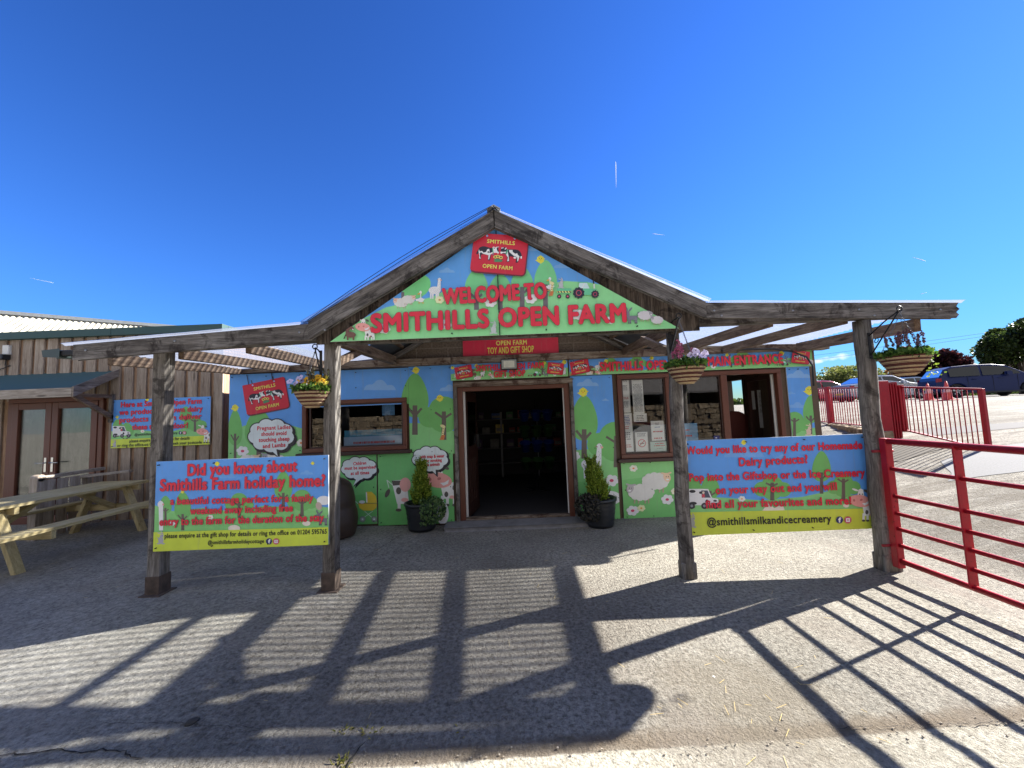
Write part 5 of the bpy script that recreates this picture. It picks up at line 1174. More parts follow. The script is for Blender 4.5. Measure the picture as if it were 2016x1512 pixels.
for p_, q_ in (((VX-0.04, VZ+0.008), (AX, AZ+0.002)), ((AX, AZ+0.002), (UX+0.03, UZ+0.012))):
    m = MB(); m.prism([(p_[0], 4.62, p_[1]), (q_[0], 4.62, q_[1]), (q_[0], 4.62, q_[1]-0.012), (p_[0], 4.62, p_[1]-0.012)], (0, FY-4.62, 0), dark_sheet); m.build('under_sheet', can)
m = MB(); m.prism([(AX-0.06, 3.26, AZ-0.005), (AX, 3.26, AZ+0.03), (AX+0.06, 3.26, AZ-0.005), (AX+0.06, 3.26, AZ+0.003), (AX, 3.26, AZ+0.038), (AX-0.06, 3.26, AZ+0.003)], (0, FY-3.26, 0), plain('ridge_flashing', rgb(170, 174, 180), 0.5, 0.3)); m.build('ridge_cap', can)
for k, o_ in enumerate((0.035, 0.07)):                           # two thin cables strung above the left slope
    pa, pb = at(604, 634-k*3, 3.25), at(968, 407-k*2, 3.25); m = MB(); m.tube([pa.lerp(pb, i/12)+Vector((0, 0, o_*math.sin(math.pi*i/12)*0.6)) for i in range(13)], 0.0028, black_plastic, 5); m.build('cable', can)
m = MB(); m.tube([at(x, y, FY-0.16) for x, y in ((1420, 690), (1470, 688), (1520, 687), (1560, 692), (1588, 703), (1600, 720), (1602, 760))], 0.012, black_plastic, 8); m.build('cable', can)
m = MB()                                                         # coach bolts through the boards
for x, y in ((170, 690), (345, 672), (590, 655), (640, 650), (1405, 612), (1420, 622), (1560, 612), (1690, 610), (1720, 622), (1850, 610)):
    p = at(x, y, BY); m.tube([(p.x, BY-0.004, p.z), (p.x, BY-0.009, p.z)], 0.009, steel, 8)
m.build('bolts', can)
# black lamp on the left end of the canopy
fl = thing('security_lamp', 'black security lamp on the left end of the canopy board', 'lamp', (LX-0.15, 3.33, LZ-0.1))
m = MB(); m.box(LX-0.13, LX-0.001, 3.31, 3.37, LZ-0.085, LZ-0.035, black_metal); m.build('arm', fl, bevel=0.008)
m = MB(); m.prism([(LX-0.26, 3.30, LZ-0.085), (LX-0.13, 3.30, LZ-0.095), (LX-0.13, 3.30, LZ-0.03), (LX-0.27, 3.30, LZ-0.04)], (0, 0.10, 0), plain('lamp_housing', rgb(58, 70, 68), 0.4)); m.build('head', fl, bevel=0.008)

# ------------------------------------------------------------------ larch-clad building on the left
LY = 6.10
lb = thing('timber_building', 'larch-clad timber building with dark green roof edge and glazed doors', 'timber building', (-7, LY, 0.05))
lx1 = at(443, 700, LY).x; lx0 = -11.5; ltz = at(440, 652, LY).z; lzb = at(230, 1020, LY).z
zf0 = at(300, 680, LY).z
m = MB(); m.box(lx0, lx1-0.02, LY, LY+0.05, 0.0, ltz+0.05, wood_clad_d); m.box(lx1-0.06, lx1-0.02, LY+0.05, 14, 0.0, ltz, wood_clad_d); m.box(lx0, lx1-0.07, LY+0.05, 14, ltz-0.08, ltz-0.02, dark_in); m.build('wall', lb)
ld0, ld1 = at(18, 900, LY).x, at(207, 870, LY).x; ldt = at(110, 792, LY).z
m = MB(); x = lx0; i = 0; rg = random.Random(5)
while x < lx1-0.02:
    w = 0.15+rg.uniform(-0.006, 0.006); zb_ = 0.05+rg.uniform(0, 0.03)
    x2 = min(x+w, lx1)
    if x2 > ld0 and x < ld1: zb_ = ldt+0.03
    m.box(x, x2, LY-0.028+rg.uniform(-0.004, 0.004), LY-0.002, zb_, ltz, wood_clad); x += 0.205
m.build('cladding', lb, bevel=0.003)
m = MB(); gz0, gz1 = ltz-0.02, at(440, 637, LY-0.1).z
m.box(lx0, lx1-1.75, LY-0.10, LY+0.04, gz0, gz1, green_sheet); m.box(lx1-1.745, lx1+0.02, LY-0.10, LY+0.04, gz0, gz1, green_sheet); m.box(lx1-0.02, lx1+0.021, LY+0.041, 14, gz0, gz1, green_sheet); m.build('fascia', lb, bevel=0.004)
m = MB(); m.box(lx0, lx1, LY+0.04, 14, gz1-0.05, gz1-0.01, green_felt); m.build('roof', lb)
# glazed double doors
m = MB(); fw = 0.075; mid = at(107, 880, LY).x
m.box(ld0, ld0+fw, LY-0.05, LY+0.02, 0.08, ldt, brown_pvc); m.box(ld1-fw, ld1, LY-0.05, LY+0.02, 0.08, ldt, brown_pvc); m.box(ld0, ld1, LY-0.052, LY+0.02, ldt, ldt+0.07, brown_pvc); m.build('door_frame', lb, bevel=0.006)
curtain = NT('pale_curtain'); cv = curtain.coords('Object', scale=(12, 1, 1.2)); cn = curtain.noise(cv, 2.2, 6, 0.7, 1.2)
curtain_m = curtain.bsdf(curtain.ramp(cn, [(0.3, rgb(112, 116, 104)), (0.6, rgb(214, 216, 202))]), 0.9, bump=cn, bstr=0.8, bdist=0.03)
for a_, b_, sgn in ((ld0+fw+0.005, mid-0.003, 1), (mid+0.003, ld1-fw-0.005, -1)):
    d = MB(); s_ = 0.10; z0, z1 = 0.09, ldt-0.005
    d.box(a_, a_+s_, LY-0.06, LY-0.005, z0, z1, brown_pvc); d.box(b_-s_, b_, LY-0.06, LY-0.005, z0, z1, brown_pvc)
    d.box(a_+s_, b_-s_, LY-0.06, LY-0.005, z1-s_, z1, brown_pvc); d.box(a_+s_, b_-s_, LY-0.06, LY-0.005, z0, z0+s_*1.2, brown_pvc); o = d.build('door', lb, bevel=0.006)
    d = MB(); d.box(a_+s_, b_-s_, LY-0.030, LY-0.024, z0+s_*1.2, z1-s_, glass_door); d.build('pane', o)
    d = MB(); d.box(a_+s_, b_-s_, LY-0.012, LY-0.008, z0+s_*1.2, 0.66, plain('green_lower_panel', rgb(40, 70, 68), 0.5)); d.box(a_+s_, b_-s_, LY-0.014, LY-0.0121, 0.66, z1-s_, curtain_m); d.build('curtain', o)
    hx = b_-0.05 if sgn > 0 else a_+0.05
    d = MB(); d.box(hx-0.017, hx+0.017, LY-0.068, LY-0.061, 0.88, 1.10, chrome); d.tube([(hx, LY-0.066, 1.02), (hx, LY-0.10, 1.02), (hx-sgn*0.12, LY-0.10, 1.02)], 0.010, chrome, 8); d.build('handle', o)
# little lean-to roof over the doors
bx1 = at(220, 728, LY).x; bz1 = at(110, 734, LY).z; fy = LY-0.62
fx1, fzt = at(146, 763, fy).x, at(146, 763, fy).z; fzb = at(146, 781, fy).z
bx1 = max(bx1, fx1)
m = MB(); m.add([(lx0, LY, bz1), (bx1, LY, bz1), (bx1, fy, fzt+0.004), (lx0, fy, fzt+0.004), (lx0, LY, bz1-0.05), (bx1, LY, bz1-0.05), (bx1, fy, fzt-0.045), (lx0, fy, fzt-0.045)], [(0, 1, 2, 3), (7, 6, 5, 4), (1, 5, 6, 2), (0, 3, 7, 4)], green_felt); m.build('porch_roof', lb)
m = MB(); m.box(lx0, bx1, fy-0.03, fy-0.001, fzb, fzt, wood_fence_x); m.build('porch_fascia', lb, bevel=0.004)
m = MB(); m.prism([(bx1+0.001, fy-0.03, fzb), (bx1+0.001, fy-0.03, fzt+0.01), (bx1+0.001, LY-0.03, bz1+0.01), (bx1+0.001, LY-0.03, bz1-0.10)], (0.03, 0, 0), wood('grey_barge', 'y', rgb(92, 84, 76), rgb(140, 130, 120), rgb(176, 166, 156))); m.build('porch_barge', lb, bevel=0.003)
m = MB(); m.beam((bx1-0.04, fy+0.04, fzb+0.02), (bx1-0.04, LY-0.05, fzb-0.30), 0.05, 0.06, wood_y); m.box(bx1-0.07, bx1-0.015, LY-0.075, LY-0.03, fzb-0.38, fzb+0.06, wood_z); m.beam((bx1-0.04, fy, fzb+0.03), (bx1-0.04, LY-0.03, fzb+0.03), 0.045, 0.05, wood_y); m.build('porch_bracket', lb)
# wall lamp at the left
la = at(8, 703, LY-0.06); wlmp = thing('wall_lamp', 'small black wall lamp with white box and cable on larch cladding', 'lamp', (la.x, LY-0.04, la.z-0.1))
m = MB(); m.box(la.x-0.06, la.x+0.07, LY-0.14, LY-0.03, la.z-0.045, la.z+0.035, black_plastic); m.build('head', wlmp, bevel=0.01)
m = MB(); m.box(la.x-0.02, la.x+0.08, LY-0.075, LY-0.03, la.z+0.04, la.z+0.19, white_pvc); m.build('box', wlmp, bevel=0.006)
m = MB(); m.tube([(la.x+0.02, LY-0.05, la.z-0.05), (la.x+0.0, LY-0.045, la.z-0.13), (la.x+0.09, LY-0.045, la.z-0.14), (la.x-0.1, LY-0.045, la.z-0.2), (la.x-0.6, LY-0.045, la.z-0.16)], 0.006, black_plastic, 6); m.build('cable', wlmp)
# sign on the larch wall
r, a = sign('delivery_sign', 'smaller dairy delivery sign on the larch wall behind the far left post', (222, 788, 413, 875), LY-0.045, 0.012)
LYs = LY-0.045
backdrop(a, 210, 770, 425, 895, [([(210, 850), (260, 845), (330, 852), (380, 838), (425, 858)], G1)])
a.tree(232, 825, 860, 20); a.tree(366, 800, 842, 24, trunk_top=818); a.tree(384, 825, 850, 26, True, trunk_top=826); a.tree(250, 832, 870, 26, trunk_top=862); a.chick(290, 787, 3); a.chick(231, 821, 2.5); a.flower(281, 849, 4, (230, 230, 205), (214, 160, 90))
a.poly([(200, 866), (425, 857), (425, 890), (200, 890)], (190, 206, 64))
a.van(240, 856, 36); a.rabbit(226, 876, 13, (160, 160, 168)); a.cow(399, 850, 24)
for st, p, q, h in (('Here at Smithills Open Farm', (239, 802), (397, 794), 10), ('we produce our own dairy', (236, 817), (399, 809), 10), ('products and can deliver', (236, 832), (397, 824), 10), ('these to your door!', (261, 846), (370, 842), 10)): a.text(st, p, q, h, RED, 0.034, 0.011, ROUT)
a.text('@smithillsmilkandicecreamery', (266, 858), (350, 854), 4.5, (26, 26, 30), 0.018); a.social(356, 852, 3.4)
a.text('please enquire at the gift shop for details', (256, 871), (374, 865), 5.5, (26, 26, 30), 0.018); a.text('or ring the office on 078         to check your postcode', (232, 880), (398, 873), 5.5, (26, 26, 30), 0.018); a.finish(r)

# ------------------------------------------------------------------ long shed behind on the left
def solve_pair(p, q, Y1):
    """same height at both pixels: depth of q when p is at depth Y1"""
    z = at(p[0], p[1], Y1).z; d = at(q[0], q[1], 1.0).z-EYE; return (z-EYE)/d
shed = thing('corrugated_shed', 'long barn with pale corrugated fibre roof beyond the larch building', 'shed', (-14, 14, 0))
Y1 = 13.0; Y2 = solve_pair((0, 614), (310, 640), Y1)
A_ = at(0, 614, Y1); B_ = at(310, 640, Y2); dvec = (B_-A_); dvec.z = 0; dn = dvec.normalized()
sidev = Vector((dn.y, -dn.x, 0))                               # towards the viewer
e0 = at(0, 645, Y1-2.6); drop = max(0.3, A_.z-e0.z)
fib = NT('fibre_cement_sheet'); fv = fib.coords('Object'); fn = fib.noise(fv, 1.3, 7, 0.7); fn2 = fib.noise(fv, 22, 4)
fib_m = fib.bsdf(fib.mix(0.35, fib.ramp(fn, [(0.35, rgb(146, 140, 122)), (0.6, rgb(206, 202, 184))]), fib.ramp(fn2, [(0.3, rgb(120, 116, 100)), (0.7, rgb(214, 210, 194))])), 0.95, bump=fn2, bstr=0.3)
a0 = A_-dn*6; L = dvec.length+10
m = MB(); n = int(L/0.146)*6; vs = []; fs = []
for i in range(n+1):
    t = L*i/n; h = 0.025*math.sin(2*math.pi*t/0.146)
    for k in range(2):
        p = a0+dn*t+sidev*(2.7*k); vs.append((p.x, p.y, A_.z-0.10-drop*k+h))
for i in range(n): fs.append((2*i, 2*i+1, 2*i+3, 2*i+2))
m.add(vs, fs, fib_m, True); m.build('roof', shed)
m = MB(); m.beam(a0+Vector((0, 0, -0.03)), a0+dn*L+Vector((0, 0, -0.03)), 0.28, 0.12, plain('ridge_sheet', rgb(120, 124, 128), 0.6, 0.3)); m.build('ridge', shed)
ge = sidev*2.72+Vector((0, 0, -drop-0.17))
m = MB(); m.beam(a0+ge, a0+dn*L+ge, 0.12, 0.11, plain('gutter_green', rgb(72, 92, 88), 0.5)); m.build('gutter', shed)
m = MB(); wv = a0+sidev*2.5; wq = wv+dn*L
m.prism([(wv.x, wv.y, 0), (wq.x, wq.y, 0), (wq.x, wq.y, A_.z-drop-0.15), (wv.x, wv.y, A_.z-drop-0.15)], tuple(-sidev*0.1), wood_clad); m.build('wall', shed)

# ------------------------------------------------------------------ low fence by the larch building
lf = thing('low_fence', 'low grey timber fence with round-topped post beside the glazed doors', 'fence', (-5.9, 5.3, 0.05))
fp = gz(68, 1066, 0.06); FYY = fp.y
m = MB(); ptop = at(66, 938, FYY).z
m.box(fp.x-0.055, fp.x+0.055, FYY-0.05, FYY+0.05, 0.04, ptop-0.03, wood_fence); m.tube([(fp.x-0.055, FYY, ptop-0.03), (fp.x+0.055, FYY, ptop-0.03)], 0.05, wood_fence, 12); m.build('post', lf, bevel=0.006)
fe = at(205, 922, LY-0.05)
m = MB(); m.beam((fp.x, FYY, ptop-0.03), (fe.x, LY-0.06, fe.z), 0.07, 0.045, wood_fence_x); m.build('rail', lf, bevel=0.004)
e1, e2 = at(140, 941, 5.7), at(258, 927, 5.9); m = MB(); m.beam(e1, e2, 0.09, 0.035, wood_fence_x); m.build('ledge', lf, bevel=0.004)
m = MB(); nb = 5
for i in range(nb):
    t0, t1 = (i+0.08)/nb, (i+0.86)/nb; x0 = fp.x+0.06+(fe.x-fp.x-0.06)*t0; x1 = fp.x+0.06+(fe.x-fp.x-0.06)*t1; y0 = FYY+(LY-0.06-FYY)*t0; y1 = FYY+(LY-0.06-FYY)*t1
    zt_ = ptop-0.06+(fe.z-ptop)*t0; m.prism([(x0, y0, 0.05), (x1, y1, 0.05), (x1, y1, zt_), (x0, y0, zt_)], (0, 0.022, 0), wood_fence)
m.build('boards', lf, bevel=0.003)

# ------------------------------------------------------------------ picnic bench
pbx, pby = -5.70, 4.78
pb = thing('picnic_bench', 'pale treated pine picnic bench at the left of the yard', 'picnic bench', (pbx, pby, 0.07))
gb_ = 0.065; L0, L1 = 3.75, 5.70
m = MB()
for i in range(5): x0 = pbx-0.36+i*0.145; m.box(x0, x0+0.138, L0, L1, 0.68+gb_-0.035, 0.68+gb_, wood_bench)
m.build('tabletop', pb, bevel=0.005)
for sx in (-1, 1):
    m = MB()
    for k in range(2): x0 = pbx+sx*0.64+(-0.12 if k == 0 else 0.005); m.box(x0, x0+0.115, L0, L1, 0.42+gb_-0.035, 0.42+gb_, wood_bench)
    m.build('seat', pb, bevel=0.005)
for y in (4.12, 5.48):
    for sx in (-1, 1):
        m = MB(); m.beam((pbx+sx*0.50, y, gb_-0.03), (pbx+sx*0.22, y, 0.645+gb_), 0.05, 0.09, wood_bench_z, up=(0, 1, 0)); m.build('leg', pb, bevel=0.004)
    m = MB(); m.box(pbx-0.76, pbx+0.76, y+0.05, y+0.095, 0.30+gb_, 0.383+gb_, wood_bench_x); m.build('seat_bearer', pb, bevel=0.004)
    m = MB(); m.box(pbx-0.35, pbx+0.35, y+0.05, y+0.095, 0.57+gb_, 0.643+gb_, wood_bench_x); m.build('top_bearer', pb, bevel=0.004)
    c = 1 if y < 4.8 else -1
    m = MB(); m.beam((pbx, y+0.07, 0.34+gb_), (pbx, y+0.07+c*0.50, 0.645+gb_), 0.09, 0.05, wood_bench); m.build('brace', pb, bevel=0.004)
    m = MB()
    for sx in (-1, 1):
        for px_, pz_ in ((0.34, 0.345), (0.25, 0.60)): m.tube([(pbx+sx*px_, y-0.025, pz_+gb_), (pbx+sx*px_, y-0.034, pz_+gb_)], 0.014, steel, 8)
    m.build('bolts', pb)

# ------------------------------------------------------------------ red field gate
GX = 3.24; GUY = 2.87; gz_ = [at(x_, y_, GUY).z for x_, y_ in ((1888, 878), (1893, 942), (1898, 1006), (1903, 1046), (1907, 1082), (1911, 1121), (1916, 1158))]
gate = thing('field_gate', 'long red tubular field gate hung on the far right canopy post', 'gate', (GX, 3.42, 0.05))
gy0, gy1 = 3.40, -0.20
sk = lambda y: GX+0.025*(3.4-y)
m = MB(); m.box(GX-0.03, GX+0.03, gy0-0.03, gy0+0.03, gz_[6]-0.06, gz_[0]+0.025, red_paint); m.build('hinge_upright', gate, bevel=0.006)
for i, z in enumerate(gz_):
    m = MB(); r_ = 0.026 if i == 0 else (0.022 if i == 6 else 0.016)
    m.tube([(sk(gy0-0.02), gy0-0.02, z), (sk(gy1), gy1, z)], r_, red_paint, 12); m.build('bar', gate)
for y in (GUY, 1.45):
    m = MB(); m.box(sk(y)-0.034, sk(y)+0.034, y-0.006, y+0.006, gz_[6], gz_[0], red_paint); m.build('upright', gate, bevel=0.003)
m = MB(); m.box(sk(gy1)-0.03, sk(gy1)+0.03, gy1-0.03, gy1+0.03, gz_[6]-0.03, gz_[0]+0.025, red_paint); m.build('latch_upright', gate, bevel=0.006)
m = MB(); m.beam((sk(1.55)+0.02, 1.55, gz_[0]), (sk(0.3)+0.02, 0.3, gz_[6]), 0.008, 0.04, red_paint); m.build('brace', gate)
m = MB()
for z in (gz_[0]-0.09, gz_[5]-0.02):
    m = MB(); m.tube([(GX, gy0, z), (P4X+0.01, 3.46, z)], 0.012, red_dark, 8); m.tube([(P4X-0.09, 3.44, z), (P4X+0.09, 3.44, z)], 0.012, red_dark, 8); m.build('hinge', gate)

# ------------------------------------------------------------------ red railings and gate pillar up the slope
def railing(name, label, a, b, n, topz, botz, endpost=True, group=None):
    a = Vector(a); b = Vector(b); root = thing(name, label, 'railing', (a.x, a.y, botz(0)-0.05), group)
    T = lambda t, z: (a.x+(b.x-a.x)*t, a.y+(b.y-a.y)*t, z)
    m = MB(); m.beam(T(0, topz(0)), T(1, topz(1)), 0.04, 0.03, red_paint); m.build('top_rail', root)
    m = MB(); m.beam(T(0, botz(0)), T(1, botz(1)), 0.04, 0.025, red_paint); m.build('bottom_rail', root)
    for i in range(n):
        t = (i+0.7)/(n+0.4); m = MB(); m.tube([T(t, botz(t)), T(t, topz(t))], 0.008, red_paint, 6); m.build('bar', root)
    return root, T
a_, b_ = at(1774, 800, 7.36), at(1937, 800, 6.04)
rg1, T = railing('railing_gate', 'short red railed gate standing open on the concrete slope', (a_.x, a_.y, 0), (b_.x, b_.y, 0), 17, lambda t: at(1768, 762, 7.36).z*(1-t)+at(1934, 766, 6.04).z*t, lambda t: at(1779, 846, 7.36).z*(1-t)+at(1940, 886, 6.04).z*t)
for t, w in ((0.0, 0.10), (1.0, 0.05)):
    m = MB(); q = T(t, 0); zt0 = at(1768, 758, 7.36).z if t == 0 else at(1934, 765, 6.04).z; zb0 = at(1779, 850, 7.36).z if t == 0 else at(1942, 893, 6.04).z-0.05
    m.box(q[0]-w/2, q[0]+w/2, q[1]-w/2, q[1]+w/2, zb0, zt0, red_paint); m.build('post', rg1, bevel=0.004)
c_, d_ = at(1614, 800, 10.3), at(1735, 800, 7.5)
rg2, T = railing('railing', 'red railing between the shop corner and the red gate pillar', (c_.x, c_.y, 0), (d_.x, d_.y, 0), 24, lambda t: at(1614, 765, 10.3).z*(1-t)+at(1735, 762, 7.5).z*t, lambda t: at(1614, 830, 10.3).z*(1-t)+at(1735, 842, 7.5).z*t)
m = MB(); q = T(0.2, 0); m.box(q[0]-0.05, q[0]+0.05, q[1]-0.05, q[1]+0.05, 0.75, at(1633, 762, 9.7).z+0.01, red_paint); m.build('post', rg2, bevel=0.004)
pp0, pp1 = at(1738, 750, 7.35), at(1758, 886, 7.35)
gp = thing('gate_pillar', 'thick red steel gate pillar with hinged sheet behind the right post', 'gate pillar', (pp1.x, 7.35, pp1.z))
m = MB(); xa, xb = at(1727, 800, 7.35).x, at(1750, 800, 7.35).x; m.box(xa, xb, 7.30, 7.50, pp1.z-0.12, pp0.z, red_paint); m.build('pillar', gp, bevel=0.01)
m = MB(); xc = at(1769, 800, 7.35).x; m.box(xb+0.006, xc, 7.33, 7.36, pp1.z-0.05, pp0.z-0.03, red_dark); 
for k in range(3): m.box(xb+0.03+k*0.05, xb+0.05+k*0.05, 7.31, 7.33, pp1.z, pp0.z-0.06, red_paint)
m.build('sheet', gp)
# rough stone kerb wall under the railing, dark soil under the pillar
sw = MB(); rs = random.Random(11)
for i in range(34):
    t = i/33; bx_, by_ = 8.0-1.0*t, 9.6-2.4*t; top = at(1614, 833, 10.0).z*(1-t)+at(1730, 848, 7.45).z*t; zg = ground_h(bx_, by_)-0.4
    for k in range(3):
        s_ = 0.13+rs.random()*0.06; cz = zg+(top-zg)*(k+0.5)/3; cx_ = bx_-0.12+rs.uniform(-0.03, 0.03)
        vs = []; 
        for dx in (-1, 1):
            for dy in (-1, 1):
                for dz in (-1, 1): vs.append((cx_+dx*s_*0.6+rs.uniform(-.03, .03), by_+dy*0.06+rs.uniform(-.02, .02), cz+dz*(top-zg)/6.2+rs.uniform(-.02, .02)))
        sw.add(vs, [(0,1,3,2),(4,6,7,5),(0,4,5,1),(2,3,7,6),(0,2,6,4),(1,5,7,3)], stone)
tag(recentre(sw.build('stone_kerb', bevel=0.015)), 'rough low stone wall under the red railing beside the shop', 'stone wall')
draped([(5.9, 6.0), (7.1, 6.35), (7.3, 7.2), (6.4, 7.3), (5.5, 6.7)], 'soil_strip', plain('dark_damp_soil', rgb(66, 58, 46), 0.95, var=0.5, scale=30), 'dark bare soil at the foot of the red gate pillar', 'soil', 0.008)
draped([(5.6, 5.05), (7.0, 4.9), (9.5, 4.6), (9.9, 5.9), (7.4, 6.05), (6.3, 5.75)], 'tarmac_patch', plain('tarmac_grey', rgb(112, 112, 112), 0.95, var=0.25, scale=60), 'grey tarmac patch on the concrete slope', 'patch', 0.005)
draped([(7.6, 7.2), (9.6, 6.9), (10.2, 7.3), (8.3, 7.9)], 'tarmac_patch', plain('tarmac_dark', rgb(86, 84, 82), 0.95, var=0.25, scale=60), 'dark tarmac repair behind the railed gate', 'patch', 0.005)

# ------------------------------------------------------------------ foliage
def leaf_mat(name, a, b, c, rough=0.55, trans=0.35):
    t = NT(name); g = t.n('ShaderNodeNewGeometry')
    col = t.ramp(g.outputs['Random Per Island'], [(0.0, a), (0.5, b), (1.0, c)])
    d = t.n('ShaderNodeBsdfPrincipled'); t.l(col, d.inputs['Base Color']); d.inputs['Roughness'].default_value = rough; d.inputs['Specular IOR Level'].default_value = 0.3
    tl = t.n('ShaderNodeBsdfTranslucent'); t.l(col, tl.inputs[0])
    m = t.n('ShaderNodeMixShader'); m.inputs[0].default_value = trans; t.l(d.outputs[0], m.inputs[1]); t.l(tl.outputs[0], m.inputs[2]); t.l(m.outputs[0], t.out.inputs[0]); return t.m
conifer_m = leaf_mat('conifer_leaf', rgb(70, 96, 30), rgb(124, 148, 46), rgb(176, 188, 78))
trail_m = leaf_mat('trailing_leaf', rgb(50, 74, 44), rgb(80, 110, 64), rgb(116, 140, 84))
trail_dead = leaf_mat('withered_leaf', rgb(38, 36, 34), rgb(62, 60, 54), rgb(88, 84, 70))
basket_leaf = leaf_mat('basket_leaf', rgb(40, 70, 30), rgb(72, 108, 42), rgb(120, 146, 66))
tree_green = leaf_mat('tree_leaf', rgb(24, 34, 16), rgb(44, 60, 24), rgb(78, 92, 40))
tree_olive = leaf_mat('sparse_tree_leaf', rgb(62, 72, 36), rgb(98, 106, 52), rgb(140, 142, 78))
tree_copper = leaf_mat('copper_leaf', rgb(24, 12, 15), rgb(46, 22, 26), rgb(86, 44, 42))
tree_rust = leaf_mat('rusty_leaf', rgb(80, 60, 36), rgb(128, 96, 56), rgb(166, 130, 84))
bark = plain('bark', rgb(74, 62, 50), 0.95, var=0.35, scale=12)
def leaves(mb, n, place, size, m, rnd, aspect=2.0, outward=None):
    for _ in range(n):
        p, d = place(); s = size*rnd.uniform(0.6, 1.3)
        d = (Vector(d)+Vector((rnd.gauss(0, .45), rnd.gauss(0, .45), rnd.gauss(0, .45)))).normalized()
        a = d.cross(Vector((rnd.gauss(0, 1), rnd.gauss(0, 1), rnd.gauss(0, 1)))).normalized()*(s/aspect)
        p = Vector(p); mb.add([p-a*0.3, p+d*s*0.5-a, p+d*s, p+d*s*0.5+a], [(0, 1, 2, 3)], m)

def planter(loc, h, r_con, label, trail, trail_dir, lean=0.0):
    x, y = loc; z = ground_h(x, y)
    root = thing('potted_conifer', label, 'potted conifer', (x, y, z)); rnd = random.Random(int(abs(x)*100))
    p = MB(); R0, R1, H = 0.165, 0.215, 0.36
    prof = [(0.01, 0), (R0, 0), (R0+0.01, 0.02)] + [(R0+0.012+(R1-R0-0.012)*t+0.004*math.sin(t*30), 0.02+(H-0.05)*t) for t in [i/12 for i in range(13)]] + [(R1+0.014, H-0.03), (R1+0.014, H), (R1-0.01, H), (R1-0.02, H-0.05)]
    p.lathe(prof, (x, y, z), pot_plastic, 36); p.build('pot', root)
    s = MB(); s.lathe([(0.0, H-0.04), (0.1, H-0.035), (R1-0.015, H-0.05)], (x, y, z), soil, 24); s.build('soil', root)
    t = MB(); t.tube([(x, y, z+H-0.06), (x+lean*0.3, y, z+H+h*0.6)], [0.018, 0.006], bark, 6); t.build('stem', root)
    c = MB(); fr = []
    for i in range(300):
        zz = (rnd.random()**1.25)*h*0.9; rr = r_con*(1-(zz/h))**0.75*(0.30+0.70*math.sin(min(1, zz/(h*0.16)+0.35)*math.pi/2)); a = rnd.uniform(0, 6.283); k = rnd.uniform(0.55, 1.05)
        fr.append((Vector((x+lean*zz/h+rr*k*math.cos(a), y+rr*k*math.sin(a), z+H-0.03+zz)), Vector((math.cos(a)*0.38, math.sin(a)*0.38, 1.0)).normalized()))
    for q, d in fr:
        L = rnd.uniform(0.08, 0.16)
        for k in range(24):
            f = k/24; b = q+d*(L*f); side = Vector((rnd.gauss(0, 1), rnd.gauss(0, 1), rnd.gauss(0, .5))).normalized()
            leaves(c, 1, lambda: (b, (d*0.9+side*0.75)), 0.030*(1.1-f*0.6), conifer_m, rnd, 2.4)
    c.build('foliage', root)
    m = MB(); cx_, cy_ = x+trail_dir*(R1+0.01), y-0.06
    def place():
        a = rnd.uniform(-0.9, 0.9) + (0 if trail_dir > 0 else math.pi); f = rnd.random(); rr = R1+0.02+0.07*math.sin(f*3)
        if rnd.random() < 0.35: return ((x+rr*0.8*math.cos(a)*rnd.random(), y+rr*0.8*math.sin(a)*rnd.random()-0.05, z+H+rnd.uniform(-0.02, 0.05)), (0, 0, 1))
        return ((x+rr*math.cos(a-0.5*trail_dir), y+rr*math.sin(a-0.5*trail_dir), z+H+0.03-f*0.27), (0.2*math.cos(a), 0.2*math.sin(a)-0.2, -1))
    leaves(m, 900, place, 0.030, trail, rnd, 1.7); m.build('trailing_plant', root)
q1, q2 = gz(825, 1048, 0.02), gz(1188, 1042, 0.0)
planter((q1.x, q1.y+0.17), 0.56, 0.112, 'black pot with upright conifer and green trailing plant left of the entrance', trail_m, 1)
planter((q2.x+0.0, q2.y+0.17), 0.52, 0.125, 'black pot with leaning bright conifer and withered plant right of the entrance', trail_dead, -1, -0.10)

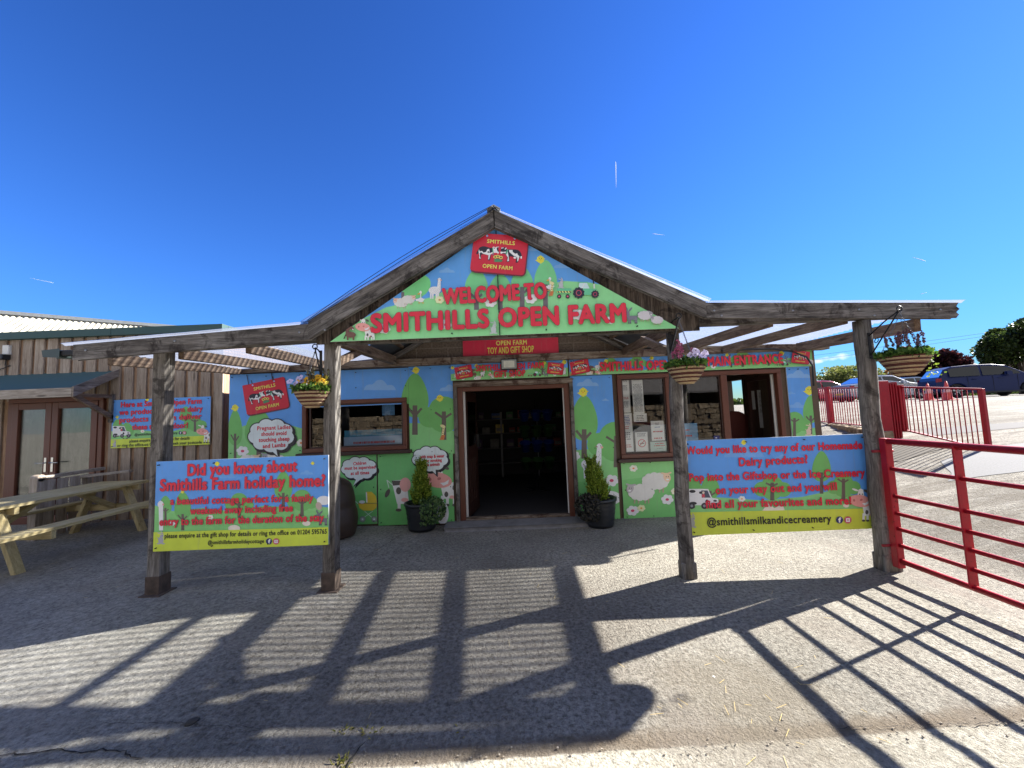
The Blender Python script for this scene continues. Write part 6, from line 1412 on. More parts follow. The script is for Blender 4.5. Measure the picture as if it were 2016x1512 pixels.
# hanging baskets
weave_d, weave_l = plain('dark_woven_stripe', rgb(78, 38, 29), 0.85, var=0.3, scale=60), plain('pale_woven_stripe', rgb(164, 142, 108), 0.85, var=0.2, scale=60)
chain_m = plain('chain_steel', rgb(120, 120, 122), 0.4, 0.8)
def basket(px, w_px, Y, hook_px, label, flowers, seed, trail=False):
    rnd = random.Random(seed)
    c = at(px[0], px[1], Y); Rr = w_px/2*Y/FPX; H = Rr*0.95
    hk = at(hook_px[0], hook_px[1], Y); top = hk.z
    root = thing('hanging_basket', label, 'hanging basket', (c.x, Y, c.z-H), 'hanging baskets on the canopy')
    m = MB(); prof = []; mats = []; N = 44; widths = [0, .10, .18, .30, .40, .50, .62, .74, .82, .92, 1.0]
    for i in range(N+1):
        t = i/N; r = Rr*(0.28+0.72*(t**0.62))
        prof.append((r+0.0035*math.sin(t*N*1.6), -H+H*t))
        if i < N: k = sum(1 for w in widths if w <= t+0.001); mats.append(weave_d if k % 2 == 0 or rnd.random() < 0.05 else weave_l)
    m.lathe(prof, (c.x, Y, c.z), weave_d, 36, mats); m.lathe([(Rr*0.28, -H), (0.005, -H)], (c.x, Y, c.z), weave_d, 36)
    m.build('bowl', root)
    s = MB(); s.lathe([(0.0, 0.01), (Rr*0.98, -0.012)], (c.x, Y, c.z), soil, 24); s.build('soil', root)
    ch = MB(); hook = Vector((hk.x, Y, top))
    for k in range(3):
        a = 2.1*k+0.6; q = Vector((c.x+Rr*0.95*math.cos(a), Y+Rr*0.95*math.sin(a), c.z))
        n = max(8, int((hook-q).length/0.022))
        for i in range(n):
            u, v = q.lerp(hook, (i+0.05)/n), q.lerp(hook, (i+0.95)/n); d = (v-u); e = d.cross(Vector((0, 0, 1)) if i % 2 else Vector((1, 0.2, 0))).normalized()*0.0045
            ch.tube([u, u.lerp(v, 0.25)+e, u.lerp(v, 0.75)+e, v, u.lerp(v, 0.75)-e, u.lerp(v, 0.25)-e, u], 0.0016, chain_m, 5, False)
    ch.tube([hook+Vector((0, 0, -0.02)), hook, hook+Vector((0.012, 0, 0.02)), hook+Vector((0, 0, 0.035)), hook+Vector((-0.012, 0, 0.02))], 0.003, chain_m, 6); ch.build('chain', root)
    f = MB()
    def place():
        a = rnd.uniform(0, 6.283); rr = Rr*math.sqrt(rnd.random())*1.0
        return ((c.x+rr*math.cos(a), Y+rr*math.sin(a), c.z+rnd.uniform(-0.02, 0.03+0.05*(1-rr/Rr))), (0.5*math.cos(a), 0.5*math.sin(a), 0.8))
    leaves(f, 1100, place, 0.030, basket_leaf, rnd, 2.0)
    if trail:
        def place2(): t = rnd.random(); return ((c.x+Rr*(0.95+0.1*t)+rnd.gauss(0, .02), Y-0.05+rnd.gauss(0, .03), c.z+0.03-0.20*t), (0.3, 0, -0.8))
        leaves(f, 60, place2, 0.017, leaf_mat('lime_trail', rgb(96, 122, 40), rgb(130, 152, 56), rgb(160, 176, 90)), rnd, 1.6)
    f.build('leaves', root)
    fl = MB()
    for (kind, colr, n, off, spread) in flowers:
        mm = plain('petal_%d_%d_%d' % colr, rgb(*colr), 0.7, var=0.15, scale=40)
        for i in range(n):
            x = c.x+max(-0.95, min(0.95, off+rnd.gauss(0, spread)))*Rr; y = Y+rnd.uniform(-0.9, 0.2)*Rr*0.7; z = c.z+rnd.uniform(0.05, 0.13)
            if kind == 'pansy':
                n_ = Vector((rnd.gauss(0, .4), -1, 0.5+rnd.gauss(0, .3))).normalized(); u = n_.cross(Vector((0, 0, 1))).normalized(); v = u.cross(n_)
                for k in range(5):
                    a = k*1.2566+rnd.random()*0.3; p = Vector((x, y, z))+(u*math.cos(a)+v*math.sin(a))*0.015; s_ = 0.017
                    fl.add([p+(u*math.cos(b)+v*math.sin(b))*s_+n_*0.004*math.sin(b*2) for b in (0, 1.05, 2.09, 3.14, 4.19, 5.24)], [(0, 1, 2, 3, 4, 5)], mm)
                p = Vector((x, y, z))+n_*0.006
                fl.add([p+(u*math.cos(b)+v*math.sin(b))*0.006 for b in (0, 1.57, 3.14, 4.71)], [(0, 1, 2, 3)], plain('pansy_eye', rgb(50, 20, 40) if colr[2] < 150 else rgb(220, 190, 80), 0.7))
            else:
                hgt = rnd.uniform(0.07, 0.14); b0 = Vector((x, y, z-0.02)); tip = b0+Vector((rnd.gauss(0, .012), rnd.gauss(0, .012), hgt))
                fl.tube([b0, tip], 0.002, basket_leaf, 4)
                leaves(fl, 42, lambda: (b0.lerp(tip, rnd.uniform(0.15, 1)), (rnd.gauss(0, 1), rnd.gauss(0, 1), 0.8)), 0.014, mm, rnd, 1.5)
    fl.build('flowers', root)
    return hook
H1 = basket((616, 770), 70, 3.46, (620, 692), 'woven hanging basket of yellow and lilac pansies by the left inner post', [('pansy', (232, 176, 30), 10, 0.1, 0.3), ('pansy', (200, 190, 226), 7, -0.75, 0.12), ('pansy', (214, 196, 70), 4, 0.7, 0.12), ('spike', (90, 80, 60), 6, 0.4, 0.3)], 3)
H3 = basket((1350, 722), 73, 3.22, (1337, 632), 'woven hanging basket of pink heather and white pansies by the right inner post', [('spike', (176, 92, 126), 12, -0.35, 0.28), ('pansy', (222, 206, 228), 16, 0.65, 0.25)], 4)
H4 = basket((1780, 702), 80, 3.20, (1772, 618), 'woven hanging basket of heather and one orange flower at the far right post', [('spike', (122, 84, 96), 20, 0.05, 0.4), ('pansy', (230, 140, 40), 2, 0.05, 0.06)], 5, True)
def bracket(hook, post_x, post_y, z0, z1, label):
    """wrought iron arm from a post to a basket hook"""
    root = thing('basket_bracket', label, 'bracket', (post_x, post_y, z1), 'iron basket brackets')
    m = MB(); P0 = Vector((post_x, post_y, z0)); P1 = Vector((post_x, post_y, z1)); h = hook+Vector((0, 0, 0.035))
    m.beam(P0+Vector((0, 0, 0.03)), P1-Vector((0, 0, 0.03)), 0.022, 0.008, black_metal, up=(0, 1, 0)); m.build('back_plate', root)
    m = MB(); m.tube([P0, P0.lerp(h, 0.5)+Vector((0, 0, 0.01)), h], 0.006, black_metal, 8); m.tube([P1, P1.lerp(h, 0.5), h], 0.006, black_metal, 8)
    m.tube([h+Vector((0.022*math.cos(a/6), 0, 0.022*math.sin(a/6)+0.01)) for a in range(-6, 32, 4)], 0.005, black_metal, 6, False); m.build('arm', root)
    c = P1.lerp(P0.lerp(h, 0.45), 0.5); u = (h-P0).normalized(); m = MB()
    m.tube([c+(u*math.cos(a)+Vector((0, 0, 1))*math.sin(a))*(0.016+0.004*a/5) for a in [i*0.5 for i in range(13)]], 0.004, black_metal, 6, False); m.build('scroll', root)
bracket(H1, P1X-0.064, 3.47, at(648, 697, 3.5).z, at(648, 742, 3.5).z, 'black iron bracket on the left inner post')
bracket(H3, P3X-0.03, 3.45, at(1332, 640, 3.45).z, at(1332, 690, 3.45).z, 'black iron bracket on the right inner post')
bracket(H4, P4X-0.005, 3.44, at(1700, 662, 3.44).z, at(1712, 700, 3.44).z, 'black iron bracket on the far right post')

# ------------------------------------------------------------------ brown moulded sculpture behind the left inner post
bs = MB(); cX, cYb = at(652, 1000, 5.0).x, 5.02; gzz = ground_h(cX, cYb)
prof = [(0.02, 0), (0.27, 0.0), (0.305, 0.10), (0.315, 0.19), (0.30, 0.29), (0.275, 0.355), (0.272, 0.38), (0.272, 0.45), (0.258, 0.55), (0.22, 0.65), (0.15, 0.71), (0.05, 0.735), (0.0, 0.735)]
def smooth_prof(p, n=4):
    out = []
    for i in range(len(p)-1):
        for k in range(n): t = k/n; out.append((p[i][0]+(p[i+1][0]-p[i][0])*t, p[i][1]+(p[i+1][1]-p[i][1])*t))
    return out+[p[-1]]
bs.lathe(smooth_prof(prof), (cX, cYb, gzz), plain('brown_moulded_resin', rgb(58, 44, 34), 0.55, var=0.2, scale=6), 36)
ob = bs.build('brown_sculpture')
for v in ob.data.vertices:
    d = noise.noise(Vector((v.co.x*4, v.co.y*4, v.co.z*3)))*0.03
    v.co.x += d; v.co.y += d*0.5
sm = ob.modifiers.new('smooth', 'SUBSURF'); sm.levels = 1; sm.render_levels = 1
tag(recentre(ob), 'dark brown rounded sculpture half hidden behind the left inner post', 'sculpture')

# ------------------------------------------------------------------ inside the shop: shelving, stand of buckets
sh = thing('shelf_unit', 'dim shelving along the back of the shop', 'shelves', (-0.5, 9.2, 0.02))
m = MB()
for x in (-2.0, -1.15, -0.3, 0.55, 1.4): m.box(x-0.02, x+0.02, 9.20, 9.58, 0.02, 1.55, plain('shelf_metal', rgb(120, 120, 124), 0.5, 0.3)); m.build('upright', sh); m = MB()
for z in (0.35, 0.7, 1.05, 1.38):
    m = MB(); m.box(-2.0, 1.4, 9.18, 9.58, z-0.02, z, plain('shelf_board', rgb(96, 94, 92), 0.6)); m.build('shelf', sh)
rt = random.Random(21); cols = [(150, 60, 50), (60, 90, 150), (190, 170, 90), (70, 120, 80), (110, 108, 104), (80, 50, 90)]
toyd = {(150, 60, 50): 'red', (60, 90, 150): 'blue', (190, 170, 90): 'yellow', (70, 120, 80): 'green', (110, 108, 104): 'grey', (80, 50, 90): 'purple'}
for z, zn in ((0.7, 'second'), (1.05, 'third'), (1.38, 'top')):
    x = -1.9
    while x < 1.2:
        w = rt.uniform(0.10, 0.24); h = rt.uniform(0.10, 0.22); c = rt.choice(cols); m = MB()
        m.box(x, x+w, 9.25+rt.random()*0.08, 9.5, z+0.001, z+h, plain('toy_%d_%d_%d' % c, rgb(*c), 0.6, var=0.4, scale=20))
        m.prism([(x+w*0.1, 9.245, z+h*0.2), (x+w*0.9, 9.245, z+h*0.2), (x+w*0.9, 9.245, z+h*0.6), (x+w*0.1, 9.245, z+h*0.6)], (0, 0.002, 0), plain('toy_label', rgb(120, 116, 110), 0.6))
        tag(recentre(m.build('toy_box', bevel=0.006)), '%s toy box on the %s shelf at the back of the shop' % (toyd[c], zn), 'toy box', 'toys on the shop shelves'); x += w+rt.uniform(0.03, 0.2)
bx_, by_ = at(1058, 900, 7.4).x, 7.4
st_ = thing('display_stand', 'dark pole stand carrying blue and green buckets inside the shop', 'display stand', (bx_, by_+0.12, 0.02))
m = MB(); m.tube([(bx_, by_+0.16, 0.02), (bx_, by_+0.16, 1.75)], 0.02, black_metal, 8); m.build('pole', st_)
m = MB()
for a in range(4): m.tube([(bx_, by_+0.16, 0.04), (bx_+0.3*math.cos(a*1.571+.78), by_+0.16+0.3*math.sin(a*1.571+.78), 0.03)], 0.015, black_metal, 6)
m.build('foot', st_)
for z in (0.62, 0.92, 1.20, 1.48):
    m = MB(); m.tube([(bx_-0.3, by_+0.13, z), (bx_+0.3, by_+0.13, z)], 0.01, black_metal, 6); m.build('arm', st_)
bk = {'blue': plain('blue_bucket', rgb(24, 48, 120), 0.4), 'green': plain('green_bucket', rgb(44, 78, 34), 0.4)}
proto = {}
for r_i, z in enumerate((1.36, 1.06, 0.78, 0.46)):
    colr = 'blue' if r_i % 2 == 0 else 'green'
    for k in range(3):
        loc = (bx_-0.22+0.22*k, by_-0.02-0.03*(k == 1), z)
        lab = '%s bucket, %s of its row, %s row of the display stand' % (colr, ('left', 'middle', 'right')[k], ('top', 'second', 'third', 'lowest')[r_i])
        if colr not in proto:
            o = thing('bucket', lab, 'bucket', loc, 'buckets on the display stand'); m = MB()
            m.lathe([(0.0, 0.0), (0.07, 0.0), (0.10, 0.17), (0.108, 0.17), (0.108, 0.18), (0.096, 0.18), (0.068, 0.01), (0.0, 0.01)], loc, bk[colr], 20); m.build('body', o)
            m = MB(); m.tube([(loc[0]+0.105*math.cos(a), loc[1]-0.06*math.sin(a), loc[2]+0.165-0.06*math.sin(a)) for a in [i*math.pi/8 for i in range(9)]], 0.004, black_metal, 6); m.build('handle', o); o.rotation_euler = (R(18), 0, 0); proto[colr] = o
        else: dup(proto[colr], loc, lab)
# chair seen through the ticket window
m = MB(); chx, chy = at(1449, 826, 6.35).x, 6.35; chz = at(1449, 826, 6.35).z
ck = thing('office_chair', 'reddish brown rounded chair back inside the ticket window', 'chair', (chx, chy, 0.02))
m.prism([(chx+0.22*math.cos(R(a)), chy, chz-0.12+0.24*math.sin(R(a))) for a in range(0, 181, 15)]+[(chx-0.2, chy, chz-0.5), (chx+0.2, chy, chz-0.5)], (0, 0.07, 0), plain('chair_leather', rgb(98, 44, 36), 0.5)); m.build('backrest', ck, bevel=0.02)
m = MB(); m.box(chx-0.22, chx+0.22, chy+0.05, chy+0.5, 0.46, 0.54, plain('chair_leather', rgb(98, 44, 36), 0.5)); m.build('seat', ck, bevel=0.02)
m = MB(); m.tube([(chx, chy+0.26, 0.03), (chx, chy+0.26, 0.46)], 0.03, black_metal, 8); m.build('stem', ck)

# ------------------------------------------------------------------ cars in the car park
def car(label, px, Y, length, height, paint, rz=0.0, kind='hatch', group='parked cars'):
    """side profile swept across the width, wheels, glass, lamps; px = base of the near side's middle"""
    g = at(px[0], px[1], Y); x0, y0 = g.x, Y; z0 = ground_h(x0, y0)
    root = thing('parked_car', label, 'car', (x0, y0, z0), group); root.rotation_euler = (0, 0, rz)
    L, H, W = length, height, 1.76
    wr = 0.325; ax = (-L/2+0.78, L/2-0.86)
    if kind == 'suv': belt = 0.60; prof_up = [(-0.50, 0.42), (-0.49, 0.56), (-0.465, 0.64), (-0.40, 0.90), (-0.33, 0.975), (-0.16, 1.0), (0.02, 0.985), (0.13, 0.93), (0.27, 0.68), (0.42, 0.61), (0.485, 0.53), (0.50, 0.36)]
    elif kind == 'hatch': belt = 0.60; prof_up = [(-0.50, 0.40), (-0.49, 0.60), (-0.45, 0.72), (-0.36, 0.93), (-0.25, 0.99), (-0.08, 1.0), (0.06, 0.96), (0.24, 0.67), (0.41, 0.58), (0.48, 0.50), (0.50, 0.34)]
    else: belt = 0.62; prof_up = [(-0.50, 0.42), (-0.485, 0.66), (-0.36, 0.70), (-0.22, 0.95), (-0.08, 1.0), (0.05, 0.98), (0.22, 0.68), (0.41, 0.60), (0.485, 0.50), (0.50, 0.36)]
    up = [Vector((a*L, 0, b*H)) for a, b in prof_up]
    low = [Vector((0.49*L, 0, 0.17*H))]
    def arch(cx): return [Vector((cx+(wr+0.055)*math.cos(R(t)), 0, wr+(wr+0.055)*math.sin(R(t)))) for t in (-18, 10, 40, 70, 90, 110, 140, 170, 198)]
    low += [Vector((p.x, 0, max(p.z, 0.19))) for p in arch(ax[1])] + [Vector((p.x, 0, max(p.z, 0.19))) for p in arch(ax[0])] + [Vector((-0.49*L, 0, 0.2*H))]
    prof = up+low
    def sect(f, inset):       # one side outline, tumbled in above the belt line
        out = []
        for p in prof:
            t = max(0, p.z/H-belt)/(1-belt); yy = (W/2-inset-0.19*t**1.1)*f
            e = abs(p.x)/(L/2); yy *= 1-0.10*max(0, e-0.72)/0.28
            out.append(Vector((p.x, yy, p.z)))
        return out
    m = MB(); n = len(prof); rings = [sect(-0.93, 0)] ; a = sect(-1, 0); b = sect(1, 0)
    vs = [v for v in a]+[v for v in b]
    m.add([Vector((x0, y0, z0))+v for v in vs], [tuple(range(n)), tuple(range(2*n-1, n-1, -1))] + [(i, n+i, n+(i+1) % n, (i+1) % n) for i in range(n)], paint, False)
    m.build('body', root, bevel=0.045)
    # glass: side windows set just proud of the tumbled-in cabin sides, screens front and rear
    def zside(z): t = max(0, z/H-belt)/(1-belt); return W/2-0.19*t**1.1
    cab = [p for p in up if p.z/H > belt+0.05]; xl = min(p.x for p in cab); xr = max(p.x for p in cab)
    def roof_z(x):
        for p, q in zip(up, up[1:]):
            if p.x <= x <= q.x: return p.z+(q.z-p.z)*(x-p.x)/max(1e-6, q.x-p.x)
        return H*belt
    zb0 = (belt+0.05)*H
    for f in (-1, 1):
        for (u0, u1) in ((0.04, 0.44), (0.47, 0.93)):
            xa = xl+(xr-xl)*u0; xb = xl+(xr-xl)*u1; pts = [(xa, zb0), (xb, zb0)]
            for k in range(9):
                x = xb+(xa-xb)*k/8; zz = max(zb0+0.01, roof_z(x)-0.085); pts.append((x, zz))
            m = MB(); m.add([Vector((x0+x, y0+f*(zside(z)+0.006), z0+z)) for x, z in pts], [tuple(range(len(pts)))], glass_car); m.build('window', root)
    for (i0, i1) in (((-4, -5) if kind != 'suv' else (-4, -5)),): pass
    def screen(p, q, name, gm=glass_car):
        d = (q-p); nrm = Vector((-d.z, 0, d.x)).normalized(); nrm = nrm if nrm.z > 0 else -nrm
        a_, b_ = p+d*0.08+nrm*0.008, q-d*0.06+nrm*0.008; m = MB()
        m.add([Vector((x0+a_.x, y0-(zside(a_.z)-0.10), z0+a_.z)), Vector((x0+a_.x, y0+(zside(a_.z)-0.10), z0+a_.z)), Vector((x0+b_.x, y0+(zside(b_.z)-0.10), z0+b_.z)), Vector((x0+b_.x, y0-(zside(b_.z)-0.10), z0+b_.z))], [(0, 1, 2, 3)], gm); m.build(name, root)
    k = {'suv': (7, 8), 'hatch': (6, 7), 'saloon': (5, 6)}[kind]; screen(up[k[0]], up[k[1]], 'windscreen')
    k = {'suv': (2, 3), 'hatch': (2, 3), 'saloon': (2, 3)}[kind]; screen(up[k[0]], up[k[1]], 'rear_window', glass_car)
    for cx_ in ax:
        for f in (-1, 1):
            m = MB(); yc = y0+f*(W/2-0.10); prof_t = [(wr*0.62, -0.10), (wr*0.93, -0.10), (wr, -0.07), (wr, 0.07), (wr*0.93, 0.10), (wr*0.62, 0.10)]
            vs = []; N = 28
            for r_, o_ in prof_t:
                for t in range(N): vs.append((x0+cx_+r_*math.cos(6.283*t/N), yc+f*o_, z0+wr+r_*math.sin(6.283*t/N)))
            fs = [(i*N+t, i*N+(t+1) % N, (i+1)*N+(t+1) % N, (i+1)*N+t) for i in range(5) for t in range(N)]
            m.add(vs, fs, rubber, True); wh = m.build('wheel', root)
            m = MB(); m.add([(x0+cx_+wr*0.62*math.cos(6.283*t/N), yc+f*0.05, z0+wr+wr*0.62*math.sin(6.283*t/N)) for t in range(N)], [tuple(range(N))], plain('wheel_dark', rgb(30, 30, 32), 0.6))
            for s_ in range(5):
                a = s_*1.2566+0.3; m.prism([(x0+cx_+math.cos(a+da)*rr, yc+f*0.085, z0+wr+math.sin(a+da)*rr) for da, rr in ((-0.5, 0.03), (-0.22, wr*0.62), (0.22, wr*0.62), (0.5, 0.03))], (0, -f*0.03, 0), alloy)
            m.build('rim', wh)
    for f in (-1, 1):
        m = MB(); m.prism([(x0+L*0.5-0.26, y0+f*(W/2-0.06), z0+H*0.47), (x0+L*0.5-0.05, y0+f*(W/2-0.14), z0+H*0.42), (x0+L*0.5-0.07, y0+f*(W/2-0.14), z0+H*0.48), (x0+L*0.5-0.30, y0+f*(W/2-0.06), z0+H*0.53)], (0, f*0.045, 0), plain('headlamp', rgb(210, 214, 220), 0.15)); m.build('headlight', root)
        m = MB(); m.prism([(x0-L*0.5+0.03, y0+f*(W/2-0.14), z0+H*0.50), (x0-L*0.5+0.22, y0+f*(W/2-0.05), z0+H*0.52), (x0-L*0.5+0.20, y0+f*(W/2-0.05), z0+H*0.62), (x0-L*0.5+0.04, y0+f*(W/2-0.14), z0+H*0.62)], (0, f*0.04, 0), plain('tail_lamp', rgb(150, 20, 26), 0.25)); m.build('tail_light', root)
        m = MB(); mx = L*0.10; m.prism([(x0+mx, y0+f*(W/2), z0+H*0.64), (x0+mx+0.16, y0+f*(W/2), z0+H*0.64), (x0+mx+0.13, y0+f*(W/2), z0+H*0.73), (x0+mx, y0+f*(W/2), z0+H*0.73)], (0, f*0.17, 0), paint); m.build('mirror', root, bevel=0.02)
        for hx in (-L*0.16, L*0.06): m = MB(); m.box(x0+hx-0.09, x0+hx+0.09, y0+f*(W/2-0.01), y0+f*(W/2+0.03), z0+H*0.545, z0+H*0.565, paint); m.build('door_handle', root)
        m = MB()
        for hx in (-L*0.22, -L*0.005, L*0.20): m.box(x0+hx-0.006, x0+hx+0.006, y0+f*(W/2-0.012), y0+f*(W/2+0.002), z0+0.24, z0+H*0.62, plain('door_gap', rgb(16, 16, 18), 0.8))
        m.box(x0-L*0.30, x0+L*0.27, y0+f*(W/2-0.02), y0+f*(W/2+0.008), z0+0.19, z0+0.27, black_plastic); m.build('door_seams', root)
    for f in (-1, 1):
        m = MB(); m.box(x0+f*(L/2-0.05), x0+f*(L/2+0.012), y0-0.26, y0+0.26, z0+H*0.27, z0+H*0.34, plain('number_plate', rgb(222, 222, 214) if f > 0 else rgb(224, 196, 60), 0.5, var=0.03)); m.build('number_plate', root)
    return root
blue_p = plain('blue_car_paint', rgb(16, 30, 76), 0.4, 0.0, spec=0.3, var=0.04, coat=0.08); silver_p = plain('silver_car_paint', rgb(150, 154, 160), 0.25, 0.3, var=0.04, coat=0.4)
pale_p = plain('pale_blue_car_paint', rgb(150, 164, 180), 0.25, 0.2, var=0.04, coat=0.4); red_p = plain('pinkish_red_car_paint', rgb(188, 28, 60), 0.25, 0.1, var=0.04, coat=1.0)
car('dark blue tall hatchback standing nearest behind the traffic cones', (1934, 782), 19.8, 4.25, 1.64, blue_p, rz=-0.37, kind='suv')
car('silver hatchback behind the red railing', (1733, 790), 23.5, 4.9, 1.50, silver_p, kind='saloon')
car('pale blue car between the silver and the dark blue cars', (1800, 788), 27.0, 4.3, 1.50, pale_p, kind='hatch')
car('red car glimpsed through the railing at the corner of the shop', (1618, 790), 25.0, 4.0, 1.40, red_p, kind='hatch')
# traffic cones
cone_m = plain('faded_cone_orange', rgb(206, 74, 62), 0.6, var=0.12); cone_w = plain('cone_band', rgb(206, 150, 142), 0.5, var=0.08)
def cone(px, Y, label, h=0.72):
    g = at(px[0], px[1], Y); z = ground_h(g.x, Y); root = thing('traffic_cone', label, 'traffic cone', (g.x, Y, z), 'traffic cones by the blue car'); m = MB()
    rr = lambda t: 0.155-0.125*t
    m.lathe([(0.155, 0.03)]+[(rr(t), 0.03+t*(h-0.03)) for t in (0.25, 0.5, 0.75, 1.0)]+[(0.0, h)], (g.x, Y, z), cone_m, 20, [cone_m, cone_m, cone_m, cone_m, cone_m]); m.build('body', root)
    m = MB(); m.lathe([(rr(t)+0.003, 0.03+t*(h-0.03)) for t in (0.40, 0.55, 0.70)], (g.x, Y, z), cone_w, 20); m.build('band', root)
    m = MB(); m.box(g.x-0.21, g.x+0.21, Y-0.21, Y+0.21, z, z+0.035, cone_m); m.build('base', root, bevel=0.01)
cone((1866, 786), 15.2, 'faded orange traffic cone by the rear wheel of the blue car', 0.76); cone((1829, 786), 16.4, 'smaller looking traffic cone just behind the blue car')

# ------------------------------------------------------------------ trees beyond the car park
def tree(name, label, px, Y, w_px, top_px, m, n, seed, size, trunk_h=0.3, blobs=9, group='trees beyond the car park', holes=0.0):
    rnd = random.Random(seed); b = at(px[0], px[1], Y); z0 = ground_h(b.x, Y)-0.3; top = at(px[0], top_px, Y).z; W = w_px*Y/FPX; H = top-z0
    root = thing(name, label, 'tree', (b.x, Y, z0), group)
    t = MB(); th_ = H*trunk_h
    t.tube([(b.x, Y, z0), (b.x+0.03*H, Y, z0+th_), (b.x, Y, z0+H*0.8)], [H*0.03, H*0.022, H*0.006], bark, 10)
    cs = []
    for i in range(blobs):
        a = rnd.uniform(0, 6.283); rr = W*0.36*math.sqrt(rnd.random()); zc = z0+th_+(H-th_)*rnd.uniform(0.15, 0.82); sc = (1-0.45*abs((zc-z0-th_)/(H-th_)-0.45)*2)
        c = Vector((b.x+rr*math.cos(a)*sc*1.25, Y+rr*math.sin(a)*sc, zc)); cs.append((c, W*rnd.uniform(0.10, 0.20)))
        t.tube([(b.x+0.01*H, Y, z0+th_*0.9), Vector((b.x, Y, z0+th_)).lerp(c, 0.5)+Vector((0, 0, -0.03*H)), c], [H*0.013, H*0.008, H*0.003], bark, 6)
    t.build('trunk', root)
    f = MB()
    def place():
        c, r_ = rnd.choice(cs); d = Vector((rnd.gauss(0, 1), rnd.gauss(0, 1), rnd.gauss(0, 0.8))).normalized(); k = rnd.uniform(0.45, 1.05)
        p = c+d*r_*k
        if p.z > top: p.z = top-rnd.random()*0.4
        return (p, d+Vector((0, 0, 0.2)))
    leaves(f, n, place, size, m, rnd, 1.6); f.build('crown', root)
tree('broadleaf_tree', 'large dark green tree behind the blue car at the right edge', (2012, 775), 30, 128, 622, tree_green, 17000, 1, 0.17, 0.2, 22)
tree('copper_beech', 'dark purple copper tree behind the pale car', (1852, 778), 27, 96, 688, tree_copper, 16000, 2, 0.17, 0.12, 24)
tree('broadleaf_tree', 'sparse olive green tree behind the silver car left of the far post', (1668, 782), 36, 120, 722, tree_olive, 7000, 3, 0.17, 0.25, 14)
tree('broadleaf_tree', 'rusty low tree between the olive tree and the copper tree', (1752, 782), 40, 100, 728, tree_rust, 6000, 4, 0.19, 0.2, 12)
tree('broadleaf_tree', 'distant green tree at the far right behind the dark green one', (2110, 778), 46, 200, 640, tree_green, 16000, 5, 0.24, 0.2, 20)
# power lines
for (p, q, lab) in (((1600, 697), (1960, 648), 'upper thin power line crossing the sky at the right'), ((1600, 706), (1960, 654), 'lower thin power line crossing the sky at the right')):
    m = MB(); A0, B0 = at(p[0], p[1], 60), at(q[0], q[1], 52); A0 = A0+(A0-B0)*0.6; B0 = B0+(B0-A0)*0.6
    m.tube([A0.lerp(B0, i/16)-Vector((0, 0, 1.2*math.sin(math.pi*i/16)*0.3)) for i in range(17)], 0.018, black_metal, 5); tag(recentre(m.build('power_line')), lab, 'power line')
# hedge line far away
hedge = MB(); rh = random.Random(9)
def hp(): x = rh.uniform(30, 260); y = 95-0.05*x+rh.gauss(0, 1.5); return ((x, y, 0.9+rh.random()**1.5*(1.6+1.4*math.sin(x*0.21)*math.sin(x*0.057))), (0, 0, 1))
leaves(hedge, 5000, hp, 0.9, tree_green, rh, 1.4); tag(hedge.build('hedge'), 'low dark far-off hedge along the skyline', 'hedge', kind='stuff')

# ------------------------------------------------------------------ stone barn across the yard (it shows in the shop windows)
barn = thing('stone_barn', 'stone walled barn across the yard, seen reflected in the shop windows', 'barn', (0, -7.5, 0))
m = MB(); rb = random.Random(31); z = -0.05
while z < 1.5:
    h = rb.uniform(0.14, 0.26); x = -16.0
    while x < 16:
        w = rb.uniform(0.22, 0.6); j = rb.uniform(-0.03, 0.03); v0 = len(m.v); m.box(x, x+w-0.02, -7.8, -7.5+j, z, z+h-0.018, stone); m.v[v0:] = [(a+rb.uniform(-.04, .04), b+rb.uniform(-.03, .03), c+rb.uniform(-.03, .03)) for a, b, c in m.v[v0:]]; x += w
    z += h
m.build('wall', barn)
m = MB(); m.box(-16, 16, -7.82, -7.60, -0.05, 1.45, plain('lime_mortar', rgb(120, 108, 92), 0.95)); m.box(-16, 16, -9.5, -9.4, 0, 4.5, dark_in); m.build('backing', barn)
m = MB(); m.prism([(-17, -7.3, 2.25), (17, -7.3, 2.25), (17, -10.5, 4.3), (-17, -10.5, 4.3)], (0, 0, -0.1), plain('grey_slate', rgb(112, 108, 104), 0.85, var=0.3, scale=5)); m.build('roof', barn)
for x in (-12, -6, 0, 6, 12): m = MB(); m.box(x-0.1, x+0.1, -7.7, -7.5, 1.4, 2.3, wood_z); m.build('post', barn)

# ------------------------------------------------------------------ small things on the ground
def pebble(x, y, r, m, label, seed, flat=0.6, name='stone', cat='stone'):
    mb = MB(); rnd = random.Random(seed); z = ground_h(x, y); vs = []; n = 12
    prof = [(0.02, 0), (0.75, 0.03), (1.0, 0.3), (0.85, 0.7), (0.45, 0.95), (0.02, 1.0)]
    mb.lathe([(a*r, b*r*flat*1.6) for a, b in prof], (0, 0, 0), m, 14)
    ob = mb.build(name); k = 1.35
    for v in ob.data.vertices: d = 1+0.35*noise.noise(Vector((v.co.x/r*1.2+seed, v.co.y/r*1.2, v.co.z/r))); v.co.x *= d*k; v.co.y *= d
    ob.location = (x, y, z-0.002); ob.rotation_euler = (0, 0, rnd.uniform(0, 3))
    return tag(ob, label, cat)
s0 = gz(378, 1415, 0.04); pebble(s0.x, s0.y, 0.022, plain('dark_stone', rgb(60, 58, 54), 0.9, var=0.3, scale=40), 'dark loose stone lying on the concrete at the lower left', 4)
rp = random.Random(77)
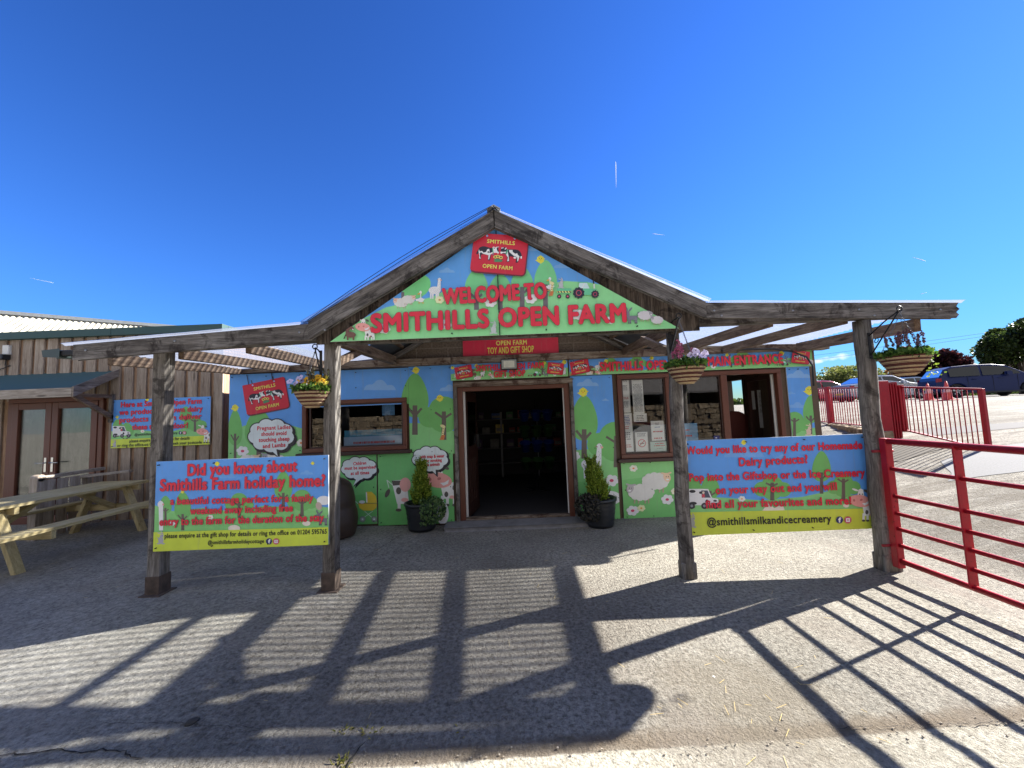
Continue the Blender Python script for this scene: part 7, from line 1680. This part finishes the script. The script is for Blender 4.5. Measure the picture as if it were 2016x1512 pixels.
for (px, py, r_, lab) in ((1405, 1332, 0.006, 'tiny white chip of litter near the round shadow'), (1275, 1329, 0.0, ''), ):
    if r_: g = gz(px, py, 0); pebble(g.x, g.y, r_, paper, lab, 6, 0.4, 'litter_chip', 'litter')
straw = MB(); straw_m = plain('straw', rgb(206, 180, 116), 0.8, var=0.2)
for i in range(110):
    if i < 26: x, y = 1.1+rp.gauss(0, 0.25), 2.0+rp.gauss(0, 0.18)
    elif i < 70: x, y = rp.uniform(-3, 3), rp.uniform(1.6, 5.2)
    else: x, y = rp.uniform(-6, -3), rp.uniform(3, 6)
    a = rp.uniform(0, 3.14); l = rp.uniform(0.02, 0.07); z = ground_h(x, y)+0.005*noise.noise(Vector((x*0.9, y*0.9, 3)))+0.008
    straw.beam((x, y, z), (x+l*math.cos(a), y+l*math.sin(a), z+rp.uniform(-0.002, 0.006)), 0.0014, 0.001, straw_m)
tag(straw.build('straw'), 'scattered bits of pale straw on the concrete', 'straw', kind='stuff')
grit = MB(); grit_m = plain('grit', rgb(132, 124, 112), 0.95, var=0.4, scale=80)
for i in range(1100):
    x = rp.uniform(-3.2, 3.4); y = rp.uniform(1.1, 3.3) if i % 3 else 1.80+0.035*x+rp.gauss(0, 0.06); r_ = 0.0013+0.0035*rp.random()**2.5; z = ground_h(x, y)+0.005*noise.noise(Vector((x*0.9, y*0.9, 3)))+0.0015*noise.noise(Vector((x*4, y*4, 8)))
    vs = [(x+r_*rp.uniform(.3, 1.3)*dx+r_*rp.uniform(-.4, .4)*dy, y+r_*rp.uniform(.3, 1.3)*dy, z+r_*rp.uniform(.2, .9)*dz) for dx in (-1, 1) for dy in (-1, 1) for dz in (-0.4, 1)]
    grit.add(vs, [(0,1,3,2),(4,6,7,5),(0,4,5,1),(2,3,7,6),(0,2,6,4),(1,5,7,3)], grit_m)
tag(grit.build('grit'), 'loose grit and small stones strewn over the concrete yard', 'grit', kind='stuff')
weed_m = leaf_mat('weed_blade', rgb(90, 96, 40), rgb(130, 130, 62), rgb(176, 166, 104))
def weed(px, py, n, label, seed):
    g = gz(px, py, 0.0); rnd = random.Random(seed); mb = MB()
    for i in range(n):
        a = rnd.uniform(0, 6.283); l = rnd.uniform(0.015, 0.05); d = Vector((math.cos(a)*0.8, math.sin(a)*0.8, 0.7)); p = Vector((g.x+rnd.gauss(0, .02), g.y+rnd.gauss(0, .012), ground_h(g.x, g.y)-0.012)); s_ = d.cross(Vector((0, 0, 1))).normalized()*0.002
        q = p+d*l*0.6; t = p+d*l+Vector((0, 0, -0.012)); mb.add([p-s_, p+s_, q+s_, t, q-s_], [(0, 1, 2, 3, 4)], weed_m)
    tag(recentre(mb.build('weed_tuft')), label, 'weed', 'weeds in the slab joint')
weed(676, 1438, 22, 'thin weed tuft in the slab joint left of the crack', 1); weed(728, 1442, 30, 'dry weed tuft in the slab joint right of the crack', 2); weed(922, 1436, 12, 'small weed tuft in the slab joint below the entrance', 3); weed(672, 1500, 40, 'mossy weed tuft in the diagonal crack at the bottom edge', 4)
# cracks in the concrete: narrow dark grooves
crack_m = plain('crack_dirt', rgb(40, 36, 32), 1.0, var=0.3)
def crack(pts, w, label, seed):
    rnd = random.Random(seed); P = [gz(x, y, 0.0) for x, y in pts]; line = []
    for a, b in zip(P, P[1:]):
        n = max(2, int((b-a).length/0.02))
        for i in range(n): t = i/n; line.append(a.lerp(b, t)+Vector((rnd.gauss(0, .004), rnd.gauss(0, .004), 0)))
    line.append(P[-1]); vs = []; fs = []
    for i, p in enumerate(line):
        d = (line[min(i+1, len(line)-1)]-line[max(i-1, 0)]); nrm = Vector((-d.y, d.x, 0)).normalized()*w*rnd.uniform(0.3, 1.2)*(0.3 if i in (0, len(line)-1) else 1)
        for s_ in (-1, 1):
            q = p+nrm*s_; vs.append((q.x, q.y, ground_h(q.x, q.y)+0.005*noise.noise(Vector((q.x*0.9, q.y*0.9, 3)))+0.0015*noise.noise(Vector((q.x*4, q.y*4, 8)))+0.004*sstep(0.02, -0.10, q.y-(0.035*q.x+1.80)+0.05*noise.noise(Vector((q.x*2.2, 0, 4))))+0.004))
    for i in range(len(line)-1): fs.append((2*i, 2*i+1, 2*i+3, 2*i+2))
    mb = MB(); mb.add(vs, fs, crack_m); tag(mb.build('ground_crack'), label, 'crack', kind='structure')
crack([(-60, 1512), (60, 1502), (120, 1492), (150, 1498), (200, 1490), (245, 1492), (260, 1503), (280, 1505)], 0.0035, 'jagged crack at the bottom left of the concrete', 1)
crack([(715, 1462), (700, 1482), (684, 1515), (670, 1560)], 0.005, 'diagonal joint crack in the front concrete strip', 2)
crack([(200, 1440), (330, 1432), (470, 1437), (560, 1440)], 0.0012, 'fine crack along the slab edge at the lower left', 3)
crack([(690, 1122), (760, 1075), (790, 1056)], 0.003, 'fine crack running toward the left plant pot', 4)
crack([(1640, 1432), (1760, 1430), (1880, 1426), (2030, 1424)], 0.0016, 'fine slab joint at the lower right', 5)
crack([(960, 1034), (985, 1052), (1015, 1048), (1040, 1036)], 0.003, 'cracked repair in front of the step', 6)
print('objects', len(bpy.data.objects))
